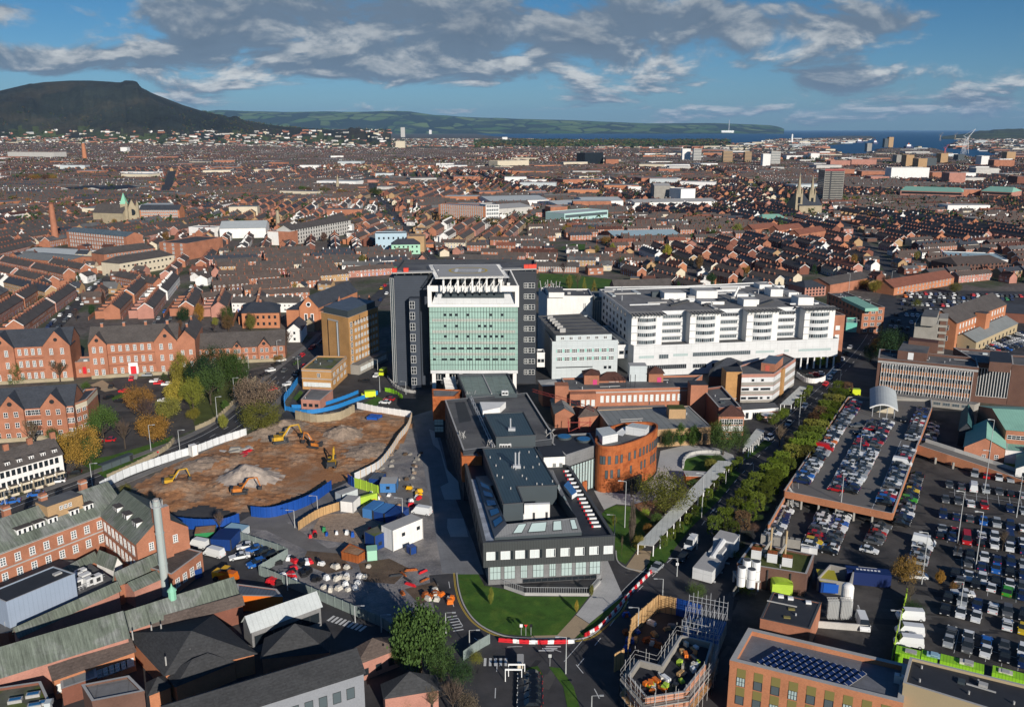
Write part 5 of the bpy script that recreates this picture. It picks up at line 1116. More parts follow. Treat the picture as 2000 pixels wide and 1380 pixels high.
 c=G(1693,1138);t=thing('container','dark blue lorry container with white lettering beside the plant yard','container',(c.x,c.y,0));mb=MB();mb.rect(c,(1,-.22),9.5,3,.1,3.2,'navy');mb.build('body',t);mb=MB()
 for i in range(7):mb.rect(c+Vector((-2.2+i*.75,.6-i*.16)),(1,-.22),.5,.7,3.205,3.21,'white')
 mb.rect(c+Vector((.4,1.3)),(1,-.22),4,.35,3.205,3.21,'coping');mb.build('painted_letters',t)
 c=G(1618,1152);t=thing('container','small yellow topped blue container left of the white silo','container',(c.x,c.y,0));mb=MB();mb.rect(c+Vector((0,1.5)),(1,-.2),4,6,.1,2.7,'blue_box','olive_y');mb.build('body',t);mb=MB();mb.rect(c+Vector((0,-1.6)),(1,-.2),3.4,.08,.3,2.4,'blue');mb.build('door',t)
 q=RP([(1598,1128),(1660,1138),(1668,1112),(1622,1102)],3.2);t=thing('retaining_wall','pale concrete pen with open top beside the blue container','wall',(q[0].x,q[0].y,0));mb=MB()
 for i in range(4):a,b_=q[i],q[(i+1)%4];mb.rect((a+b_)/2,b_-a,(b_-a).length,.3,0,3.2,'concrete','coping')
 mb.build('pen_wall',t)
 for i,(x0,y0,x1,y1,lab)in enumerate([(1749,1272,1797,1284,'ribbed green'),(1799,1281,1831,1289,'lime yellow middle'),(1836,1289,1922,1311,'long lime'),(1938,1312,2030,1337,'lime ribbed edge')]):
  zz=2.8;a,b_=G(x0,y0,zz),G(x1,y1,zz);d=(b_-a).normalized();n=Vector((-d.y,d.x));t=thing('site_cabin','lime green site cabin, %s one in the row behind the tan block'%lab,'cabin',(a.x,a.y,0),'lime green site cabins')
  mb=MB();mb.prism([a,b_,b_+n*2.6,a+n*2.6],.1,zz,'lime');mb.build('body',t);mb=MB();mb.rect((a+b_)/2-n*.05,d,1.2,.1,.5,2.0,'glass_dark');mb.build('window',t)
  for k in range(2):c=a+(b_-a)*rnd.uniform(.25,.8)+n*1.3;mb=MB();mb.rect(c,d,rnd.uniform(1.2,2.6),1.3,zz,zz+rnd.uniform(.2,.6),rnd.choice(['coping','light_blue','sack']));mb.build('roof_load',t)
plain('olive_y',(.42,.36,.02));yard()
def hvac():
 z0,z1=.4,3.2;a,b_=G(1372,1135),G(1408,1090);d=(b_-a).normalized();n=Vector((-d.y,d.x));t=thing('air_handling_unit','long white air handling unit with stepped ducts beside the hospital road','ventilation unit',(a.x,a.y,0))
 mb=MB();mb.rect(a+d*4,d,9,4.6,z0,z1,'panel_white','coping');mb.build('lower_casing',t);mb=MB();mb.rect(a+d*11,d,6,3.2,z0,z1+.6,'panel_white','coping');mb.tube((a+d*6).to_3d()+Vector((0,0,z1)),(a+d*14).to_3d()+Vector((0,0,z1+1)),.7,'panel_white',8);mb.build('duct',t)
 mb=MB();mb.rect(a+d*16.5,d,5,5,z0,z1+1.2,'panel_white','coping');mb.build('fan_casing',t)
 for i in range(4):c=a+d*(1+i*5)-n*1;mb=MB();mb.rect(c,d,.3,3.4,0,z0,'steel');mb.build('skid',t)
hvac()
mat('clad_grey',(.24,.25,.27),nz=.06)
plain('copper',(.25,.55,.38),.6)
# ================================================================== WEST SIDE
def dormer(r,c,d,zb,w_=2.0,h=1.6,dep=2.6,m='frame_white'):
 n=Vector((-d.y,d.x));mb=MB();q=[c-d*w_/2,c+d*w_/2,c+d*w_/2+n*dep,c-d*w_/2+n*dep];mb.prism(q,zb-.6,zb+h,m)
 qi=inset(q,-.15);mb.prism(qi,zb+h,zb+h+.12,'slate',bot=True)
 for i in range(max(2,int(w_/.9))):k=max(2,int(w_/.9));mb.rect(c+d*(-w_/2+w_*(i+.5)/k)-n*.02,d,w_/k*.45,.03,zb+.2,zb+h-.25,'glass_dark')
 return mb.build('dormer',r)
def gabled_front(name,label,L,Rr,base,eave,ze_m,wings,apex,dep,wall='brick',roof='slate',rows=3,ncols=6,depth_wing=None,ridge=None,cat='building',chim=0,styles=('sash',)):
 """long front between columns L and Rr of the picture with gabled cross wings; base, eave = picture rows at L and Rr"""
 a,b_=G(L,base[0]),G(Rr,base[1]);d=(b_-a).normalized();n=Vector((-d.y,d.x));ze=ze_m;W_=(b_-a).length
 q=[a,b_,b_+n*dep,a+n*dep];zr=ridge or ze+dep*.38
 r=pitched(name,label,cat,q,ze,zr,wall,roof,chim=chim)
 gaps=[]
 for f0,f1 in wings:
  p,s=a+d*W_*f0-n*1.2,a+d*W_*f1-n*1.2;w_=(s-p).length;Q=[p,s,s+n*(dep*.55),p+n*(dep*.55)];za=ze+w_*apex
  mb=MB();mb.prism(Q,0,ze+.02,wall);mb.gable(Q,ze+.02,za,roof,wall,1,.3);o=mb.build('gabled_wing',r);gaps.append((f0,f1))
  m_=(p+s)/2-n*.05;c3=Vector((m_.x,m_.y,ze+(za-ze)*.42));nn3=Vector((-n.x,-n.y,0));mb=MB();mb.tube(c3,c3+nn3*.12,.75,'black' if wall=='brick' else 'glass_dark',12);mb.build('round_window',o)
  k=max(2,int(w_/3.6));windows(r,p,s,[ze*(j+.3)/rows for j in range(rows)],k,1.3,ze/rows*.5,styles[0],.1,.1)
 fr=sorted(gaps);edges=[0]+[x for g in fr for x in g]+[1]
 for i in range(0,len(edges)-1,2):
  f0,f1=edges[i],edges[i+1]
  if f1-f0<.04:continue
  k=max(1,round(ncols*(f1-f0)));windows(r,a+d*W_*f0,a+d*W_*f1,[ze*(j+.3)/rows for j in range(rows)],k,1.25,ze/rows*.5,styles[0],.04,.04)
 mb=MB()
 for j in range(1,rows):mb.rect((a+b_)/2-n*.05,d,W_,.12,ze*j/rows,ze*j/rows+.25,'brick_dark' if wall!='render_white' else 'coping')
 mb.build('string_course',r)
 mb=MB();Q=[a-n*1.5,b_-n*1.5,b_,a];mb.prism(Q,0,1.4,'sandstone');mb.build('plinth',r)
 return r,a,b_,d,n,ze,zr
r,a,b_,d,n,ze,zr=gabled_front('convent_school','large orange brick school with two tall gables and a red central door',181,352,(738,728),None,HT(217,734,669),[(0,.2),(.74,1)],.62,15,'brick','slate',3,12,chim=4)
p=a+d*(b_-a).length*.48-n*1.6;mb=MB();mb.rect(p,d,3.6,.6,1.2,6.0,'frame_white');mb.build('door_surround',r);mb=MB();mb.rect(p-n*.35,d,2.2,.15,1.2,4.6,'red');mb.build('door',r)
mb=MB()
for i in range(7):mb.rect(p-n*(1+i*.5),d,3.4,.5,0,1.4-i*.2,'concrete')
mb.build('step_flight',r)
q=[b_-n*1,b_+d*7,b_+d*7+n*30,b_+n*30];pitched('school_rear_wing','slate roofed rear wing running back from the orange school','building',q,ze,ze+4,'brick','slate',1,wins=[(0,[3,8],2,1.2,2,'sash')],chim=2)
r,a,b_,d,n,ze,zr=gabled_front('red_gabled_hall','orange brick gabled hall at the left edge with dark roof',-30,146,(751,741),None,HT(101,744,675),[(.1,.38),(.7,1)],.6,15,'brick','slate_blue',3,12)
q=[G(150,737),G(183,735),G(186,724),G(152,726)];r=simple('gate_block','small brick gatehouse with red door joining the two gabled halls','building',q,0,6,'brick','coping');p=(q[0]+q[1])/2;mb=MB();mb.rect(p+Vector((0,-.1)),(1,0),1.7,.1,1.4,4.4,'red');mb.build('door',r);windows(r,q[0],q[1],[2],2,.8,1.4,'white',.0,.0)
r,a,b_,d,n,ze,zr=gabled_front('black_roof_school','orange brick three storey school with black roof and steep twin gables',-40,150,(865,851),None,HT(61,858,797),[(.24,.50),(.67,.93)],.62,14,'brick','slate_blue',3,22,styles=('white',))
q=RP([(151,786),(194,809),(193,790),(160,775)],ze+.2);q=[G(152,846),G(176,836),G(196,812),G(172,815)];r=simple('school_end_block','white topped end block of the black roofed school','building',q,0,10,'brick','slate_blue');quadwin(r,'white_frieze',q[0],q[1],0,1,8.2,10,'render_cream',.06);quadwin(r,'white_frieze',q[1],q[2],0,1,8.2,10,'render_cream',.06);windows(r,q[0],q[1],[1,4,7],2,1.6,1.5,'white')
r,a,b_,d,n,ze,zr=gabled_front('gabled_clinic','long low brick clinic with dark roof and projecting gables beside the main road',382,558,(712,703),None,7,[(.42,.52),(.70,.84)],.62,14,'brick','slate',2,12,styles=('white',))
def terrace_house():
 a,b_=G(-60,990),G(128,934);ze=HT(126,934,886);d=(b_-a).normalized();n=Vector((-d.y,d.x));q=[a,b_,b_+n*10,a+n*10]
 r=pitched('white_terrace','white Victorian terrace with small dormers facing the main road','terrace',q,ze,ze+4,'render_white','slate',wins=[(0,[ze-2.3,ze-5.3],16,1.0,1.7,'dark')])
 W_=(b_-a).length
 for i in range(8):dormer(r,a+d*W_*(i+.5)/8+n*.8,d,ze+.5,1.3,1.2,2)
 for i in range(8):
  mb=MB();c=a+d*W_*(i+.5)/8-n*.9;mb.rect(c,d,W_/8*.62,1.8,0,3.0,'render_cream','slate');o=mb.build('bay',r)
  for k in(-.28,0,.28):window(o,c+d*k*W_/8-n*.92,d,.8,.8,1.6,'dark')
 for i in range(5):p=a+d*W_*i/4+n*5;mb=MB();mb.rect(p,d,1.4,.9,ze+3,ze+5.6,'brick');mb.build('chimney',r)
terrace_house()
def church():
 Yf=G(600,645).y;x0,x1=XP(587,Yf),XP(624,Yf);ze,za=ZY(600,Yf),ZY(578,Yf);q=[(x0,Yf),(x1,Yf),(x1+12,Yf+46),(x0+12,Yf+46)]
 r=pitched('brick_church','orange brick church with a rose window gable and slate nave roof','church',q,ze,za,'brick_orange','slate_blue',1)
 c=Vector(((x0+x1)/2,Yf-.05,ze+(za-ze)*.25));mb=MB();mb.tube(c,c+Vector((0,-.15,0)),1.3,'frame_white',16);mb.tube(c+Vector((0,-.16,0)),c+Vector((0,-.2,0)),.9,'glass_dark',12);mb.build('rose_window',r)
 for s in(-1.6,1.6):mb=MB();mb.box(c.x+s-.8,c.x+s+.8,Yf-.25,Yf,ze-8,ze-3.2,'frame_white');mb.box(c.x+s-.5,c.x+s+.5,Yf-.3,Yf-.2,ze-7.6,ze-3.6,'glass_dark');mb.build('lancet_window',r)
 mb=MB();mb.box(c.x-1.6,c.x+2.6,Yf-3,Yf,0,4.5,'sandstone');P=[(c.x-1.8,Yf-3.2),(c.x+2.8,Yf-3.2),(c.x+2.8,Yf),(c.x-1.8,Yf)];mb.gable([Vector(p)for p in P],4.5,7,'slate_blue','sandstone',1);mb.build('porch',r)
 for xx0,xx1,h in((x0-7,x0-.02,ze-1.5),(x1+.02,x1+8,ze-2)):q=[Vector((xx0,Yf+1)),Vector((xx1,Yf+1)),Vector((xx1+8,Yf+30)),Vector((xx0+8,Yf+30))];mb=MB();mb.prism(q,0,h,'brick_orange');mb.gable(q,h,h+3,'slate_blue','brick_orange',hip=3);mb.build('aisle',r)
 for i in range(4):p=Vector((x1+9+i*5,Yf+10+i*1.2));mb=MB();mb.rect(p,(1,0),2.2,2.2,0,ze,'brick_orange');mb.poly([(p.x-1.2,p.y-1.2,ze),(p.x+1.2,p.y-1.2,ze),(p.x,p.y,ze+4)],'brick');mb.poly([(p.x+1.2,p.y-1.2,ze),(p.x+1.2,p.y+1.2,ze),(p.x,p.y,ze+4)],'brick');mb.poly([(p.x-1.2,p.y+1.2,ze),(p.x-1.2,p.y-1.2,ze),(p.x,p.y,ze+4)],'brick');mb.build('turret',r)
church()
pitched('white_gabled_house','white gabled house at the foot of the church','house',[G(562,668),G(590,668),G(600,652),G(572,652)],6,9,'render_white','slate_blue',1,wins=[(0,[1,4],1,1,1.2,'dark')])
r=pitched('brick_villa','square orange brick villa with hipped roof left of the church','house',[G(474,641),G(547,640),G(549,622),G(478,622)],8,11.5,'brick_orange','slate_blue',hip=5,wins=[(0,[1.5,5],6,1.2,1.6,'dark')],chim=1)
# ---------------- south west hospital buildings
def oldblock():
 z=HT(160,1092,1012);a=G(0,1079,z);b_=G(197,1005,z);d=(b_-a).normalized();n=Vector((-d.y,d.x));L=(b_-a).length;a2=a-d*16;q=[a2,b_+d*6,b_+d*6+n*13,a2+n*13]
 r=pitched('old_hospital_block','red brick hospital block with weathered green grey roof and white dormers','building',q,z,z+4.8,'brick','roof_moss',wins=[(0,[z-3.2,z-6.8],13,1.3,1.9,'sash')])
 for px,y in((55,1042),(82,1030),(104,1019),(145,1003),(176,994)):
  c=G(px,y,z+1.6);c=a+d*(c-a).dot(d)+n*2.0;dormer(r,c,d,z+1.2,3.4 if px==55 else 2.2,1.6,3)
 mb=MB();c=a+d*(G(120,985,z+4)-a).dot(d)+n*5.2;mb.rect(c,d,8.5,5,z+.5,z+5.4,'brick_tan','roof_flat');mb.build('roof_house',r);windows(r,c-d*4-n*2.52,c+d*4-n*2.52,[z+3.6],3,.8,1.0,'white',.3,.3)
 for k,f in enumerate((12,79,150)):c=G(f,(1003,976,947)[k],z+5);c=a+d*(c-a).dot(d)+n*7.5;mb=MB();mb.rect(c,d,1.5,1.3,z+3.5,z+7,'brick');mb.rect(c,d,1.8,1.6,z+6.2,z+6.5,'coping');mb.build('chimney',r)
 mb=MB();mb.rect((a2+b_)/2-n*.1,d,L+16,.25,z-.35,z+.02,'coping');mb.rect((a2+b_)/2-n*.06,d,L+16,.15,z-4.2,z-3.9,'coping');mb.build('cornice',r)
 e=G(266,1061,z);dd=(e-b_).normalized();nn=Vector((-dd.y,dd.x));Q=[b_-dd*0,e,e+nn*12,b_+nn*12]
 r2=pitched('old_hospital_wing','shorter wing of the red brick block with three white dormers and end chimney','building',Q,z,z+4.6,'brick','roof_moss',wins=[(0,[z-3.4,z-7],8,1.2,2.2,'sash'),(1,[z-2.6],2,1.1,1.8,'sash')])
 for f in(.2,.47,.74):dormer(r2,b_+(e-b_)*f+nn*2,dd,z+1.2,2.5,1.6,3)
 c=e+nn*6+dd*.2;mb=MB();mb.rect(c,dd,1.6,3.4,0,z+7,'brick','coping');mb.build('chimney',r2)
 q=RP([(262,1100),(335,1122),(395,1078),(290,1050)],5.2);r3=simple('grey_roof_annex','brick annex with broad dark grey roof behind the tall chimney','building',q,0,5.2,'brick','slate',.15)
 q=RP([(335,1122),(396,1082),(330,1058),(282,1094)],5.2)
 windows(r3,G(335,1122,5.2),G(395,1078,5.2),[1.5],4,1.4,2,'sash')
oldblock()
def gpx(name,label,e0,e1,r0,r1,ze,zr,wall,roof,wins=None,hip=0,z0=0,chim=0,cat='building'):
 """gabled range: near eave from e0 to e1 and ridge from r0 to r1, all picture points"""
 a,b_=G(*e0,ze),G(*e1,ze);c,dd=G(*r0,zr),G(*r1,zr);d=(b_-a).normalized();n=Vector((-d.y,d.x));w_=abs(((c+dd)/2-a).dot(n))*2;q=[a,b_,b_+n*w_,a+n*w_]
 return pitched(name,label,cat,q,ze,zr,wall,roof,wins=wins,hip=hip,z0=z0,chim=chim)
gpx('mossy_range','long range with streaked green roof at the bottom left edge',(-30,1330),(250,1243),(-30,1276),(174,1209),6.5,10,'brick_pink','roof_moss',hip=0)
gpx('mossy_long_range','long narrow range with streaked green roof and copper turret beside the chimney',(228,1236),(464,1158),(192,1213),(427,1133),5.5,8.2,'brick_pink','roof_moss')
gpx('corridor_range','thin green roofed corridor range behind the grey metal box',(36,1240),(232,1150),(30,1226),(220,1138),5,6.4,'brick_pink','roof_moss')
gpx('courtyard_range','green roofed courtyard range between the metal box and the chimney',(232,1136),(312,1098),(217,1120),(302,1082),5.5,7.6,'brick','roof_moss')
gpx('inner_range','small green roofed white walled range inside the courtyard',(188,1094),(222,1108),(194,1075),(237,1090),4.5,6.6,'render_white','roof_moss')
gpx('lean_range','low green roof between the courtyard ranges and the chimney foot',(262,1152),(314,1129),(248,1138),(300,1116),4.2,5.4,'brick_pink','roof_moss')
gpx('court_back_range','green roofed low range below the red brick block',(120,1128),(190,1090),(118,1112),(186,1076),4,5.4,'brick','roof_moss')
c=G(337,1166,8);t=thing('copper_turret','small verdigris ventilation turret on the long green roof','turret',(c.x,c.y,8));mb=MB();mb.tube((c.x,c.y,7.6),(c.x,c.y,9.6),.8,'copper',8);mb.build('drum',t);mb=MB();mb.tube((c.x,c.y,9.6),(c.x,c.y,10.4),1.0,'copper',8,.25);mb.tube((c.x,c.y,10.4),(c.x,c.y,11.2),.25,'copper',6,.03);mb.build('dome',t)
gpx('slate_lower_range','low brown tiled range with white framed windows below the green roofs',(105,1326),(262,1271),(92,1304),(250,1247),4.2,5.6,'brick_orange','slate_brown',wins=[(0,[1.4],12,1.6,1.6,'plain_white')])
gpx('slate_lower_range','brown tiled lean roof right of the dark hipped hall',(300,1226),(474,1178),(290,1214),(466,1158),4.4,5.8,'brick_dark','slate_brown')
def stack():
 c=G(325,1160);h=HT(325,1160,978);t=thing('boiler_chimney','tall pale green steel chimney standing among the green roofs','chimney',(c.x,c.y,0));mb=MB()
 mb.tube((c.x,c.y,0),(c.x,c.y,h),.95,'stackgreen',20,.8)
 for z in(h*.33,h*.66):mb.tube((c.x,c.y,z),(c.x,c.y,z+.15),1.0,'stackgreen',20)
 mb.build('shaft',t,smooth=False);mb=MB();mb.tube((c.x,c.y,h-1.2),(c.x,c.y,h-1.05),1.3,'steel',16)
 for i in range(12):a_=i*math.pi/6;mb.tube((c.x+1.25*math.cos(a_),c.y+1.25*math.sin(a_),h-1.05),(c.x+1.25*math.cos(a_),c.y+1.25*math.sin(a_),h+.1),.05,'coping',4)
 mb.tube((c.x,c.y,h),(c.x,c.y,h+.5),.6,'coping',12);mb.build('platform',t);mb=MB();mb.tube((c.x+.8,c.y-.8,2),(c.x+.7,c.y-.7,h),.06,'coping',4);mb.build('ladder',t)
mat('stackgreen',(.38,.43,.41),nz=.05,fine=.02,rough=.5);stack()
def greybox():
 z0,z1=4.5,9.5;q=RP([(12,1177),(146,1121),(104,1107),(-26,1160)],z1);r=thing('metal_plant_box','blue grey metal clad plant box with black roof at the left','building',(q[0].x,q[0].y,0));mb=MB();mb.prism(q,0,z1,'metal_blue');mb.build('wall',r);mb=MB();flat_roof(mb,q,z1,.25,'roof_black','metal_blue','coping',.2);mb.build('roof',r)
 c=G(112,1121,z1);mb=MB();mb.rect(c,q[1]-q[0],1.6,1.0,z1+.05,z1+.4,'coping');mb.build('roof_hatch',r)
 p=RP([(-40,1240),(15,1235),(235,1140),(170,1095),(60,1090),(-40,1110)],z0-.6);mb=MB();mb.prism(p,0,z0-.6,'brick_dark','roof_flat');mb.build('base_roof',r)
 for x,y in((150,1122),(158,1116),(166,1124),(175,1131),(188,1127),(150,1136)):c=G(x,y,5);mb=MB();mb.rect(c,q[1]-q[0],2.1,1.4,3.9,5.6,'panel_white');mb.rect(c-(q[3]-q[0]).normalized()*.75,q[1]-q[0],.9,.05,4.3,5.2,'dark_steel');mb.build('air_unit',r)
 mb=MB();ln=[G(x,y,4)for x,y in((10,1222),(150,1156),(205,1128))]
 for i in range(2):
  for zz in(4.5,5):mb.tube((ln[i].x,ln[i].y,zz),(ln[i+1].x,ln[i+1].y,zz),.05,'steel',4)
  for k in range(9):p=ln[i]+(ln[i+1]-ln[i])*k/9;mb.tube((p.x,p.y,3.9),(p.x,p.y,5),.05,'steel',4)
 mb.build('guard_rail',r)
greybox()
def hipped():
 ze=4.4;q=RP([(324,1316),(496,1275),(414,1202),(250,1236)],ze);c=sum(q,Vector((0,0)))/4
 r=thing('dark_hipped_hall','broad dark tiled hipped hall with orange brick walls','building',(c.x,c.y,0));mb=MB();mb.prism(q,0,ze,'brick_orange');mb.build('wall',r)
 za=9.2;ap=G(374,1231,za);o=inset(q,-.5);mb=MB()
 for i in range(4):mb.poly([(o[i].x,o[i].y,ze),(o[(i+1)%4].x,o[(i+1)%4].y,ze),(ap.x,ap.y,za)],'tile_black')
 rf=mb.build('roof',r)
 for x,y in((296,1229),(259,1240),(330,1244),(350,1265),(372,1275),(324,1291),(315,1227)):
  c=G(x,y,6);mb=MB();mb.tube((c.x,c.y,5),(c.x,c.y,7.0),.14,'coping',6);mb.build('roof_vent',rf)
 q=RP([(327,1319),(345,1357),(456,1316),(437,1271)],3.6);q=RP([(344,1338),(458,1292),(438,1271),(327,1316)],3.8);r=pitched('hall_annex','orange brick annex with hipped dark roof on the near side of the hall','building',q,3.8,6.2,'brick_orange','tile_black',hip=4)
 q=RP([(290,1368),(330,1348),(326,1318),(290,1330)],3.4);q=RP([(291,1354),(332,1338),(327,1318),(288,1331)],3.4);pitched('hall_porch','small hipped dark roofed porch at the corner of the orange annex','building',q,3.2,4.8,'brick_orange','tile_black',hip=2.5)
hipped()
gpx('metal_roof_clinic','modern grey clinic with bright folded metal roof',(491,1231),(626,1182),(475,1205),(607,1158),5.2,7.4,'stone_grey','roof_light',wins=[(0,[1.6],7,2.2,2.2,'dark')])
r=gpx('long_dark_block','long dark flat pitched block with grey and brick walls at the bottom',(330,1432),(710,1312.5),(330,1392),(677,1256),7,9.5,'clad_grey','tile_black',wins=[(0,[2.6],12,1.5,2.2,'slim')])
gpx('pyramid_roof_ward','dark pyramid roofed ward beside the metal roofed clinic',(512,1284),(640,1272),(550,1222),(585,1216),4.5,9,'brick','tile_black',hip=13)
gpx('hipped_lodge','small brick lodge with hipped brown roof beside the big green tree',(697,1296),(779,1265),(700,1262),(735,1238),4,6.6,'brick_pink','slate_brown',hip=5,wins=[(0,[1],3,1.2,1.4,'dark')])
gpx('hipped_house','dark hipped house at the bottom beside the bare bushes',(752,1362),(856,1345),(775,1318),(812,1308),4,7,'brick_pink','tile_black',hip=6)
q=RP([(462,1163),(552,1165),(540,1150),(463,1140)],3.6);r=simple('orange_lean_to','low grey roofed shed with orange wall beside the metal roofed clinic','shed',q,0,3.6,'orange','metal_roof',.1)
q=RP([(180,1372),(282,1352),(252,1322),(160,1340)],8);r=simple('lift_block','squat brown block with pale flat roof at the bottom left','building',q,0,8,'brick_brown','roof_felt',.4)
q=RP([(-40,1420),(110,1400),(80,1334),(-40,1352)],5.2);r=simple('rooflight_block','flat mossy roofed block with raised rooflights at the bottom left corner','building',q,0,5.2,'brick_dark','roof_mossy_flat',.5)
for x,y in((65,1357),(30,1368),(68,1378),(90,1372)):c=G(x,y,5.4);mb=MB();mb.rect(c,(1,.3),2.2,1.1,5.2,5.8,'coping');mb.rect(c,(1,.3),1.8,.7,5.8,5.85,'glass_blue');mb.build('rooflight',r)
q=RP([(120,1345),(190,1322),(186,1300),(118,1326)],3.4);simple('ribbed_porch','grey ribbed flat roof between the brick range and brown block','shed',q,0,3.4,'brick_dark','roof_sheet',.1)
mat('light_blue2',(.42,.55,.62),nz=.05,fine=.03);mat('mint2',(.36,.62,.44),nz=.05,fine=.03);mat('mint_pale',(.42,.60,.56),nz=.05,fine=.03);mat('light_roof',(.34,.46,.5),nz=.1)
# ================================================================== LANDMARKS OF THE CITY
LMK=[];EXC=[]
def lmk(nm,x,y):LMK.append((nm,G(x,y)))
def shed(name,label,cat,e0,e1,yt,dep,wall,roof,kind='flat',zr=3,wins=None,end=None,chim=0,along=0):
 a,b_=G(*e0),G(*e1);d=(b_-a).normalized();n=Vector((-d.y,d.x));q=[a,b_,b_+n*dep,a+n*dep];z=max(3,HT(e0[0],e0[1],yt));EXC.append(inset(q,-4))
 if kind=='flat':r=simple(name,label,cat,q,0,z,wall,roof,.5)
 else:r=pitched(name,label,cat,q,z,z+zr,wall,roof,along,5 if kind=='hip' else 0,chim=chim)
 for s,zs,k,wd,h,stl in(wins or[]):
  zz=[z*(i+.35)/zs for i in range(zs)];windows(r,q[s],q[(s+1)%4],zz,k,wd,h,stl)
 if end:quadwin(r,'end_wall',q[1],q[2],0,1,0,z,end,.08)
 return r,q,z
def bands(r,q,z,n,m,side=0,k=.5):
 for i in range(n):quadwin(r,'window_band',q[side],q[(side+1)%4],.02,.98,z*(i+.3)/n,z*(i+.3+k)/n,m,.08)
c=G(110,479);h=HT(110,479,398);t=thing('mill_chimney','tall red brick mill chimney at the left','chimney',(c.x,c.y,0));mb=MB();mb.tube((c.x,c.y,0),(c.x,c.y,h),3.4,'brick',14,1.9);mb.build('shaft',t);mb=MB();mb.tube((c.x,c.y,h),(c.x,c.y,h+1.2),2.2,'brick_dark',14);mb.build('cap',t);lmk('the tall mill chimney',110,479)
shed('linen_mill','long red brick mill with glazed roof strip beside the tall chimney','mill',(133,482),(250,494),452,16,'brick','roof_glazed','gable',3,[(0,4,22,1.6,2.2,'sash')])
shed('mill_extension','tall plain brick mill wing with square stair block','mill',(314,505),(367,508),474,45,'brick','slate','flat',3,[(0,4,3,2,2,'sash'),(3,4,9,1.6,2.2,'sash')])
shed('cream_trim_flats','brick and cream flats with hipped slate roof beside the mill','flats',(206,524),(306,510),497,16,'brick','slate','hip',4,[(0,3,14,1.6,1.6,'white')])
shed('cream_gabled_flats','low cream rendered flats with dark hipped roof below the mill','flats',(236,541),(342,522),515,18,'render_cream','slate','hip',4,[(0,2,12,1.5,1.3,'dark')])
shed('grey_vault_shed','broad pale grey roofed shed at the left edge of the terraces','shed',(22,513),(128,522),503,30,'brick','roof_sheet','gable',2)
shed('white_long_shed','long white roofed shed behind the grey roofed shed','shed',(40,500),(155,506),494,30,'render_white','roof_light','gable',2)
def stone_church():
 shed('stone_church_nave','grey stone church nave with dark slate roof beside a green spire','church',(184,440),(242,442),415,18,'sandstone','slate','gable',9)
 c=G(247,440);h=HT(247,440,398);t=thing('green_spire_tower','square stone church tower with pale green copper spire','tower',(c.x,c.y,0));mb=MB();mb.rect(c,(1,.1),6.5,6.5,0,h,'sandstone');mb.build('wall',t);mb=MB();zt=HT(247,440,376);p=[(c.x-3.2,c.y-3.2,h),(c.x+3.2,c.y-3.2,h),(c.x+3.2,c.y+3.2,h),(c.x-3.2,c.y+3.2,h)]
 for i in range(4):mb.poly([p[i],p[(i+1)%4],(c.x,c.y,zt)],'copper')
 mb.build('spire',t)
 r,q,z=shed('rose_window_front','stone church front with a big rose window and corner pinnacles','church',(251,441),(272,440),412,20,'sandstone','slate','gable',12,along=1);m_=(q[0]+q[1])/2;p=Vector((m_.x,m_.y-.1,z*.9));mb=MB();mb.tube(p,p+Vector((0,-.3,0)),3.4,'glass_dark',16);mb.build('rose_window',r)
 for e in q[:2]:mb=MB();mb.rect(e,(1,0),2.6,2.6,0,z+6,'sandstone');mb.tube((e.x,e.y,z+6),(e.x,e.y,z+11),1.5,'sandstone',6,.05);mb.build('pinnacle',r)
stone_church();lmk('the green spired stone church',250,440)
shed('red_monastery','large orange brick monastery with white dormers beside the stone church','building',(274,434),(352,434),410,16,'brick_orange','slate_blue','gable',5,[(0,4,18,1.8,2.2,'sash')]);lmk('the orange brick monastery',312,434)
shed('white_yellow_unit','small white unit with brick end among trees','building',(370,462),(420,464),444,14,'render_white','coping','flat',3)
shed('white_warehouse','long white roofed warehouse behind the pale mill','warehouse',(430,466),(520,464),447,45,'render_white','roof_light','gable',5)
r,q,z=shed('balcony_flats','white and brick flats with balconies at the pale mill corner','flats',(524,478),(568,480),452,14,'brick','coping','flat');quadwin(r,'white_wall',q[0],q[1],0,.48,0,z,'render_white',.1)
shed('pale_mill','long pale grey mill with dark slate roof','mill',(571,479),(686,456),450,16,'concrete_light','slate','gable',4,[(0,4,22,1.4,2,'dark')]);lmk('the long pale mill',620,468)
shed('white_unit','white windowed unit at the far end of the pale mill','building',(655,457),(688,457),441,12,'render_white','coping','flat',3,[(0,2,3,1.5,1.5,'dark')])
c=G(544,452);h=HT(544,452,411);t=thing('stone_chimney','slim pale stone chimney beside the pale mill','chimney',(c.x,c.y,0));mb=MB();mb.tube((c.x,c.y,0),(c.x,c.y,h),2.6,'sandstone',12,1.4);mb.build('shaft',t)
shed('light_blue_flats','pale blue rendered block behind the black tower','flats',(734,489),(795,488),457,14,'light_blue2','slate_blue','flat',3,[(0,2,6,1.4,1.8,'dark')])
shed('green_rendered_flats','mint green rendered block with dark gabled roof','flats',(765,497),(821,496),478,13,'mint2','slate_blue','hip',4,[(0,2,6,1.3,1.5,'dark')]);lmk('the mint green block',790,497)
shed('tan_end_flats','brown and cream flats right of the pale blue block','flats',(797,492),(829,492),462,14,'brick_tan','slate_blue','flat',3)
shed('green_pub','dark green fronted corner building behind the tower helipad','building',(733,535),(790,533),522,9,'green','slate_blue','hip',3)
r,q,z=shed('red_mill','tall square red brick mill with a white painted end','mill',(857,432),(948,437),400,22,'brick_orange','roof_glazed','flat',3,[(0,5,20,1.5,3.0,'sash')]);lmk('the square red mill',905,434)
shed('white_mill_end','white painted end bay of the square red mill','mill',(949,437),(975,436),401,22,'render_white','coping','flat',3,[(0,5,7,1.5,2.6,'grey')])
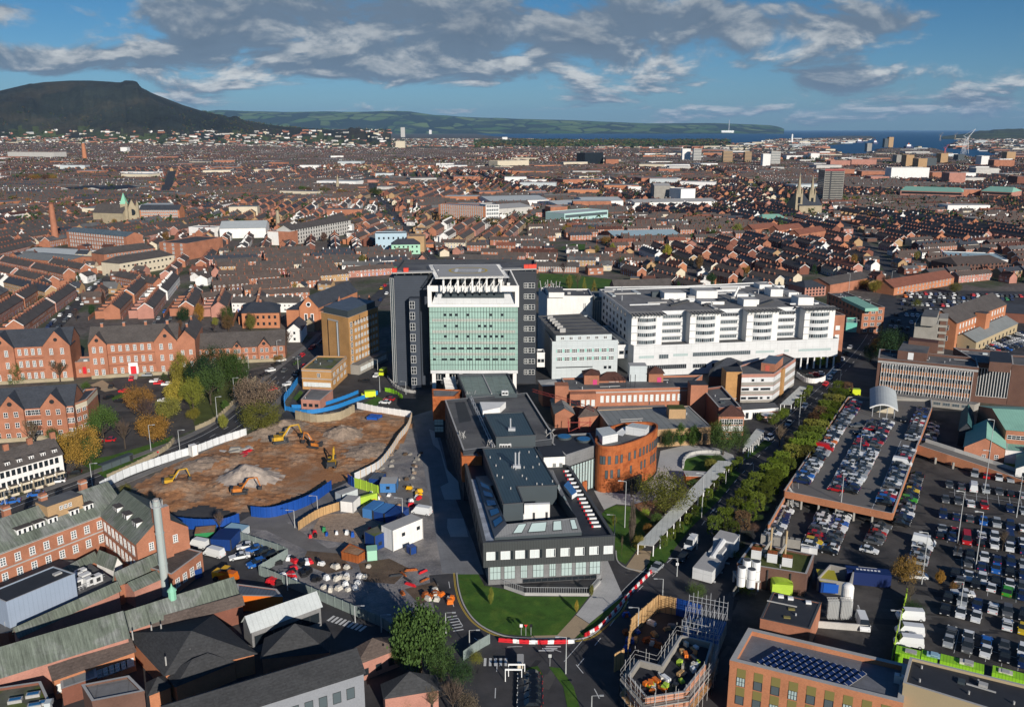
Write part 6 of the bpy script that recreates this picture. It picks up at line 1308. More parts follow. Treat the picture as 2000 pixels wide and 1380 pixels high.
for i,(e0,e1,yt,dep,w_,rf_,lab)in enumerate([((958,404),(1072,401),393,90,'render_white','roof_light','longest white roofed warehouse behind the red mill'),((1090,411),(1160,408),400,60,'render_white','roof_light','white warehouse roof behind the mint school'),((1140,406),(1217,405),393,60,'render_white','roof_light','white gabled warehouse right of the others'),((975,425),(1040,420),408,50,'concrete_light','coping','pale warehouse nearest the red mill'),((1075,427),(1108,426),405,20,'brick','coping','brick office among the white warehouses')]):
 shed('warehouse',lab,'warehouse',e0,e1,yt,dep,w_,rf_,'gable' if i!=4 else 'flat',3)
r,q,z=shed('mint_school','pale mint green flat roofed school with window bands','school',(1102,441),(1187,433),418,30,'mint_pale','roof_light','flat',3);bands(r,q,z,2,'glass_grey');lmk('the pale mint school',1140,438)
shed('beige_silo','tall weathered beige silo block','silo',(1277,393),(1308,393),363,30,'concrete','coping','gable',3);lmk('the beige silo block',1290,393)
shed('white_factory','tall white factory block beside low white sheds','factory',(1329,397),(1357,396),370,30,'render_white','coping','flat',3)
shed('white_office','low white office with dark window band left of the beige silo','office',(1227,376),(1252,376),365,20,'render_white','coping','flat',3)
shed('low_white_factory','low white sheds in front of the white factory block','factory',(1240,405),(1400,402),396,40,'render_white','coping','gable',3)
shed('black_office','black glass office slab with white rooftop boxes','office',(1142,324),(1178,323),299,40,'glass_dark','roof_flat','flat',3);lmk('the black glass office slab',1160,323)
shed('cream_castle','cream multi gabled building on the skyline left of the black slab','building',(972,329),(1033,327),315,40,'render_cream','render_cream','flat',3)
shed('brown_castle','red brown gabled building right of the black slab','building',(1183,324),(1208,324),311,40,'brick','slate','gable',8)
TB=[(1332,1348,317,291,'render_white','white tower block, left one of the pale pair'),(1354,1369,318,291,'concrete_light','pale tower block, right one of the pale pair'),(1412,1430,321,296,'brick_tan','brown tower block, left one of the tan pair'),(1454,1467,321,297,'brick_tan','brown tower block, right one of the tan pair'),(1489,1504,328,301,'render_white','white tower block on the left of the last pair'),(1505,1523,325,296,'concrete_light','ribbed pale tower block on the right of the last pair')]
for x0,x1,yb,yt,m_,lab in TB:
 r,q,z=shed('tower_block',lab,'tower block',(x0,yb),(x1,yb),yt,20,m_,'coping','flat');bands(r,q,z,9,'glass_grey',0,.35)if m_!='render_white' else None
def twin():
 for x0,x1,yb,yt,ys,lab in((1550,1563,420,378,337,'left'),(1576,1588,419,380,341,'right')):
  c=G((x0+x1)/2,yb);w_=(G(x1,yb)-G(x0,yb)).length;h=HT(x0,yb,yt);hs=HT(x0,yb,ys);t=thing('church_spire','tall pale stone church tower with needle spire, %s of the twins'%lab,'spire',(c.x,c.y,0),'twin spires');EXC.append([c+Vector(v)*14 for v in((-1,-1),(1,-1),(1,1),(-1,1))])
  mb=MB();mb.rect(c,(1,0),w_,w_,0,h,'sandstone');mb.build('wall',t);mb=MB();mb.tube((c.x,c.y,h),(c.x,c.y,hs),w_*.42,'sandstone',8,.1)
  for sx_ in(-1,1):
   for sy_ in(-1,1):mb.tube((c.x+sx_*w_*.4,c.y+sy_*w_*.4,h),(c.x+sx_*w_*.4,c.y+sy_*w_*.4,h+8),1,'sandstone',5,.05)
  mb.build('spire',t);mb=MB();mb.rect(c-Vector((0,w_/2+.1)),(1,0),w_*.4,.2,h*.55,h*.85,'glass_dark');mb.build('louvre',t)
 shed('cathedral_nave','pale stone cathedral nave with slate roof behind the twin spires','church',(1560,421),(1604,420),402,30,'sandstone','slate_blue','gable',12)
twin();lmk('the twin spires',1568,420)
r,q,z=shed('high_rise','tall black and white striped tower block with red top','tower block',(1606,398),(1644,398),333,26,'concrete','coping','flat')
for s in(0,3):bands(r,q,z,19,'glass_dark',s,.5)
quadwin(r,'red_crown',q[0],q[1],0,1,z-.5,z+2,'crane_red',.15);quadwin(r,'dark_stripe',q[0],q[1],.28,.36,0,z,'roof_black',.12);lmk('the striped tower block',1625,398)
r,q,z=shed('green_roof_complex','long office with pale green roof and arcaded base','building',(1757,388),(1879,392),372,50,'brick_pink','roof_copper','hip',5);bands(r,q,z,2,'glass_dark');lmk('the long green roofed complex',1818,390)
r,q,z=shed('green_roof_complex','smaller green roofed pavilion right of the long green roofed complex','building',(1914,388),(1974,391),373,50,'brick_pink','roof_copper','hip',6);bands(r,q,z,2,'glass_dark')
shed('blue_school','pale blue roofed low school at the right','school',(1858,512),(1968,516),505,40,'render_white','light_roof','flat')
r,q,z=shed('brown_roof_office','brick office with dark brown hipped roofs below the pale blue school','office',(1868,536),(1966,530),518,25,'brick_brown','slate_brown','hip',4,[(0,3,12,1.5,1.5,'dark')]);lmk('the brown roofed office',1915,533)
shed('blue_roof_school','wide pale blue grey roofed school among trees','school',(1200,470),(1330,467),462,45,'brick','light_roof','gable',3);lmk('the blue grey roofed school',1265,468)
shed('mint_roof_hall','small hall with mint roof left of the twin spires','hall',(1489,438),(1538,437),428,25,'render_cream','roof_copper','hip',4)
for e0,e1,yt,lab in(((1470,460),(1520,455),448,'left'),((1520,462),(1568,456),450,'middle'),((1560,472),(1612,464),458,'right')):shed('red_roof_row','row with red tiled roof below the mint roofed hall, %s of three'%lab,'terrace',e0,e1,yt,12,'brick','tile_red','gable',4)
shed('long_orange_block','long orange walled block with brown roof and solar panels behind the car park','flats',(1745,577),(1862,556),562,14,'brick_orange','tile_red','gable',4,[(0,2,16,1.4,1.4,'white')]);lmk('the long orange walled block',1800,566)
shed('brick_depot','red brick depot with grey roof behind the ward block','building',(1620,575),(1700,560),556,16,'brick','slate','gable',3)
shed('grey_roof_pair','pink brick flats with dark roofs behind the white ward block','flats',(1571,580),(1612,577),562,16,'brick_pink','slate_blue','hip',3,[(0,3,6,1.3,1.2,'dark')])
shed('castle_terrace','ornate pale terrace behind the white rear range','terrace',(1200,578),(1313,574),562,10,'brick_pink','slate','gable',4,[(0,2,14,1.4,1.6,'sash')])
shed('pink_villas','row of pink dormered villas behind the helipad','terrace',(895,516),(1008,519),508,10,'brick_pink','slate','gable',4,[(0,2,18,1.3,1.5,'sash')]);lmk('the pink villas',950,517)
shed('red_row_behind_lawn','long red brick row with white doors behind the green lawn','terrace',(1020,531),(1130,533),520,9,'brick','slate','gable',3,[(0,2,22,1.1,1.5,'sash')])
shed('white_factory_left','very long white factory near the left edge skyline','factory',(16,309),(106,310),297,60,'concrete_light','tile_red','flat');lmk('the long white factory',60,309)
for i in range(2):shed('solar_roof_shed','sawtooth shed with black panelled roofs, %s one'%('left','right')[i],'shed',((145,378),(205,380))[i],((205,374),(275,374))[i],(372,372)[i],50,'concrete_light','roof_black','gable',4)
c=G(166,313);h=HT(166,313,280);t=thing('distant_chimney','orange brick factory chimney near the left skyline','chimney',(c.x,c.y,0));mb=MB();mb.tube((c.x,c.y,0),(c.x,c.y,h),8,'brick_orange',10,5);mb.build('shaft',t)
for x0,x1,yb,yt,m_,lab in[(1739,1813,353,328,'render_white','white and red riverside flats'),(1682,1736,349,335,'brick','long red brick block left of the white flats'),(1768,1783,330,303,'brick_tan','brown city tower behind the white flats'),(1791,1808,342,310,'brick_tan','brown city slab right of the brown tower'),(1806,1828,328,309,'clad_slate','dark glass office slab in the city'),(1621,1660,328,314,'brick_pink','pink striped city block'),(1662,1711,326,312,'brick_pink','long pink striped city block'),(1852,1884,362,338,'brick_pink','pink ribbed city office'),(1885,1905,350,338,'render_white','small white city office'),(1905,1950,346,329,'concrete_light','pale classical city building'),(1940,1980,330,313,'brick','red city office at the right edge'),(1965,1982,315,297,'brick_tan','brown tower at the right edge'),(1820,1850,352,337,'brick','red brick city block'),(1985,2010,365,345,'brick_dark','dark city block at the right edge'),(1700,1736,356,345,'brick_pink','pink brick block below the long red brick block'),(1583,1600,312,300,'render_white','white block behind the pale tower pair'),(1750,1764,322,303,'concrete','grey city slab left of the brown tower'),(1836,1850,322,300,'brick_tan','tan city tower right of the dark glass slab'),(1915,1930,326,305,'render_white','white city tower near the right edge'),(1870,1882,318,302,'clad_slate','dark slim city tower near the channel'),(1644,1668,345,331,'brick','red block behind the striped tower block'),(1727,1734,288,271,'clad_slate','dark harbour tower, left half'),(1735,1744,288,268,'brick_tan','brown harbour tower, right half'),(1693,1702,296,280,'concrete','grey harbour block by the channel'),(783,791,268,249,'concrete_light','pale slab on the left skyline'),(773,791,290,276,'render_cream','cream block on the central skyline'),(981,991,276,268,'render_white','white block by the lough shore'),(838,843,262,254,'render_white','small white block before the green hills'),(236,249,300,288,'render_white','white block near the foot of the mountain')]:
 shed('city_block',lab,'building',(x0,yb),(x1,yb),yt,30,m_,'coping','flat')
plain('hull_white',(.7,.7,.7))
for x0,x1,yb,yt,lab in((1770,1783,290,281,'white ship in the dock behind the flats'),(1674,1686,279,272,'white ferry at the end of the quay'),(1706,1715,281,274,'small white ship right of the ferry')):
 a,b_=G(x0,yb),G(x1,yb);h=HT(x0,yb,yt);c=(a+b_)/2;w_=(b_-a).length;t=thing('ship',lab,'ship',(c.x,c.y,1));mb=MB();mb.prism([(a.x,a.y),(b_.x,b_.y),(b_.x+w_*.12,b_.y+18),(b_.x,b_.y+36),(a.x,a.y+36)],.7,h*.45,'navy','hull_white');mb.build('hull',t);mb=MB();mb.box(c.x-w_*.35,c.x+w_*.25,c.y+6,c.y+30,h*.45,h*.85,'hull_white');mb.build('superstructure',t);mb=MB();mb.tube((c.x,c.y+18,h*.85),(c.x,c.y+18,h*1.15),3,'orange',8);mb.build('funnel',t)
def hcrane(x,yb,yt,m_,lab):
 c=G(x,yb);h=HT(x,yb,yt);t=thing('harbour_crane',lab,'crane',(c.x,c.y,0),'harbour cranes');mb=MB();s=h*.05;L=h*.62
 for i in range(4):sx_,sy_=(-1,1)[i%2],(-1,1)[i//2];mb.tube((c.x+sx_*s*1.6,c.y+sy_*s*1.6,0),(c.x+sx_*s*.4,c.y+sy_*s*.4,L),h*.008,m_,4)
 mb.build('tower',t);mb=MB();mb.tube((c.x,c.y,L),(c.x+h*.28,c.y,h),h*.014,m_,4);mb.tube((c.x,c.y,L),(c.x-h*.18,c.y,L+h*.1),h*.012,m_,4);mb.tube((c.x-h*.18,c.y,L+h*.1),(c.x+h*.28,c.y,h),h*.005,m_,4);mb.build('jib',t);mb=MB();mb.box(c.x-s*.7,c.x+s*.7,c.y-s*.7,c.y+s*.7,L-s*.5,L+s*.6,m_);mb.build('machinery_house',t)
hcrane(1836,275,259,'tan','tan dock crane, left of the three');hcrane(1865,274,259,'tan','tan dock crane, middle of the three');hcrane(1893,275,260,'tan','tan dock crane, right of the three');hcrane(1880,302,264,'steel','tall pale tower crane in front of the tan dock cranes');hcrane(1845,304,282,'red_bright','small red crane by the channel');hcrane(1886,300,252,'steel','tallest pale tower crane by the channel')
c=G(1546,281);h=HT(1546,281,262);t=thing('harbour_stack','slim white harbour chimney above pale sheds','chimney',(c.x,c.y,0));mb=MB();mb.tube((c.x,c.y,0),(c.x,c.y,h),8,'white',8,6);mb.build('shaft',t)
c=Vector((XR(1423,22500),22500));t=thing('power_station_mast','thin power station chimney with white hall on the far shore','power station',(c.x,c.y,0));mb=MB();mb.tube((c.x,c.y,0),(c.x,c.y,330),14,'steel',6,9);mb.build('chimney',t);mb=MB();mb.box(c.x-190,c.x+120,c.y-40,c.y+40,0,75,'white');mb.build('turbine_hall',t)
for x,yb,ht,lab in((717,272,30,'thin distant church spire left of centre'),(660,372,40,'slim grey spire of the mid distance chapel')):c=G(x,yb);hh=HT(x,yb,yb-ht*.8);t=thing('distant_spire',lab,'spire',(c.x,c.y,0));mb=MB();mb.rect(c,(1,0),hh*.16,hh*.16,0,hh*.45,'sandstone');mb.build('wall',t);mb=MB();mb.tube((c.x,c.y,hh*.45),(c.x,c.y,hh),hh*.09,'sandstone',8,.1);mb.build('spire',t)
sheet('park_lawn',[(1055,534),(1118,536),(1196,546),(1205,562),(1120,566),(1050,562)],'grass',.05);sheet('playing_field',[(1096,483),(1120,476),(1165,478),(1170,488),(1110,490)],'grass',.05)
EXC.append(RP([(1040,580),(1215,580),(1215,538),(1040,530)],0));EXC.append(RP([(1080,493),(1180,493),(1176,472),(1085,472)],0))
# ================================================================== TERRACES
CAMP=RP([(-400,1500),(-400,980),(-200,760),(-60,668),(150,658),(385,650),(460,662),(560,640),(630,570),(740,540),(1060,545),(1070,582),(1480,575),(1620,572),(1740,565),(1900,548),(2100,560),(2300,900),(2300,1500)],0)
ROADS=[(smoothline(RP(p,0),3),w_)for p,w_ in[([(858,520),(835,500),(800,455),(760,410),(735,380),(722,350),(700,320)],11),([(232,760),(262,700),(300,650),(350,592),(385,560)],9),([(60,690),(95,650),(130,615),(190,560),(230,530)],8),([(1735,580),(1745,540),(1720,505),(1690,480),(1655,440)],9),([(560,735),(620,683),(690,640),(760,560),(850,520),(960,495),(1200,505)],9),([(1655,440),(1560,400),(1420,345),(1380,330),(1400,318)],14),([(320,380),(335,340),(338,325),(330,312)],16)]]
for nm_,(ln_,w_)in zip(('city_street','motorway','city_street'),ROADS[4:]):b=MB();strip(b,ln_,-w_/2,w_/2,.06,'asphalt');struct(nm_,b)
SHORE=pw+[Vector((88000,87000)),Vector((-9000,87000))]
def blocked(p,mar=6):
 if inside(p,CAMP):return True
 for q in EXC:
  if inside(p,q):return True
 if p[1]<2200:
  for ln,w_ in ROADS:
   for i in range(len(ln)-1):
    a,c=ln[i],ln[i+1];ab=c-a;t=max(0,min(1,(p-a).dot(ab)/ab.length_squared))
    if(p-a-ab*t).length<w_/2+mar:return True
 elif inside(p,SHORE):return True
 return False
WALLS=[('brick',26),('brick_dark',13),('brick_pink',13),('brick_orange',7),('render_white',11),('render_cream',9),('brick_tan',9),('brick_brown',8)]
ROOFS=[('slate',36),('slate_brown',42),('slate_blue',10),('tile_red',5),('roof_flat',5),('tile_maroon',5)]
def pick(t):return rnd.choices([n for n,_ in t],[a for _,a in t])[0]
def zg(x,y):
 if y<3300:return 0
 px=1000+x/(y*ct+CZ*st)*FP
 return mount(px,y)if px<760 else 0
def terrace(wl,rf,ch,p,d,n_,hw,dep,ze,zr,wm,rm,lod,victorian,z0=0):
 n=Vector((-d.y,d.x));L=n_*hw;a=p-d*L/2-n*dep/2;b_=a+d*L;c,e=b_+n*dep,a+n*dep
 wl.prism([a,b_,c,e],z0,z0+ze,wm);rf.gable([a,b_,c,e],z0+ze,z0+zr,rm,wm,0,.3)
 if lod<=1:
  for s in(0,1):
   o,dd,nn=(a,d,-n)if s==0 else(c,-d,n)
   for i in range(n_):
    if lod==0:
     for f,z,w_,h in((.22,.9,1.15,1.35),(.22,3.3,1.1,1.2),(.72,3.3,1.0,1.2),(.72,.1,1.0,2.1)):
      if rnd.random()<.06:continue
      q=o+dd*(hw*(i+f))+nn*.05;h0=z+z0
      wl.poly([(q.x-dd.x*w_/2,q.y-dd.y*w_/2,h0),(q.x+dd.x*w_/2,q.y+dd.y*w_/2,h0),(q.x+dd.x*w_/2,q.y+dd.y*w_/2,h0+h),(q.x-dd.x*w_/2,q.y-dd.y*w_/2,h0+h)],'frame_white')
      q=q+nn*.03;w2=w_*.6;wl.poly([(q.x-dd.x*w2/2,q.y-dd.y*w2/2,h0+.15),(q.x+dd.x*w2/2,q.y+dd.y*w2/2,h0+.15),(q.x+dd.x*w2/2,q.y+dd.y*w2/2,h0+h-.2),(q.x-dd.x*w2/2,q.y-dd.y*w2/2,h0+h-.2)],'glass_dark' if z>.5 else rnd.choice(['red','dark_steel','blue','frame_white']))
    else:
     for f,z,w_,h in((.3,3.2,1.5,1.2),(.5,.8,2.6,1.3)):
      q=o+dd*(hw*(i+f))+nn*.06;wl.poly([(q.x-dd.x*w_/2,q.y-dd.y*w_/2,z0+z),(q.x+dd.x*w_/2,q.y+dd.y*w_/2,z0+z),(q.x+dd.x*w_/2,q.y+dd.y*w_/2,z0+z+h),(q.x-dd.x*w_/2,q.y-dd.y*w_/2,z0+z+h)],'win_mix')
  if lod==0 and rnd.random()<.6:
   m_='frame_white'
   for e0,e1,s_ in((a,e,-1),(b_,c,1)):
    mid=(e0+e1)/2;o_=d*s_*.34
    for q0 in(e0,e1):rf.poly([(q0.x+o_.x,q0.y+o_.y,z0+ze-.1),(q0.x+o_.x,q0.y+o_.y,z0+ze+.3),(mid.x+o_.x,mid.y+o_.y,z0+zr+.3),(mid.x+o_.x,mid.y+o_.y,z0+zr-.1)],m_)
  if victorian:
   for i in range(n_):
    if i%2:continue
    q=e+d*(hw*(i+1))+n*2.6;wl.rect(q,d,3.4,5.2,z0,z0+ze-1.2,wm,rm)
   wl.rect(e+d*L/2+n*8,d,L,.25,z0,z0+2,wm)
 st_=1 if lod==0 else 2
 for i in range(0,n_+1,st_):
  if rnd.random()<.15:continue
  q=a+d*min(max(hw*i,.5),L-.5)+n*dep/2;m_=MB()if ch is not None else rf
  m_.rect(q,d,.7,1.3,z0+zr-.5,z0+zr+1.1,'brick_dark' if wm!='render_white' else wm)
  if ch is not None:
   m_.rect(q,d,.3,.9,z0+zr+1.1,z0+zr+1.45,'pot');ch.append(m_)
plain('pot',(.4,.2,.1));plain('win_mix',(.42,.42,.42));
SEEDS=[];rr=random.Random(11);y=470
while y<4300:
 st_=210+(y-470)*.06;x=-y*.75-150
 while x<y*.75+150:SEEDS.append((x+rr.uniform(-.3,.3)*st_,y+rr.uniform(-.3,.3)*st_,rr.random(),rr.random(),rr.random()));x+=st_
 y+=st_
SPEC={'v':([(60,650),(400,650),(330,560),(0,540)],R(62),True)}
def ang(px0,px1):v=G(*px1)-G(*px0);return math.atan2(v.y,v.x)
FIX=[([(-200,700),(400,660),(560,640),(520,590),(330,562),(-200,590)],ang((150,650),(235,572)),1),([(-200,590),(330,562),(250,505),(-200,500)],ang((25,521),(215,562)),1),([(400,600),(760,585),(760,500),(420,490)],ang((480,520),(700,512)),0),([(380,640),(640,610),(640,580),(420,590)],ang((450,600),(640,600)),1)]
FIX=[(RP(p,0),a,v)for p,a,v in FIX]
ALLR=[]
def fill():
 for sx_,sy_,r1,r2,r3 in SEEDS:
  s=Vector((sx_,sy_));R0=150+(sy_-470)*.05;far=sy_>1900
  a0=R(-12+24*r1)+(R(90)if r2>.62 else 0)+R(14)*(sx_>0);vic=r3<(.55 if sx_<0 else.25)
  pitch=17.5 if not far else 23;
  d=Vector((math.cos(a0),math.sin(a0)));n=Vector((-d.y,d.x));v=-R0*1.5
  if rr.random()<.03 and sy_>800:continue
  k=0
  while v<R0*1.5:
   u=-R0*1.5+rr.uniform(-8,8);k+=1
   while u<R0*1.5:
    n_=rr.choice([3,4,4,5,6,7]if not vic else[6,8,9,12]);hw=4.8 if vic else 5.3;L=n_*hw;c=s+d*(u+L/2)+n*v;u+=L+rr.choice([3,5,9,14])
    if rr.random()<.0:continue
    if min(SEEDS,key=lambda q:(q[0]-c.x)**2+(q[1]-c.y)**2)[1]!=sy_:continue
    fx=None
    for P_,fa,fv in FIX:
     if inside(c,P_):fx=1
    if fx or abs(c.x)>(c.y*ct+30)*.62+40:continue
    if rr.random()<.06:continue
    e0,e1=c-d*L/2,c+d*L/2
    if blocked(c)or blocked(e0)or blocked(e1):continue
    ALLR.append((c,d+Vector((0,0)),n_,hw,vic))
   v+=pitch+(4 if k%2 else 0)+rr.uniform(-1,1)
 for P_,fa,fv in FIX:
  xs=[p.x for p in P_];ys=[p.y for p in P_];s=Vector((sum(xs)/len(xs),sum(ys)/len(ys)));R0=max(max(xs)-min(xs),max(ys)-min(ys))*.75
  d=Vector((math.cos(fa),math.sin(fa)));n=Vector((-d.y,d.x));v=-R0;k=0
  while v<R0:
   u=-R0+rr.uniform(0,10);k+=1
   while u<R0:
    n_=rr.choice([8,10,12])if fv else rr.choice([4,5,6,7]);hw=4.8 if fv else 5.6;L=n_*hw;c=s+d*(u+L/2)+n*v;u+=L+rr.choice([3,6])
    if not inside(c,P_):continue
    e0,e1=c-d*L/2,c+d*L/2
    if blocked(c,5)or blocked(e0,4)or blocked(e1,4):continue
    ALLR.append((c,d if fv else(d+Vector((rr.uniform(-.2,.2),rr.uniform(-.2,.2)))).normalized(),n_,hw,bool(fv)))
   v+=(21 if k%2 else 17.5)if fv else 19+rr.uniform(0,3)
fill()
ALLR.sort(key=lambda t:t[0].length)
ORD=lambda n:str(n)+('th' if 10<=n%100<=20 else{1:'st',2:'nd',3:'rd'}.get(n%10,'th'))
lmk('the rose windowed brick church',605,645);lmk('the cream trimmed flats',300,520);lmk('the black helipad tower',900,748);lmk('the white ward block',1430,720);lmk('the orange brick school',265,730)
def rank_label(c,allc,fmt):
 nm,P_=min(LMK,key=lambda t:(t[1]-c).length);dc=(P_-c).length;k=sum(1 for q in allc if(q-P_).length<dc-1e-6)+1
 return fmt%((ORD(k)+' nearest' if k>1 else 'nearest'),nm)
def build_rows():
 cs=[t[0]for t in ALLR];W=MB();Rf=MB();prev=None;n_obj=0
 vis=lambda c:abs(PX(c,4)[0]-1000)<1090
 for idx,(c,d,n_,hw,vic)in enumerate(ALLR):
  dist=c.y;wm,rm=pick(WALLS),pick(ROOFS)
  k=mnoise.noise((c.x*.006,c.y*.006,0));
  if vic and rm in('slate_brown','tile_red','tile_maroon'):rm='slate'
  if vic and wm in('render_cream','brick_brown'):wm='brick'
  if not vic and k>.1 and rm=='slate':rm='slate_brown'
  dep=7.6 if not vic else 8.2;ze=4.7 if not vic else 5.5;zr=ze+(2.5 if not vic else 3.1)
  if n_obj<300 and vis(c):
   n_obj+=1;wl,rf=MB(),MB();ch=[]if dist<640 else None
   terrace(wl,rf,ch,c,d,n_,hw,dep,ze,zr,wm,rm,0,vic)
   o=wl.build('terraced_row',loc=(c.x,c.y,0));wn={'brick':'red brick','brick_dark':'dark brick','brick_pink':'pinkish brick','brick_orange':'orange brick','render_white':'white','render_cream':'cream','brick_tan':'tan brick','brick_brown':'brown brick'}[wm]
   tag(o,rank_label(c,cs,wn+' terraced row, %s row to %s'),'terrace','terraced rows of the city');r_=rf.build('roof',o)
   for m_ in ch or[]:m_.build('chimney',r_)
  else:
   lod=1 if dist<1500 else 2
   if lod==2 and n_>6 and rnd.random()<.0:continue
   z0=zg(c.x,c.y)
   if z0>75:continue
   if dist>2300:wm=rnd.choice(['brick','brick_pink','brick','render_white','render_cream','brick_dark','brick_tan'])
   terrace(W,Rf,None,c,d,n_,hw,dep if dist<2500 else dep*1.3,ze,zr,wm,rm,lod,vic and lod==1,z0)
 print('rows',len(ALLR),'objects',n_obj)
 occ=set()
 for c,d,n_,hw,vic in ALLR:
  if c.y>2600:break
  n=Vector((-d.y,d.x));L=n_*hw/2+3
  for i in range(int(L/3)*2+1):
   for j in(-6,-2,2,6):p=c+d*(-L+i*3)+n*j;occ.add((int(p.x//5),int(p.y//5)))
 for i in range(26000):
  y=500+rnd.random()**1.3*2100;x=rnd.uniform(-.64,.64)*y;p=Vector((x,y));cells=[(int((x+a)//5),int((y+b_)//5))for a in(-5,0,5)for b_ in(-5,0,5)]
  if any(k in occ for k in cells)or blocked(p,3):continue
  occ.update(cells);k=rnd.random();a_=rnd.uniform(-.3,.3)+(1.57 if rnd.random()<.5 else 0);d=Vector((math.cos(a_),math.sin(a_)));n=Vector((-d.y,d.x));L,D=rnd.uniform(7,12),rnd.uniform(6,8);wm,rm=pick(WALLS),pick(ROOFS)
  if k<.8:terrace(W,Rf,None,p,d,2,L/2,D,rnd.uniform(3,5),rnd.uniform(5.4,7.4),wm,rm,1 if y<1200 else 2,False)
  elif k<.9:W.rect(p,d,L,D,0,3,wm,'roof_felt')
 for(x,y)in[]:pass
 for i in range(9000):
  y=3600+(rnd.random()**1.4)*6200;x=rnd.uniform(-.64,.64)*y;c=Vector((x,y))
  if inside(c,SHORE)or mnoise.noise((x*.0012,y*.0012,3))<-.28:continue
  z0=zg(x,y)
  if z0>95:continue
  big=rnd.random()<.028;a_=rnd.uniform(0,3);d=Vector((math.cos(a_),math.sin(a_)));wm=rnd.choice(['render_white','brick_pink','render_cream','brick','concrete_light']);rm=rnd.choice(['slate','slate_brown','slate','roof_light' if big else 'slate'])
  if big and x>300:q_=[c,c+d*rnd.uniform(60,150)];W.rect(c,d,rnd.uniform(40,130),rnd.uniform(30,60),z0,z0+rnd.uniform(6,14),wm,'coping');continue
  n=Vector((-d.y,d.x));L,D=rnd.uniform(15,50),12;q=[c,c+d*L,c+d*L+n*D,c+n*D];W.prism(q,z0-4,z0+6,wm);Rf.gable(q,z0+6,z0+9,rm,wm)
 for i in range(240):
  if i<120:y=rnd.uniform(1000,3500);x=rnd.uniform(-.6,.6)*y
  else:y=rnd.uniform(3400,8200);x=y*rnd.uniform(.22,.62)
  c=Vector((x,y))
  if blocked(c,25)or inside(c,SHORE):continue
  s=1+y/4000;a_=rnd.uniform(-.3,.4);d=Vector((math.cos(a_),math.sin(a_)));W.rect(c,d,rnd.uniform(20,55)*s,rnd.uniform(14,30)*s,0,rnd.uniform(8,13),rnd.choice(['render_white','concrete_light','brick','render_cream','panel_grey','brick_orange']),rnd.choice(['roof_light','coping','roof_felt','roof_sheet']))
 tag(W.build('distant_houses'),kind='stuff');tag(Rf.build('distant_roofs'),kind='stuff')
build_rows()
# ================================================================== TREES
TR=random.Random(5);mat('palis',(.24,.29,.27),pat='seam',pw=.3,pk=.5)
def leafmesh(kind,seed):
 q=random.Random(seed);b=MB();cl=[]
 n={'round':92,'tall':80,'conifer':70,'clip':210,'bare':0,'pine':64,'bush':40,'weep':80}[kind]
 for i in range(n):
  while 1:
   x,y,z=q.uniform(-1,1),q.uniform(-1,1),q.uniform(-1,1);r=math.sqrt(x*x+y*y+z*z)
   if r<1 and r>(.45 if kind!='bush' else.2):break
  if kind=='conifer':z=q.random()**1.3;r=(1-z)*.95+.05;a=q.uniform(0,6.28);cl.append((math.cos(a)*r*.8,math.sin(a)*r*.8,z,.16+.1*(1-z)))
  elif kind=='clip':
   a=q.uniform(0,6.28);t=q.random();rr_=1.0 if t<.62 else math.sqrt(q.random());zz=q.random()if t<.62 else 1.0;cl.append((math.cos(a)*rr_*.84,math.sin(a)*rr_*.84,zz*.92+.03,.10))
  elif kind=='pine':cl.append((x*.95,y*.95,.45+abs(z)*.5,.26))
  elif kind=='tall':cl.append((x*.8*(1.15-abs(z)*.5),y*.8*(1.15-abs(z)*.5),.5+z*.47,.2))
  elif kind=='weep':cl.append((x,y,.55+z*.4,.2))
  elif kind=='bush':cl.append((x*.8,y*.8,.3+abs(z)*.5,.3))
  else:cl.append((x*.9*q.uniform(.8,1.12),y*.9*q.uniform(.8,1.12),.5+z*.42,q.uniform(.17,.27)))
 per={'clip':36,'conifer':60}.get(kind,84)
 for cx,cy,cz,cr in cl:
  for _ in range(per):
   x,y,z=q.gauss(0,.5)*cr,q.gauss(0,.5)*cr,q.gauss(0,.42)*cr*(1.5 if kind=='weep' else.9)
   s=q.uniform(.012,.030)*(1.5 if kind in('clip','tall')else 1);p=Vector((cx+x,cy+y,cz+z));u=Vector((q.gauss(0,1),q.gauss(0,1),q.gauss(0,.6))).normalized();v=u.orthogonal().normalized()
   b.poly([p-u*s,p-v*s*.8,p+u*s,p+v*s*.8],'leaf')
 if kind=='bare':
  def br(p,d,L,r,k):
   e=p+d*L;b.tube(p,e,r,'leaf',3,r*.6,cap=False)
   if k==0:return
   for _ in range(4 if k>1 else 5):
    nd=(d+Vector((q.gauss(0,.6),q.gauss(0,.6),q.gauss(.15,.35)))).normalized();br(p+d*L*q.uniform(.45,1),nd,L*q.uniform(.55,.75),r*.55,k-1)
  for i in range(6):a=i*1.05+q.random();br(Vector((0,0,.12)),Vector((math.cos(a)*.75,math.sin(a)*.75,.85)).normalized(),.33,.016,4)
 o=b.build('crown');me=o.data;bpy.data.objects.remove(o);return me
CR={k:[leafmesh(k,10*i+len(k))for i in range(v)]for k,v in{'round':4,'tall':2,'conifer':2,'clip':3,'bare':3,'pine':2,'bush':2,'weep':1}.items()}
def trunkmesh(k):
 q=random.Random(k);b=MB();b.tube((0,0,-.02),(0,0,.34),.035,'bark',7,.024)
 for i in range(5):a=i*1.26+q.random();b.tube((0,0,.26+.03*i),(math.cos(a)*.4,math.sin(a)*.4,.6+q.random()*.2),.018,'bark',5,.006)
 b.tube((0,0,.34),(.03,.02,.8),.022,'bark',5,.005);o=b.build('trunk');me=o.data;bpy.data.objects.remove(o);return me
TK=[trunkmesh(i)for i in range(3)]
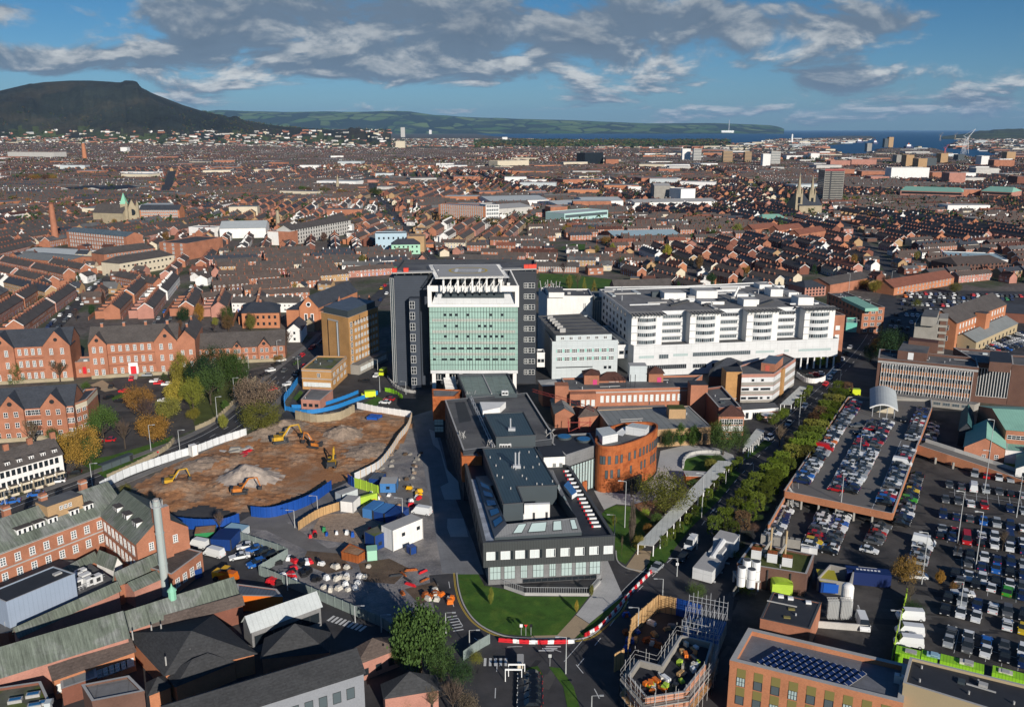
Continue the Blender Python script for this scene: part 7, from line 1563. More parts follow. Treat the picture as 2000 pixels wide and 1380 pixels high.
COL={'green':(.055,.095,.022),'dark':(.022,.05,.018),'olive':(.17,.17,.035),'yellow':(.24,.20,.035),'orange':(.25,.14,.03),'brown':(.13,.075,.04),'red':(.22,.05,.02),'clip':(.115,.155,.02),'bare':(.15,.115,.08),'barebrown':(.10,.07,.055),'lime':(.22,.30,.03)}
KW={'round':'round leafy','tall':'tall leafy','conifer':'conical','clip':'clipped','bare':'bare','pine':'spreading pine','bush':'low bushy','weep':'drooping'}
CW={'green':'green','dark':'dark green','olive':'olive','yellow':'yellow','orange':'orange','brown':'brown','red':'russet','clip':'fresh green','bare':'pale twigged','barebrown':'brown twigged','lime':'lime green'}
def tree(c,h,wd,kind,col,label,group=None,z=0,name='tree'):
 r=thing(name,label,'shrub' if kind=='bush' else 'tree',(c[0],c[1],z),group,TR.uniform(0,6));k=COL[col];j=TR.uniform(.8,1.2);lift={'clip':.28,'bush':0,'conifer':.08}.get(kind,.12)
 cr=bpy.data.objects.new('crown',TR.choice(CR[kind]));C.objects.link(cr);cr.parent=r;cr.location=(0,0,h*lift);cr.scale=(wd/2,wd/2,h*(1-lift));cr.color=(k[0]*j,k[1]*j*TR.uniform(.92,1.08),k[2],1)
 tk=bpy.data.objects.new('trunk',TR.choice(TK));C.objects.link(tk);tk.parent=r;s=h*.85;sx_=min(s*.8,wd*.9)*(1 if kind!='bush' else.4);tk.scale=(sx_,sx_,s);tk.color=(.07,.055,.042,1);return r
ALLT=[]
def ptree(x,yb,yt,wpx,kind,col,desc=None):
 c=G(x,yb);ax=c.y*ct+CZ*st;h=max(1.0,ZY(yt,c.y));wd=wpx/FP*ax;wd*=1.12 if kind in('round','pine','tall')else 1;ALLT.append((c,h,wd,kind,col,desc))
for a in[(33,748,706,38,'conifer','green'),(118,746,690,62,'bare','barebrown'),(357,762,690,40,'tall','yellow'),(343,790,742,40,'tall','yellow'),(395,775,700,56,'pine','dark'),(424,742,678,62,'pine','dark'),(412,790,715,58,'pine','green'),(450,748,690,46,'round','green'),(466,758,684,44,'round','green'),(378,800,735,44,'round','olive'),(498,802,738,84,'round','bare'),(510,842,786,84,'round','olive'),(290,842,752,66,'bare','barebrown'),(272,812,752,56,'round','orange'),(204,866,795,52,'pine','green'),(160,910,832,74,'round','orange'),(178,905,850,40,'round','green'),(300,866,808,62,'round','orange'),(245,876,800,50,'bare','barebrown'),(330,818,776,46,'round','olive'),(66,880,796,52,'bare','bare'),(104,862,832,30,'bush','green'),(168,760,742,22,'bush','green'),(380,822,796,26,'round','yellow'),(437,838,808,18,'tall','olive'),(440,800,782,14,'tall','green'),(30,905,868,40,'bare','barebrown'),(321,744,728,20,'conifer','green'),(560,690,626,46,'bare','barebrown'),(545,706,690,24,'bush','orange'),(580,714,704,14,'tall','green'),(246,968,940,26,'bush','olive'),(430,1040,985,36,'bare','bare'),(270,995,968,40,'bush','olive'),(822,1312,1176,112,'tall','green','biggest tree beside the small brick lodge at the bottom'),(788,1300,1240,50,'round','green'),(862,1330,1255,60,'round','green'),(885,1400,1300,80,'bare','bare'),(845,1390,1330,60,'bare','bare'),(905,1345,1280,50,'bush','dark'),(790,1385,1352,40,'bush','olive'),(930,1300,1268,30,'bush','olive'),(915,1400,1345,60,'bush','bare'),(1296,1006,924,108,'round','olive','broad loose crowned garden tree beside the rusty oval building'),(1232,985,930,14,'bare','bare'),(1233,1068,978,12,'tall','bare'),(1214,1088,1030,8,'bare','bare'),(1199,1028,1004,10,'tall','olive'),(1248,1075,1046,22,'round','yellow'),(1265,1045,1022,18,'round','orange'),(1282,1030,1002,24,'round','green'),(1354,958,936,24,'round','green'),(1388,920,896,26,'round','olive'),(1401,908,886,22,'round','green'),(1260,1008,990,20,'bush','lime'),(959,1180,1148,10,'tall','olive'),(1155,1165,1140,9,'tall','olive'),(1126,1196,1172,8,'tall','yellow'),(1306,876,838,30,'round','green'),(1329,870,828,24,'tall','green'),(1354,872,832,24,'tall','green'),(1412,888,824,50,'weep','green'),(1444,884,828,34,'weep','green'),(1398,866,820,30,'round','olive'),(1485,822,806,16,'round','clip'),(1510,830,806,22,'round','clip'),(1530,820,796,22,'round','clip'),(1522,872,815,44,'bare','bare'),(1538,886,835,40,'bare','bare'),(1625,712,688,28,'round','yellow'),(1600,716,694,24,'round','lime'),(1770,1140,1088,56,'round','orange'),(1835,1140,1114,18,'tall','orange'),(1785,1200,1172,46,'bush','dark'),(1862,1152,1135,22,'bush','orange'),(1776,1178,1128,40,'bare','bare'),(1728,712,640,40,'round','dark'),(1715,690,660,34,'round','orange'),(1700,705,672,30,'round','dark'),(1748,700,640,44,'round','dark'),(1730,560,530,40,'bare','barebrown'),(1710,572,546,26,'round','yellow'),(1690,565,545,24,'round','orange'),(1790,600,580,26,'bush','olive'),(1865,572,552,26,'round','olive'),(1336,680,656,10,'conifer','green'),(1112,566,538,12,'tall','olive'),(1141,574,545,14,'conifer','olive'),(1160,575,548,16,'conifer','yellow'),(1128,564,520,26,'bare','bare'),(1100,540,500,30,'bare','barebrown'),(1240,712,690,30,'bare','olive'),(1330,724,702,40,'bare','olive'),(1380,722,704,30,'bare','olive'),(1360,1165,1135,44,'bush','green'),(1455,1160,1130,40,'bush','lime'),(1840,1004,975,8,'bare','bare'),(1957,1075,1020,30,'bare','bare'),(1868,1090,1040,16,'bare','barebrown'),(1990,1050,1030,16,'bare','bare')]:ptree(*a)
for x,y in[(915,945),(1032,975),(985,880),(1112,905),(1050,812),(1160,842),(1112,745),(1215,768),(1160,678),(1270,705),(1210,618),(1318,648),(1292,560),(1342,590),(1388,560),(1345,515),(1440,515),(1395,465)]:
 ptree(1150+x/3.73,780+y/3.73+18,780+y/3.73-21,34,'clip','brown' if(x,y)==(1112,905)else 'clip')
for i in range(11):
 t=i/10;x0,y0=1545+(1636-1545)*t,905+(768-905)*t;s=1-.35*t
 for k in(0,1):ptree(x0+k*25*s,y0+k*2+3,y0+k*2-34*s,37*s,'clip','brown' if(i in(5,6)and k==0)or(i==10 and k)else('clip' if i%4 else 'olive'))
for i in range(14):t=i/13;ptree(1436+(1588-1436)*t,1090+(860-1090)*t,1072+(848-1072)*t,26,'bush',TR.choice(['dark','green','green','brown']))
for x,y in[(1282,1062),(1298,1048),(1314,1034),(1330,1018),(1344,1002),(1358,985),(1371,968),(1383,952),(1395,938),(1408,924),(1421,912),(1430,905),(1570,772),(1562,782),(1553,790),(1576,764)]:ptree(x+(13 if y>895 else 4),y+8,y-14*(y/1040),17*(y/1000),'clip','clip')
for i in range(330):
 y=430+(TR.random()**1.5)*1300;x=TR.uniform(-.62,.62)*y;c=Vector((x,y))
 if blocked(c,2)or any((c-t[0]).dot(Vector((-t[1].y,t[1].x)))**2<30 and abs((c-t[0]).dot(t[1]))<t[2]*2.8 for t in ALLR[:900]):continue
 kd=TR.choice(['round','round','bare','round','conifer','tall']);h=TR.uniform(5,11);ALLT.append((c,h,h*TR.uniform(.55,.9),kd,TR.choice(['bare','barebrown'])if kd=='bare' else TR.choice(['green','dark','olive','orange','olive','brown','yellow'])if kd!='conifer' else 'dark',None))
for x,yb,n_,sp in((40,352,16,70),(700,378,8,40),(620,376,8,36),(790,376,10,40),(400,450,14,60),(480,440,8,40),(1290,470,16,70),(1350,468,12,60),(1210,472,10,50),(1145,452,10,60)):
 for i in range(n_):xx=x+TR.uniform(-sp,sp);ptree(xx,yb+TR.uniform(-6,5),yb-TR.uniform(6,14),TR.uniform(14,24),'round',TR.choice(['green','dark','olive','orange','brown']))
ALLT.sort(key=lambda t:-t[1]/t[0].length);cs=[t[0]for t in ALLT]
for i,(c,h,wd,kd,col,desc)in enumerate(ALLT[:300]):
 if desc:lab=desc
 elif kd=='clip':lab=rank_label(c,cs,'clipped '+CW[col]+' tree, %s tree to %s')
 else:lab=rank_label(c,cs,KW[kd]+' '+CW[col]+(' shrub' if kd=='bush' else ' tree')+', %s to %s')
 tree(c,h,wd,kd,col,lab,'clipped trees' if kd=='clip' else 'trees',name={'bush':'shrub','conifer':'conifer_tree','pine':'pine_tree','clip':'clipped_tree','bare':'bare_tree'}.get(kd,'tree'))
def far_trees():
 b=MB();q=random.Random(3)
 for m_,c_ in(('leaf_a',(.04,.07,.02)),('leaf_b',(.085,.085,.025)),('leaf_c',(.12,.075,.03)),('leaf_d',(.02,.035,.015))):mat(m_,c_,nz=.2,rough=.9)
 P=[(t[0],t[1],t[2])for t in ALLT[300:]]
 for i in range(7500):
  y=900+(q.random()**1.3)*8200;x=q.uniform(-.63,.63)*y;c=Vector((x,y));k=mnoise.noise((x*.0018,y*.0018,9))
  if y<2200 and blocked(c,3)or inside(c,SHORE):continue
  if k<.02 and q.random()<.6:continue
  n_=1 if y<2500 else 3
  for _ in range(n_):P.append((c+Vector((q.uniform(-25,25),q.uniform(-20,20)))*(n_>1),q.uniform(6,12),q.uniform(6,14)))
 for i in range(900):
  x,y=q.uniform(930,1420),q.uniform(274,288);P.append((G(x,y),12,60))
 for c,h,wd in P:
  z0=zg(c.x,c.y);m_=q.choice(['leaf_a','leaf_b','leaf_a','leaf_c','leaf_d']);n_=12 if c.y<2500 else 5;s=wd*(.16 if c.y<2500 else.26)
  if z0>240:continue
  for _ in range(n_):
   p=Vector((c.x+q.gauss(0,.26)*wd,c.y+q.gauss(0,.26)*wd,z0+h*q.uniform(.2,.95)));u=Vector((q.gauss(0,1),q.gauss(0,1),q.gauss(0,.5))).normalized()*s;v=u.orthogonal().normalized()*s;w2=u.cross(v).normalized()*s*.6
   b.poly([p-u,p-v,p+w2],m_);b.poly([p+u,p+v,p-w2],m_);b.poly([p-u,p+v,p+w2],m_);b.poly([p+u,p-v,p+w2],m_)
 tag(b.build('distant_foliage'),kind='stuff')
far_trees()
# ================================================================== CARS
def carmesh(kind,wheels):
 L,W_,H,hb,fx,rx={'hatch':(4.1,1.75,1.48,.92,-.55,1.75),'saloon':(4.6,1.8,1.42,.9,-.5,1.45),'suv':(4.5,1.85,1.68,1.02,-.75,2.05),'van':(5.2,1.95,2.2,1.15,-1.75,2.5)}[kind]
 b=MB();w_=W_/2;x0,x1=-L/2,L/2;pr=[(x0,.32),(x0-.0,.62),(x0+.25,hb-.16),(fx-.35,hb),(rx,hb+.02),(x1-.04,hb-.05),(x1,.5),(x1-.05,.3)]
 for s in(-1,1):b.poly([(x,s*w_,z)for x,z in(pr if s<0 else pr[::-1])][::-1],'car_paint')
 for i in range(len(pr)):a,c=pr[i],pr[(i+1)%len(pr)];b.poly([(a[0],-w_,a[1]),(c[0],-w_,c[1]),(c[0],w_,c[1]),(a[0],w_,a[1])],'car_paint')
 g=MB();wt=w_*.8;f0,f1,r0,r1=fx-.3,fx+(.55 if kind!='van' else.45),rx-(.55 if kind!='van' else.1),rx
 B=[(f0,-w_*.96,hb),(r1,-w_*.96,hb),(r1,w_*.96,hb),(f0,w_*.96,hb)];T=[(f1,-wt,H),(r0,-wt,H),(r0,wt,H),(f1,wt,H)]
 tgt=g
 for i in range(4):
  j=(i+1)%4
  if kind=='van' and i in(0,1,2):
   b.poly([B[i],B[j],T[j],T[i]],'car_paint')
   if i!=1:s=-1 if i==0 else 1;g.poly([(f0+.45,s*w_*.94,hb+.1),(f0+1.3,s*w_*.94,hb+.1),(f1+.9,s*wt*1.04,H-.25),(f1+.1,s*wt*1.04,H-.25)],'glass_dark')
  else:g.poly([B[i],B[j],T[j],T[i]],'glass_dark')
 b.poly([(x,y,z+.01)for x,y,z in T],'car_paint')
 for x in(f1+.9,)if kind!='van' else():b.box(x,x+.12,-w_*.9,w_*.9,hb,H-.1,'car_paint')
 for s in(-1,1):b.box(x0-.02,x0+.1,s*w_*.75-.16,s*w_*.75+.16,.6,.74,'line_white');b.box(x1-.1,x1+.02,s*w_*.8-.12,s*w_*.8+.12,.62,.8,'red')
 b.box(f0+.1,f0+.3,-w_-.16,-w_,hb,hb+.16,'car_paint');b.box(f0+.1,f0+.3,w_,w_+.16,hb,hb+.16,'car_paint')
 wh=MB();wh.tube((0,-.11,0),(0,.11,0),.33,'rubber',10);wh.tube((0,-.13,0),(0,.13,0),.19,'steel',8)
 if not wheels:
  for x in(x0+.75,x1-.8):
   for s in(-1,1):b.tube((x,s*w_-.12*s,.33),(x,s*w_+.02*s,.33),.33,'rubber',8)
 r=[]
 for nm,m_ in(('body',b),('windows',g),('wheel',wh)):o=m_.build(nm);r.append(o.data);bpy.data.objects.remove(o)
 return r+[[(x,s*(w_-.1))for x in(x0+.75,x1-.8)for s in(-1,1)]]
CM={}
PAINT=[('white',(.72,.73,.72),30),('silver',(.34,.36,.37),14),('grey',(.10,.105,.11),12),('black',(.010,.011,.013),20),('dark blue',(.01,.025,.09),12),('bright blue',(.02,.12,.42),4),('red',(.42,.012,.015),7),('yellow',(.6,.42,.02),1),('orange',(.6,.14,.01),1),('green',(.05,.3,.03),1)]
CARS=[];NB={'hatch':'hatchback','saloon':'saloon','suv':'tall car','van':'van'}
def car(p,ang_,kind,paint,where,z=0):CARS.append((Vector((p[0],p[1])),z,ang_,kind,paint,where))
crr=random.Random(21)
def rp():return crr.choices(PAINT,[p[2]for p in PAINT])[0]
def carrow(a,b_,where,z=0,sp=2.45,turn=90,gap=.04,white=None):
 p,q=G(*a,z),G(*b_,z);L=(q-p).length;n_=int(L/sp)+1;h=math.atan2((q-p).y,(q-p).x)+R(turn)
 for i in range(n_):
  if crr.random()<gap:continue
  c=p+(q-p)*(i/max(n_-1,1));car(c+Vector((crr.uniform(-.15,.15),crr.uniform(-.15,.15))),h+R(crr.uniform(-2,2))+(math.pi if crr.random()<.25 else 0),crr.choices(['hatch','saloon','suv','van'],[50,22,25,2])[0],rp(),(where,i+1),z)
for a,b_,wh_ in[((1566,943),(1672,788),"deck's left edge row"),((1632,958),(1706,828),"deck's inner left row"),((1659,962),(1732,828),"deck's inner right row"),((1727,985),(1773,882),"deck's right edge row"),((1781,860),(1803,800),"deck's upper right row")]:carrow(a,b_,wh_,ZD)
for a,b_,wh_ in[((1506,1052),(1532,1000),'row by the brick boundary wall'),((1584,1070),(1614,1004),'left row below the deck'),((1617,1080),(1646,1010),'second row below the deck'),((1697,1078),(1722,1030),'row under the deck corner'),((1760,1026),(1788,932),'row beside the deck wall'),((1792,1100),(1804,1062),'short row by the orange tree'),((1814,862),(1823,830),'shaded row behind the ramp')]:carrow(a,b_,wh_)
for i,(x0,y0,x1,y1)in enumerate([(1903,928,1998,943),(1854,949,1998,970),(1847,979,1998,1001),(1842,1008,1998,1034),(1838,1036,1998,1062),(1834,1048,1998,1077),(1870,1082,1998,1106),(1866,1098,1998,1126),(1864,1123,1998,1152),(1876,1136,1998,1166),(1850,1170,1998,1206),(1846,1194,1998,1232),(1856,1238,1998,1276),(1853,1257,1998,1298)]):carrow((x0,y0),(x1,y1),'%s row of the right car park'%ORD(i+1),0,2.75,90,.07)
for x,y,an,kd,pi_,wh_ in[(419,1085,-25,'van',0,'van beside the blue cabins'),(390,1068,-20,'van',0,'low white van by the green skip'),(468,1090,25,'saloon',0,'white car right of the big white van'),(480,1070,20,'hatch',0,'white car behind the fence'),(497,1076,28,'hatch',5,'blue grey car by the fence'),(514,1082,25,'hatch',3,'dark car by the pallet fence'),(528,1088,25,'hatch',3,'black car nearest the bollards'),(502,1104,35,'suv',5,'blue car before the metal fence'),(443,1132,-20,'van',8,'yellow orange digger van behind the fence'),(824,1003,-20,'van',0,'white van on the grey yard road'),(1282,1112,55,'hatch',1,'silver car by the red barriers'),(1350,1066,60,'van',0,'white van on the hospital road'),(1333,1092,60,'hatch',3,'dark car in the shade of the avenue'),(1502,858,50,'suv',0,'white ambulance car by the canopy'),(1540,830,60,'hatch',1,'silver van in the shade'),(1572,795,62,'van',0,'white van beside the clipped hedge'),(1684,1222,80,'van',0,'white van below the silo yard'),(1777,1208,-8,'van',0,'small white van by the lime fence'),(1776,1238,-12,'van',0,'long white van by the lime fence'),(1774,1249,-12,'hatch',1,'silver car between two vans'),(1774,1260,-12,'van',0,'white van nearest the lime cabins'),(1790,1128,-10,'saloon',0,'white car under the orange tree'),(1880,1162,-15,'saloon',0,'white car parked across the aisle'),(1585,905,0,'hatch',3,'lone dark car on the deck lane'),(1680,848,0,'hatch',3,'dark car on the deck'),(1672,834,0,'hatch',2,'grey car on the deck'),(1765,822,60,'hatch',3,'dark car driving on the deck'),(113,942,20,'hatch',0,'white car before the white terrace'),(145,926,20,'hatch',3,'black car at the end of the white terrace'),(70,968,22,'hatch',5,'blue car on the main road'),(22,982,22,'saloon',5,'blue car by the yellow hoarding'),(562,752,50,'hatch',0,'white car on the main road'),(518,733,45,'hatch',3,'black car parked by the pines'),(528,725,45,'hatch',0,'white car parked by the pines'),(540,713,45,'hatch',3,'second black car by the pines'),(549,705,45,'hatch',0,'white car parked nearer the church'),(532,762,55,'hatch',6,'red car behind the domed tree'),(303,746,10,'hatch',0,'white car beside the school steps'),(288,734,5,'hatch',1,'silver car at the school front'),(311,750,10,'hatch',6,'red car in the school yard'),(326,752,10,'suv',0,'white car by the yellow tree'),(185,762,10,'hatch',3,'dark car on the school lawn'),(243,766,-5,'suv',6,'red car by the round lawn'),(234,785,-5,'hatch',3,'black car below the round lawn'),(212,778,70,'hatch',3,'dark car left of the round lawn'),(320,784,-5,'hatch',0,'white car by the autumn trees'),(213,862,10,'hatch',6,'red car behind the bus shelter'),(735,735,80,'van',0,'white van at the ward tower door'),(712,745,-10,'hatch',3,'dark car by the ward tower'),(752,788,-10,'hatch',0,'white car in the small car park'),(760,782,-10,'hatch',6,'red car in the small car park'),(768,777,-10,'hatch',3,'black car in the small car park'),(1590,733,-20,'hatch',6,'red car behind the curved white wall'),(1600,731,-20,'hatch',0,'white car behind the curved white wall'),(1578,736,-20,'hatch',3,'dark car behind the curved white wall'),(1676,790,20,'hatch',3,'dark car by the bright hedge')]:
 car(G(x,y,ZD if 'deck' in wh_ else 0),R(an),kd,PAINT[pi_],wh_,ZD if 'deck' in wh_ else 0)
for k in range(9):c=G(1033+(k%2)*4,1325+k*7);car(c,R(2),'hatch',PAINT[3],('row in the small bottom car park',k+1))
for i,y_ in enumerate((640,629,616,605,595,588,580,574)):carrow((1738+(640-y_)*.5,y_),(1795+(640-y_)*3,y_+6),'x',0,2.7,gap=.15)
for i in range(3):carrow((1915+i*3,702-i*12),(2000,672-i*10),'x',0,2.7)
for i in range(7):car(G(1612+i*8,752-i*12),R(58),'hatch',rp(),'x')
for i in range(160):
 ln,w_=ROADS[crr.choice([0,1,2,4])];k=crr.randrange(len(ln)-1);d=(ln[k+1]-ln[k]);p=ln[k]+d*crr.random();d.normalize();car(p+Vector((-d.y,d.x))*(w_/2-1.2)*crr.choice((-1,1)),math.atan2(d.y,d.x),'hatch',rp(),'x')
def build_cars():
 idx=[i for i,c in enumerate(CARS)if c[5]!='x'];idx.sort(key=lambda i:CARS[i][0].length);keep=set(idx[:300]);near=set(idx[:110]);rest={}
 for i,(c,z,a,kd,(pn,pc,_),where)in enumerate(CARS):
  if i in keep:
   k=(kd,i in near)
   if k not in CM:CM[k]=carmesh(*k)
   lab=('%s %s, %s car in the %s'%(pn,NB[kd],ORD(where[1]),where[0]))if isinstance(where,tuple)else where;o=bpy.data.objects.new('van' if kd=='van' else 'parked_car',CM[k][0]);C.objects.link(o);o.location=(c.x,c.y,z+.02);o.rotation_euler=(0,0,a);o.scale=(1.05,1.05,1.05);o.color=(*pc,1);tag(o,lab,'van' if kd=='van' else 'car','parked cars')
   g=bpy.data.objects.new('windows',CM[k][1]);C.objects.link(g);g.parent=o
   if i in near:
    for x,y in CM[k][3]:wh=bpy.data.objects.new('wheel',CM[k][2]);C.objects.link(wh);wh.parent=o;wh.location=(x,y,.33)
  else:
   if pn not in MATS:plain(pn,pc,.35)
   b=rest.setdefault('m',MB());ca,sa=math.cos(a),math.sin(a);T=lambda x,y:(c.x+x*ca-y*sa,c.y+x*sa+y*ca)
   b.prism([T(-2.1,-.87),T(2.1,-.87),T(2.1,.87),T(-2.1,.87)],z+.25,z+.9,pn);b.prism([T(-.7,-.8),T(1.7,-.8),T(1.7,.8),T(-.7,.8)],z+.9,z+1.25,'glass_dark');b.prism([T(-.3,-.7),T(1.4,-.7),T(1.4,.7),T(-.3,.7)],z+1.25,z+1.45,pn)
 tag(rest['m'].build('distant_cars'),kind='stuff');print('cars',len(CARS))
build_cars()
b=MB()
for x0,y0,x1,y1 in[(1854,960,1998,983),(1838,1042,1998,1070),(1866,1091,1998,1116),(1864,1130,1998,1160),(1853,1248,1998,1287)]:
 p,q=G(x0,y0),G(x1,y1);n_=int((q-p).length/2.75);d=(q-p).normalized();n=Vector((-d.y,d.x));b.rect((p+q)/2,d,(q-p).length,.1,.03,.034,'line_white')
 for k in range(n_+1):s=p+d*(k*2.75+1.4);b.rect(s,n,9.5,.1,.035,.039,'line_white')
struct('bay_marking',b)
# ================================================================== LAMPS, FENCES, SITE
def lamp_mesh(h,two=False):
 b=MB();b.tube((0,0,0),(0,0,h),.11,'lamp_grey',7,.06);a=MB();a.tube((0,0,h),(1.3,0,h+.15),.05,'lamp_grey',5);a.box(1.1,1.75,-.15,.15,h+.08,h+.22,'lamp_grey');r=[]
 for nm,m_ in(('pole',b),('lamp_head',a)):o=m_.build(nm);r.append(o.data);bpy.data.objects.remove(o)
 return r
LM=lamp_mesh(8.0)
LP=[(182,958,905,'r'),(352,886,840,'r'),(425,826,775,'r'),(458,776,738,'r'),(484,752,704,'l'),(486,720,690,'l'),(560,775,752,'r'),(583,727,698,'l'),(543,706,665,'r'),(295,880,830,'r'),(13,1000,960,'r'),(1246,1230,1186,'l'),(1294,1162,1130,'l'),(1322,1125,1090,'l'),(1361,1072,1046,'l'),(1105,1315,1244,'l'),(694,1216,1184,'r'),(562,1152,1136,'r'),(917,1268,1230,'r'),(871,1240,1196,'r'),(745,1234,1206,'r'),(621,1006,968,'l'),(576,1030,996,'l'),(787,1020,972,'l'),(1470,930,910,'l'),(1417,945,920,'l'),(1155,1398,1358,'r'),(1643,980,925,'d'),(1678,895,850,'d'),(1922,964,880,'l'),(1985,1010,930,'l'),(1905,1110,1000,'l'),(1874,1196,1136,'l'),(1870,1060,960,'l'),(1800,1140,1040,'l'),(1640,752,722,'l'),(1753,1250,1192,'l'),(1657,575,534,'l'),(1740,560,530,'r'),(738,730,702,'l'),(742,765,735,'l'),(793,770,745,'l'),(1940,785,765,'l'),(1220,1030,940,'l'),(1200,1045,1005,'l'),(1370,1010,925,'l'),(1930,905,820,'l'),(1560,830,776,'l')]
cs=[G(a,b_,ZD if s_=='d' else 0)for a,b_,_,s_ in LP]
for(x,yb,yt,sd),c in zip(LP,cs):
 z=ZD if sd=='d' else 0;c=G(x,yb,z);h=max(4,ZY(yt,c.y)-z);t=thing('street_lamp',rank_label(c,cs,'grey street lamp, %s lamp to %s'),'street lamp',(c.x,c.y,z),'street lamps',math.pi if sd=='l' else 0)
 for nm,m_ in zip(('pole','lamp_head'),LM):o=bpy.data.objects.new(nm,m_);C.objects.link(o);o.parent=t;o.scale=(1.2,1.2,h/8)
def fence(name,label,px,h,m,th=.12,z=0,posts=2.4,cat='fence',top=None,sm_=True):
 ln=RP(px,z);ln=smoothline(ln,4)if sm_ and len(ln)>2 else ln;t=thing(name,label,cat,(ln[0].x,ln[0].y,z));b=MB();strip(b,ln,-th/2,th/2,z,m,z+h);b.build('panel',t)
 b=MB();acc=0
 for i in range(len(ln)-1):
  L=(ln[i+1]-ln[i]).length;s=posts-acc
  while s<L:p=ln[i]+(ln[i+1]-ln[i])*s/L;b.rect(p,ln[i+1]-ln[i],.14,th+.2,z,z+h+.12,top or m);s+=posts
  acc=(acc+L)%posts
 b.build('post_row',t);return t
fence('site_hoarding','long white hoarding between the main road and the brown excavation',[(196,957),(245,932),(292,914),(345,896),(385,884),(432,866),(482,850)],2.6,'white_hoard')
fence('site_hoarding','blue hoarding curving past the white vans left of the excavation',[(318,1022),(350,1030),(395,1034),(440,1032),(468,1022)],3.0,'blue_hoard')
fence('site_hoarding','tall blue hoarding along the near edge of the excavation',[(491,1008),(528,1010),(570,999),(612,981),(648,956)],3.0,'blue_hoard')
fence('site_hoarding','short blue hoarding behind the brick wing chimney',[(238,986),(262,992),(296,1004)],3.0,'blue_hoard')
fence('site_hoarding','lime green hoarding panels beside the blue gate panel',[(692,951),(715,958),(740,968)],3,'lime_flat')
fence('site_hoarding','small blue hoarding end at the site gate',[(680,944),(692,952)],3,'blue_hoard')
fence('site_hoarding','curved white hoarding on the right side of the excavation',[(693,938),(714,928),(742,912),(764,885),(780,860),(797,838),(805,815)],2.4,'panel_white',top='wood')
fence('boundary_wall','white painted wall at the far end of the excavation',[(698,797),(740,806),(804,815)],2.4,'render_white',.3,cat='wall')
fence('retaining_wall','curved stone retaining wall below the blue fenced ramp',[(578,818),(620,826),(665,820),(692,806)],3.2,'sandstone',.5,cat='wall')
fence('blue_fence','blue railing following the ramp around the yellow block',[(556,800),(600,808),(650,800),(690,786),(738,770)],1.6,'blue_fence',.08)
fence('blue_fence','inner blue railing on the ramp by the ward tower',[(570,797),(620,795),(670,780),(700,768)],1.4,'blue_fence',.08)
fence('blue_fence','blue hoarding down the roadside left of the yellow block',[(582,748),(568,768),(556,784),(557,802)],2.6,'blue_fence')
fence('palisade_fence','pale green steel fence enclosing the lower left car park',[(462,1052),(500,1066),(545,1080),(563,1088),(506,1122),(560,1144),(620,1170),(680,1196),(742,1222),(770,1240)],2.4,'palis',.06,sm_=False)
fence('palisade_fence','pale fence at the corner of the bottom roads',[(905,1290),(930,1272),(957,1256)],2.2,'palis',.06)
fence('palisade_fence','wooden and metal fence between the yard and the stone patch',[(583,1035),(622,1010),(665,995)],2.4,'wood',.06)
fence('lime_fence','thin lime fence between the plant yard and the right car park',[(1740,1300),(1750,1250),(1762,1205),(1770,1165)],2.2,'lime_flat',.08)
fence('brick_wall','low wall beside the avenue of clipped trees',[(1432,1165),(1500,1062),(1540,985)],1.6,'concrete',.3,cat='wall')
fence('stone_wall','low stone wall along the far side of the main road',[(210,935),(262,912),(322,880),(340,862)],1.5,'sandstone',.4,cat='wall')
fence('stone_wall','low stone wall by the pines',[(382,840),(420,822),(450,795),(500,740)],1.5,'sandstone',.4,cat='wall')
fence('curved_wall','curved white painted wall at the bus turning circle',[(1556,735),(1570,745),(1592,748),(1612,742),(1628,724)],2.0,'render_white',.3,cat='wall')
fence('plaza_wall','curved pale bench wall around the garden ring',[(1334,915),(1336,900),(1350,888),(1380,884),(1412,886)],1.0,'paving',.5,cat='wall')
fence('timber_hoarding','tall timber hoarding along the left of the building under construction',[(1226,1282),(1233,1240),(1284,1194),(1320,1200)],4.0,'wood',sm_=False);fence('timber_hoarding','short timber hoarding by the access road bend',[(1199,1312),(1218,1302)],4,'wood');fence('site_hoarding','blue hoarding behind the building under construction',[(1320,1200),(1370,1215)],4,'blue_hoard')
c=G(1362,945);t=thing('corten_planter','rusty steel wedge shelter in the garden ring','shelter',(c.x,c.y,0));b=MB();b.prism([c+Vector(v)for v in((-3.4,0),(4.4,-.6),(5.4,2.2),(-3.4,3.4))],0,2.6,'corten','corten');b.build('wall',t);b=MB();b.prism([c+Vector(v)for v in((-3.6,-.3),(5,-1),(5.8,2.4),(-3.6,3.7))],2.62,2.8,'coping',bot=True);b.build('roof',t)
def canopy(label,px,z=3.0,n_=8):
 q=RP(px,z);t=thing('walkway_canopy',label,'canopy',(q[0].x,q[0].y,0),'walkway canopies');b=MB();b.prism(q,z-.15,z,'coping','canopy_roof',True);b.build('roof',t)
 for i in range(n_):
  for a,c in((q[0],q[3]),(q[1],q[2])):p=a+(c-a)*((i+.1)/n_);b=MB();b.rect(p,(1,0),.22,.22,0,z-.16,'white');b.build('post',t)
fence('lime_fence','bright green railing beside the small car park under the black tower',[(752,764),(768,768),(786,779)],1.6,'lime');fence('curved_wall','curved pale kerb wall at the foot of the black tower',[(757,738),(770,754),(790,764),(812,768)],1.1,'concrete_light',.4,cat='wall');grass('verge',[(706,790),(738,774),(752,780),(722,802)],z=.05);grass('verge',[(572,778),(586,762),(592,766),(582,784)],z=.05)
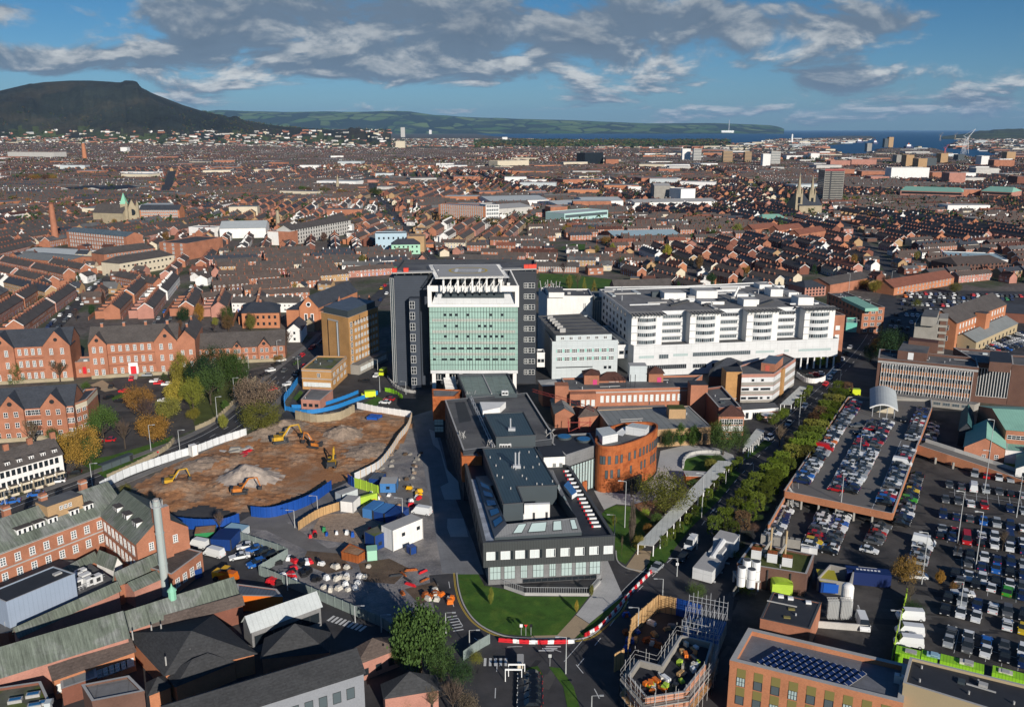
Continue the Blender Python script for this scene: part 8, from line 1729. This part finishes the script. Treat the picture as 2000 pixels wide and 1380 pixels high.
mat('canopy_roof',(.56,.57,.52),nz=.14,ns=.3,pat='seam',pw=1.2,pk=.85);canopy('long pale canopied walkway running from the lawn up to the garden ring',[(1245,1062),(1275,1065),(1432,900),(1402,899)],3.0,14);canopy('middle pale canopied walkway with many white posts',[(1452,868),(1462,875),(1494,841),(1478,836)],3,8);canopy('pale canopied walkway beside the cream office',[(1524,789),(1545,790),(1577,755),(1562,754)],3,5)
q=G(1500,808,2.8);t=thing('round_canopy','small white oval canopy between the walkways','canopy',(q.x,q.y,0));b=MB();b.tube((q.x,q.y,2.6),(q.x,q.y,2.8),2.6,'render_white',18);b.build('roof',t);b=MB();b.tube((q.x,q.y,0),(q.x,q.y,2.6),.2,'white',8);b.build('post',t)
def blocks(name,cat,line,n_,dims,mats,fmt,grp,z=0):
 ln=smoothline(RP(line,0),5);tot=sum((ln[i+1]-ln[i]).length for i in range(len(ln)-1));pos=0;i=0;k=0
 for j in range(n_):
  tg=tot*(j+.5)/n_
  while pos+(ln[i+1]-ln[i]).length<tg:pos+=(ln[i+1]-ln[i]).length;i+=1
  d=(ln[i+1]-ln[i]).normalized();p=ln[i]+d*(tg-pos);m_=mats[j%len(mats)];b=MB();b.rect(p,d,dims[0],dims[1],z,z+dims[2]*.4,m_);b.rect(p,d,dims[0]*.94,dims[1]*.5,z+dims[2]*.4,z+dims[2],m_);o=b.build(name,loc=(p.x,p.y,z));tag(o,fmt%(m_,ORD(j+1)),cat,grp)
blocks('traffic_barrier','barrier',[(976,1252),(1040,1256),(1120,1255)],12,(1.75,.45,.8),['red','red','white'],'%s plastic barrier, %s from the left along the bottom of the lawn','red and white road barriers');blocks('traffic_barrier','barrier',[(1142,1243),(1175,1222),(1212,1182),(1240,1150),(1288,1102)],26,(1.5,.45,.8),['red','white'],'%s plastic barrier, %s from the bottom beside the tan path','red and white road barriers')
def heap(name,cat,cx,cy,sx_,sy_,n_,mats,dims,fmt,grp):
 q=random.Random(cx);c0=G(cx,cy);ps=sorted([c0+Vector((q.uniform(-sx_,sx_),q.uniform(-sy_,sy_)))for _ in range(n_)],key=lambda p:PX(p)[0])
 for j,p in enumerate(ps):
  m_=q.choice(mats);a=q.uniform(0,3);d=Vector((math.cos(a),math.sin(a)));L,W_,H=[v*q.uniform(.75,1.3)for v in dims];b=MB();b.rect(p,d,L,W_,0,H*.55,m_);b.rect(p,d,L*.8,W_*.7,H*.55,H,m_);tag(b.build(name,loc=(p.x,p.y,0)),(fmt%m_.replace('_',' '))+', %s piece from the left'%ORD(j+1),cat,grp)
heap('stacked_barrier','barrier',582,1115,6,6,26,['red','white','red','black','white'],(2.0,1.2,.9),'%s barrier in the red and white pile','piled barriers');heap('sand_sack','sack',668,1140,5,8,20,['sack','white','sack'],(1.1,1.1,.9),'%s bulk bag beside the piled barriers','bulk bags')
heap('pallet_stack','pallet',835,1168,6,3,14,['orange','rust','sack','orange'],(1.2,1.0,1.0),'%s brick pallet near the lawn kerb','pallets');heap('site_bin','bin',690,1042,12,3,18,['red','blue','black','white','green'],(.9,.7,1.1),'%s bin between the stone patch and skips','site bins');heap('pipe_bundle','materials',812,1128,5,4,8,['rust','red','dark_steel'],(3.0,.4,.5),'%s steel bundle on the grey yard','steel bundles');heap('stone_block','stone',775,920,7,16,30,['mud','concrete','rubble'],(1.2,.9,.6),'%s block by the curved white hoarding','loose blocks');heap('building_material','materials',1300,1232,9,7,34,['sack','wood','rust','concrete','white','blue'],(1.6,1.0,.8),'%s material pile inside the timber hoarding','builders materials');heap('site_equipment','materials',775,972,8,7,20,['red','yellow','white','wood','dark_steel'],(1.5,.8,.8),'%s item in the plant store by the blue cabins','builders materials');heap('broken_slab','rubble',462,885,5,5,14,['orange','concrete_light','concrete','red'],(3.5,1.6,.7),'%s broken slab in the excavation','broken slabs')
def cabin(name,label,cat,a,b_,yt,dep,m_,top=None,extra=None):
 p,q=G(*a),G(*b_);h=max(1.2,HT(a[0],a[1],yt));d=(q-p).normalized();n=Vector((-d.y,d.x));t=thing(name,label,cat,(p.x,p.y,0));Q=[p,q,q+n*dep,p+n*dep];b=MB();b.prism(Q,.1,h,m_,top or m_);b.build('body',t);b=MB()
 for e in Q:b.rect(e,d,.2,.2,0,h+.03,'dark_steel' if m_!='render_white' else 'coping')
 b.build('corner_frame',t)
 for f in(extra or()):window(t,p+(q-p)*f,d,h*.55 if h>4 else 1.1,1.0,.9,'dark')
 return t
for a in[('shipping_container','pale blue container, left of three by the stone patch','container',(708,1010),(728,1014),992,6,'blue_light'),('shipping_container','mid blue container, middle of three by the stone patch','container',(730,1015),(750,1019),998,6,'blue_box','blue_light'),('shipping_container','dark blue container, right of three by the stone patch','container',(752,1021),(776,1026),1003,6,'blue_box'),('site_cabin','white square cabin beside the three blue containers','cabin',(666,999),(690,1002),978,4.4,'render_white','coping'),('site_cabin','long grey cabin behind the white square cabin','cabin',(668,984),(700,972),966,3,'panel_grey','coping'),('lime_cabin','lime green panelled cabin behind the blue containers','cabin',(696,990),(738,978),974,1,'lime_flat'),('site_cabin','blue site cabin with a white end beside the lime hoarding','cabin',(742,962),(774,962),944,5,'blue_light','coping',(.5,)),('site_cabin','dark blue cabin behind the light blue one','cabin',(720,945),(742,947),934,5,'blue_box','metal_roof'),('stacked_cabin','two storey white stacked cabin on the grey yard','cabin',(768,1077),(826,1052),1036,4.2,'render_white','coping',(.35,.85)),('stacked_cabin','two storey blue and white cabin with moss roof beside the white one','cabin',(733,1076),(765,1062),1047,4,'blue_box','roof_mossy_flat',(.3,.7)),('mint_container','small mint green store box among the site clutter','container',(717,1096),(738,1094),1076,3,'mint','mint'),('blue_tank','small blue fuel tank right of the white stacked cabin','tank',(802,1084),(814,1080),1070,2,'blue_box'),('green_skip','green open skip beside the dark blue cabin','skip',(381,1056),(420,1052),1042,4,'green','dirt'),('site_cabin','dark navy cabin between the white van and pale blue box','cabin',(412,1074),(452,1076),1052,6,'blue_box','navy'),('site_cabin','pale blue box cabin behind the navy one','cabin',(430,1050),(466,1056),1036,5,'panel_grey','light_blue'),('boat_tank','open white rimmed blue tank beside the annex','tank',(362,1138),(396,1126),1120,5,'blue_box','coping'),('kiosk','tall white kiosk in the hoarding beside the main road','kiosk',(376,893),(387,890),871,2,'render_white'),('fuel_store','blue skip and boxes at the far end of the excavation','skip',(716,822),(738,824),814,4,'blue'),('barrier_lodge','small cream gate lodge between the bottom roads','kiosk',(1010,1312),(1023,1312),1294,3,'render_cream','coping')]:cabin(*a)
def skip():
 p=[G(667,1092),G(700,1100),G(715,1090),G(684,1076)];t=thing('rusty_skip','long rusty orange skip full of earth on the grey yard','skip',(p[0].x,p[0].y,0));b=MB();b.prism(p,0,1.9,'rust','dirt');b.build('body',t);b=MB()
 for i in range(4):a,c=p[i],p[(i+1)%4];b.rect((a+c)/2,c-a,(c-a).length,.2,1.8,2.1,'rust')
 b.build('rim',t)
skip()
mat('yellow_dirty',(.52,.30,.02),nz=.3,ns=.8,fine=.2,rough=.6);mat('orange_dirty',(.50,.17,.03),nz=.3,ns=.8,fine=.2,rough=.6)
def digger(x,y,hd,s,m_,label,reach=1):
 c=G(x,y);z=.8;t=thing('excavator',label,'excavator',(c.x,c.y,z),'excavators');d=Vector((math.cos(R(hd)),math.sin(R(hd))));n=Vector((-d.y,d.x))
 for k in(-1,1):
  b=MB();o=c+n*1.25*s*k;b.rect(o,d,4*s,.6*s,z+.1,z+.85*s,'dark_steel')
  for e in(-1,1):p=o+d*2*s*e;b.tube((p.x-n.x*.3*s,p.y-n.y*.3*s,z+.47*s),(p.x+n.x*.3*s,p.y+n.y*.3*s,z+.47*s),.38*s,'dark_steel',10)
  b.build('track',t)
 b=MB();b.rect(c-d*.9*s,d,3.2*s,2.6*s,z+1.0*s,z+2.1*s,m_);b.rect(c-d*2.4*s,d,.8*s,2.6*s,z+1.0*s,z+2.3*s,'dark_steel');b.rect(c,d,1.6*s,1.6*s,z+.6*s,z+1.0*s,'dark_steel');b.build('upper_body',t)
 b=MB();o=c+d*.5*s+n*.75*s;b.rect(o,d,1.6*s,1.0*s,z+1.0*s,z+2.9*s,'glass_dark',m_);b.build('cab',t);P3=lambda u,h:(c.x+d.x*u*s-n.x*.3,c.y+d.y*u*s-n.y*.3,z+h*s)
 b=MB();b.tube(P3(.6,1.8),P3(2.9,4.9),.32*s,m_,5);b.tube(P3(2.9,4.9),P3(5.4*reach,5.1),.28*s,m_,5,.2*s);b.tube(P3(1.6,2.2),P3(2.9,4.4),.12*s,'steel',5);b.build('boom',t)
 b=MB();b.tube(P3(5.3*reach,5.2),P3(6.2*reach,2.2),.22*s,m_,5,.14*s);st2=b.build('stick',t);q=P3(6.1*reach,1.6);b=MB();b.rect((q[0],q[1]),d,1.0*s,1.1*s,q[2]-.5*s,q[2]+.5*s,'dark_steel');b.poly([(q[0]+d.x*.5*s,q[1]+d.y*.5*s,q[2]-.5*s),(q[0]+d.x*s*.5-n.x*s*.5,q[1]+d.y*s*.5-n.y*.5*s,q[2]-.5*s),(q[0]-d.x*.3*s,q[1]-d.y*.3*s,q[2]-1.1*s)],'dark_steel');b.build('bucket',t)
digger(549,868,20,1.1,'yellow_dirty','large yellow excavator with high boom at the back of the pit');digger(649,915,95,.95,'yellow_dirty','yellow excavator facing away near the blue hoarding',.75);digger(615,878,160,.9,'orange_dirty','orange excavator working beside the rubble mound',.8);digger(470,968,10,.9,'orange_dirty','orange excavator beside the pale spoil heap at the near edge');digger(335,950,20,.85,'yellow_dirty','dirty yellow excavator at the left end of the pit')
c=G(437,1130);t=thing('backhoe','yellow orange telehandler parked behind the mossy range','digger',(c.x,c.y,0));b=MB();b.rect(c,(1,-.3),4.6,2.2,.5,2.0,'yellow');b.rect(c+Vector((.6,.2)),(1,-.3),1.5,1.8,2,2.9,'dark_steel','yellow');b.build('body',t)
for k in(-1.5,1.5):
 for e in(-1.1,1.1):b=MB();b.tube((c.x+k,c.y+e-.2,.6),(c.x+k,c.y+e+.2,.6),.6,'rubber',10);b.build('wheel',t)
def amb(x,y,an,lab):
 c=G(x,y,0);t=thing('ambulance',lab,'ambulance',(c.x,c.y,0),None);d=Vector((math.cos(R(an)),math.sin(R(an))));b=MB();b.rect(c,d,4.2,2.1,.5,2.7,'ambulance','lime_flat');b.rect(c-d*2.6,d,1.4,2.0,.5,1.7,'ambulance');b.build('body',t);b=MB();b.rect(c-d*2.2,d,.5,1.9,1.7,2.3,'glass_dark');b.build('windscreen',t)
 for k in(-2.2,1.4):
  for e in(-1,1):p=c+d*k+Vector((-d.y,d.x))*e;b=MB();b.tube((p.x-d.y*-.1,p.y-d.x*.1,.4),(p.x+d.y*-.1,p.y+d.x*.1,.4),.4,'rubber',8);b.build('wheel',t)
amb(723,776,15,'yellow and green ambulance on the ramp by the blue railings');amb(749,731,80,'tall yellow ambulance box between the ward tower and black tower');amb(1668,772,-10,'bright yellow ambulance car beside the far end of the hedge')
c=G(228,912);t=thing('bus_shelter','glass bus shelter with curved blue roof beside the main road','bus shelter',(c.x,c.y,0));d=(G(250,905)-G(206,922)).normalized();b=MB();b.rect(c,d,11,2,2.5,2.75,'clad_slate',bot=True);b.build('roof',t);b=MB();b.rect(c+Vector((0,.9)),d,11,.08,.2,2.5,'glass_grey');b.rect(c+d*5.2,Vector((-d.y,d.x)),2,.1,.2,2.5,'dark_steel');b.build('glass_wall',t)
for f in(-5,-1.6,1.6,5):p=c+d*f;b=MB();b.tube((p.x,p.y,0),(p.x,p.y,2.5),.07,'dark_steel',5);b.build('post',t)
for x,y,m_,lab in((1018,1240,'render_white','white topped road sign on the lawn edge, left of three'),(1027,1241,'red','red triangular give way sign on the lawn edge'),(1037,1240,'black','slim black sign post on the lawn edge, right of three'),(1074,1300,'lamp_grey','sign board beside the zebra crossing'),(1322,1118,'white','white road sign under the lamp by the road bend'),(310,896,'red','small red road sign by the main road')):
 c=G(x,y);t=thing('road_sign',lab,'road sign',(c.x,c.y,0));b=MB();b.tube((c.x,c.y,0),(c.x,c.y,2.4),.05,'steel',5);b.build('post',t);b=MB();b.box(c.x-.3,c.x+.3,c.y-.06,c.y-.02,1.9,2.6,m_)if m_!='red' else b.poly([(c.x-.38,c.y-.06,2.6),(c.x,c.y-.06,1.95),(c.x+.38,c.y-.06,2.6)],m_);b.build('sign_plate',t)
for i,f in enumerate((.12,.5)):p=G(1057,1330);c=G(1003+i*6,1330-i*10);t=thing('height_barrier','white height barrier frame %s the bottom car park'%('before','behind')[i],'barrier',(c.x,c.y,0));b=MB();b.box(c.x-1.6,c.x+1.6,c.y-.08,c.y+.08,2.4,2.7,'white');b.build('beam',t);b=MB();b.box(c.x-1.6,c.x-1.45,c.y-.07,c.y+.07,0,2.4,'white');b.build('post',t);b=MB();b.box(c.x+1.45,c.x+1.6,c.y-.07,c.y+.07,0,2.4,'white');b.build('post',t)
grass('entry_verge',[(1022,1345),(1026,1305),(1050,1300),(1060,1316),(1052,1330)],z=.06);grass('entry_verge',[(1072,1302),(1095,1304),(1120,1340),(1138,1400),(1112,1400),(1100,1340)],z=.06)
# ---- building under construction with its scaffold
def works():
 z=6.0;q=RP([(1249,1288),(1293,1300),(1331,1240),(1390,1254),(1378,1295),(1335,1349),(1263,1360),(1228,1318)],z);t=thing('unfinished_building','half built block walled building wrapped in steel scaffolding','building',(q[6].x,q[6].y,0));b=MB();k=len(q)
 pi_=inset(q,.35);b.poly([(p.x,p.y,z-1.2)for p in pi_],'deck_black');b.build('roof_deck',t)
 for i in range(k):
  a,c=q[i],q[(i+1)%k];b=MB();b.rect((a+c)/2,c-a,(c-a).length,.4,0,z,'brick_block' if i in(4,5,6)else 'concrete','coping');b.build('wall',t)
 e=RP([(1331,1240),(1400,1256),(1420,1205),(1345,1190)],4);b=MB();b.prism(e,0,3,'concrete','blue_sheet');b.build('rear_slab',t)
 o=inset(q,-1.4);b=MB();s=thing('scaffolding','steel tube scaffolding with boards around the half built building','scaffolding',(q[6].x,q[6].y,0))
 for i in range(k):
  a,c,a2,c2=o[i],o[(i+1)%k],inset(q,-.5)[i],inset(q,-.5)[(i+1)%k];n_=max(2,int((c-a).length/2));b=MB();bd=MB()
  for j in range(n_+1):
   for u,v in((a,c),(a2,c2)):p=u+(v-u)*j/n_;b.tube((p.x,p.y,0),(p.x,p.y,z+1.2+.5*(j%2)),.05,'coping',4,cap=False)
  for h in(2,4,5,6,6.9):b.tube((a.x,a.y,h),(c.x,c.y,h),.045,'coping',4,cap=False)
  for h in(2,4.9):bd.prism([a,c,c2,a2],h-.1,h,'wood' if h==2 else 'concrete',bot=True)
  b.build('tube_frame',s);bd.build('board_deck',s)
 rq=random.Random(4)
 for i in range(10):
  p=e[0]+(e[1]-e[0])*(i/9);q2=e[3]+(e[2]-e[3])*(i/9);b=MB()
  for u in(p,(p+q2)/2,q2):b.tube((u.x,u.y,0),(u.x,u.y,7.5+(i%3)*.6),.05,'steel',4,cap=False)
  for h in(4.6,6.2):b.tube((p.x,p.y,h),(q2.x,q2.y,h),.045,'steel',4,cap=False)
  b.build('tube_frame',s)
 for h in(4.6,6.2,7.2):
  for u,v in((e[0],e[1]),(e[3],e[2])):b=MB();b.tube((u.x,u.y,h),(v.x,v.y,h),.05,'steel',4,cap=False);b.build('ledger',s)
 for j,(x,y)in enumerate(sorted((rq.uniform(1235,1390),rq.uniform(1245,1350))for _ in range(120))):
  p=G(x,y,z-1.2)
  if not inside(p,inset(pi_,.8)):continue
  m_=rq.choice(['sack','white','orange','concrete','wood','dark_steel','lime_flat']);b=MB();b.rect(p,(rq.uniform(-1,1),1),rq.uniform(.6,1.8),rq.uniform(.4,1),z-1.2,z-.9+rq.random()*.6,m_);tag(b.build('building_pack',loc=(p.x,p.y,z-1.2)),'%s material pack on the black deck inside the scaffold, %s slot from the left'%(m_.replace('_',' '),ORD(j+1)),'materials','packs on the unfinished deck')
 for j in range(14):
  p=G(1350+rq.uniform(-8,20),1222+rq.uniform(-10,12),3);b=MB();b.rect(p,(1,rq.uniform(-.5,.5)),1.4,1.0,3,3.8,'white' if j%2 else 'blue_light');tag(b.build('wrapped_pallet',loc=(p.x,p.y,3)),'plastic wrapped pallet on the rear slab, %s from the scaffold'%ORD(j+1),'pallet','wrapped pallets')
mat('deck_black',(.03,.032,.04),nz=.35,ns=.4);mat('brick_block',(.50,.24,.15),pat='panel',pw=.9,pk=.6);mat('blue_sheet',(.05,.12,.28),nz=.4,ns=.4)
works()
def haze():
 m=bpy.data.materials.new('haze');m.use_nodes=True;nt=m.node_tree;nt.nodes.clear();o=N(nt,'ShaderNodeOutputMaterial');v=N(nt,'ShaderNodeVolumePrincipled')
 v.inputs['Color'].default_value=(.36,.64,1.0,1);v.inputs['Density'].default_value=HAZE;v.inputs['Anisotropy'].default_value=.0;nt.links.new(v.outputs[0],o.inputs['Volume']);MATS['haze']=m
 b=MB();b.box(-42000,42000,-600,60000,-8,1250,'haze');h=b.build('haze');tag(h,kind='stuff')
HAZE=1.6e-5
haze()
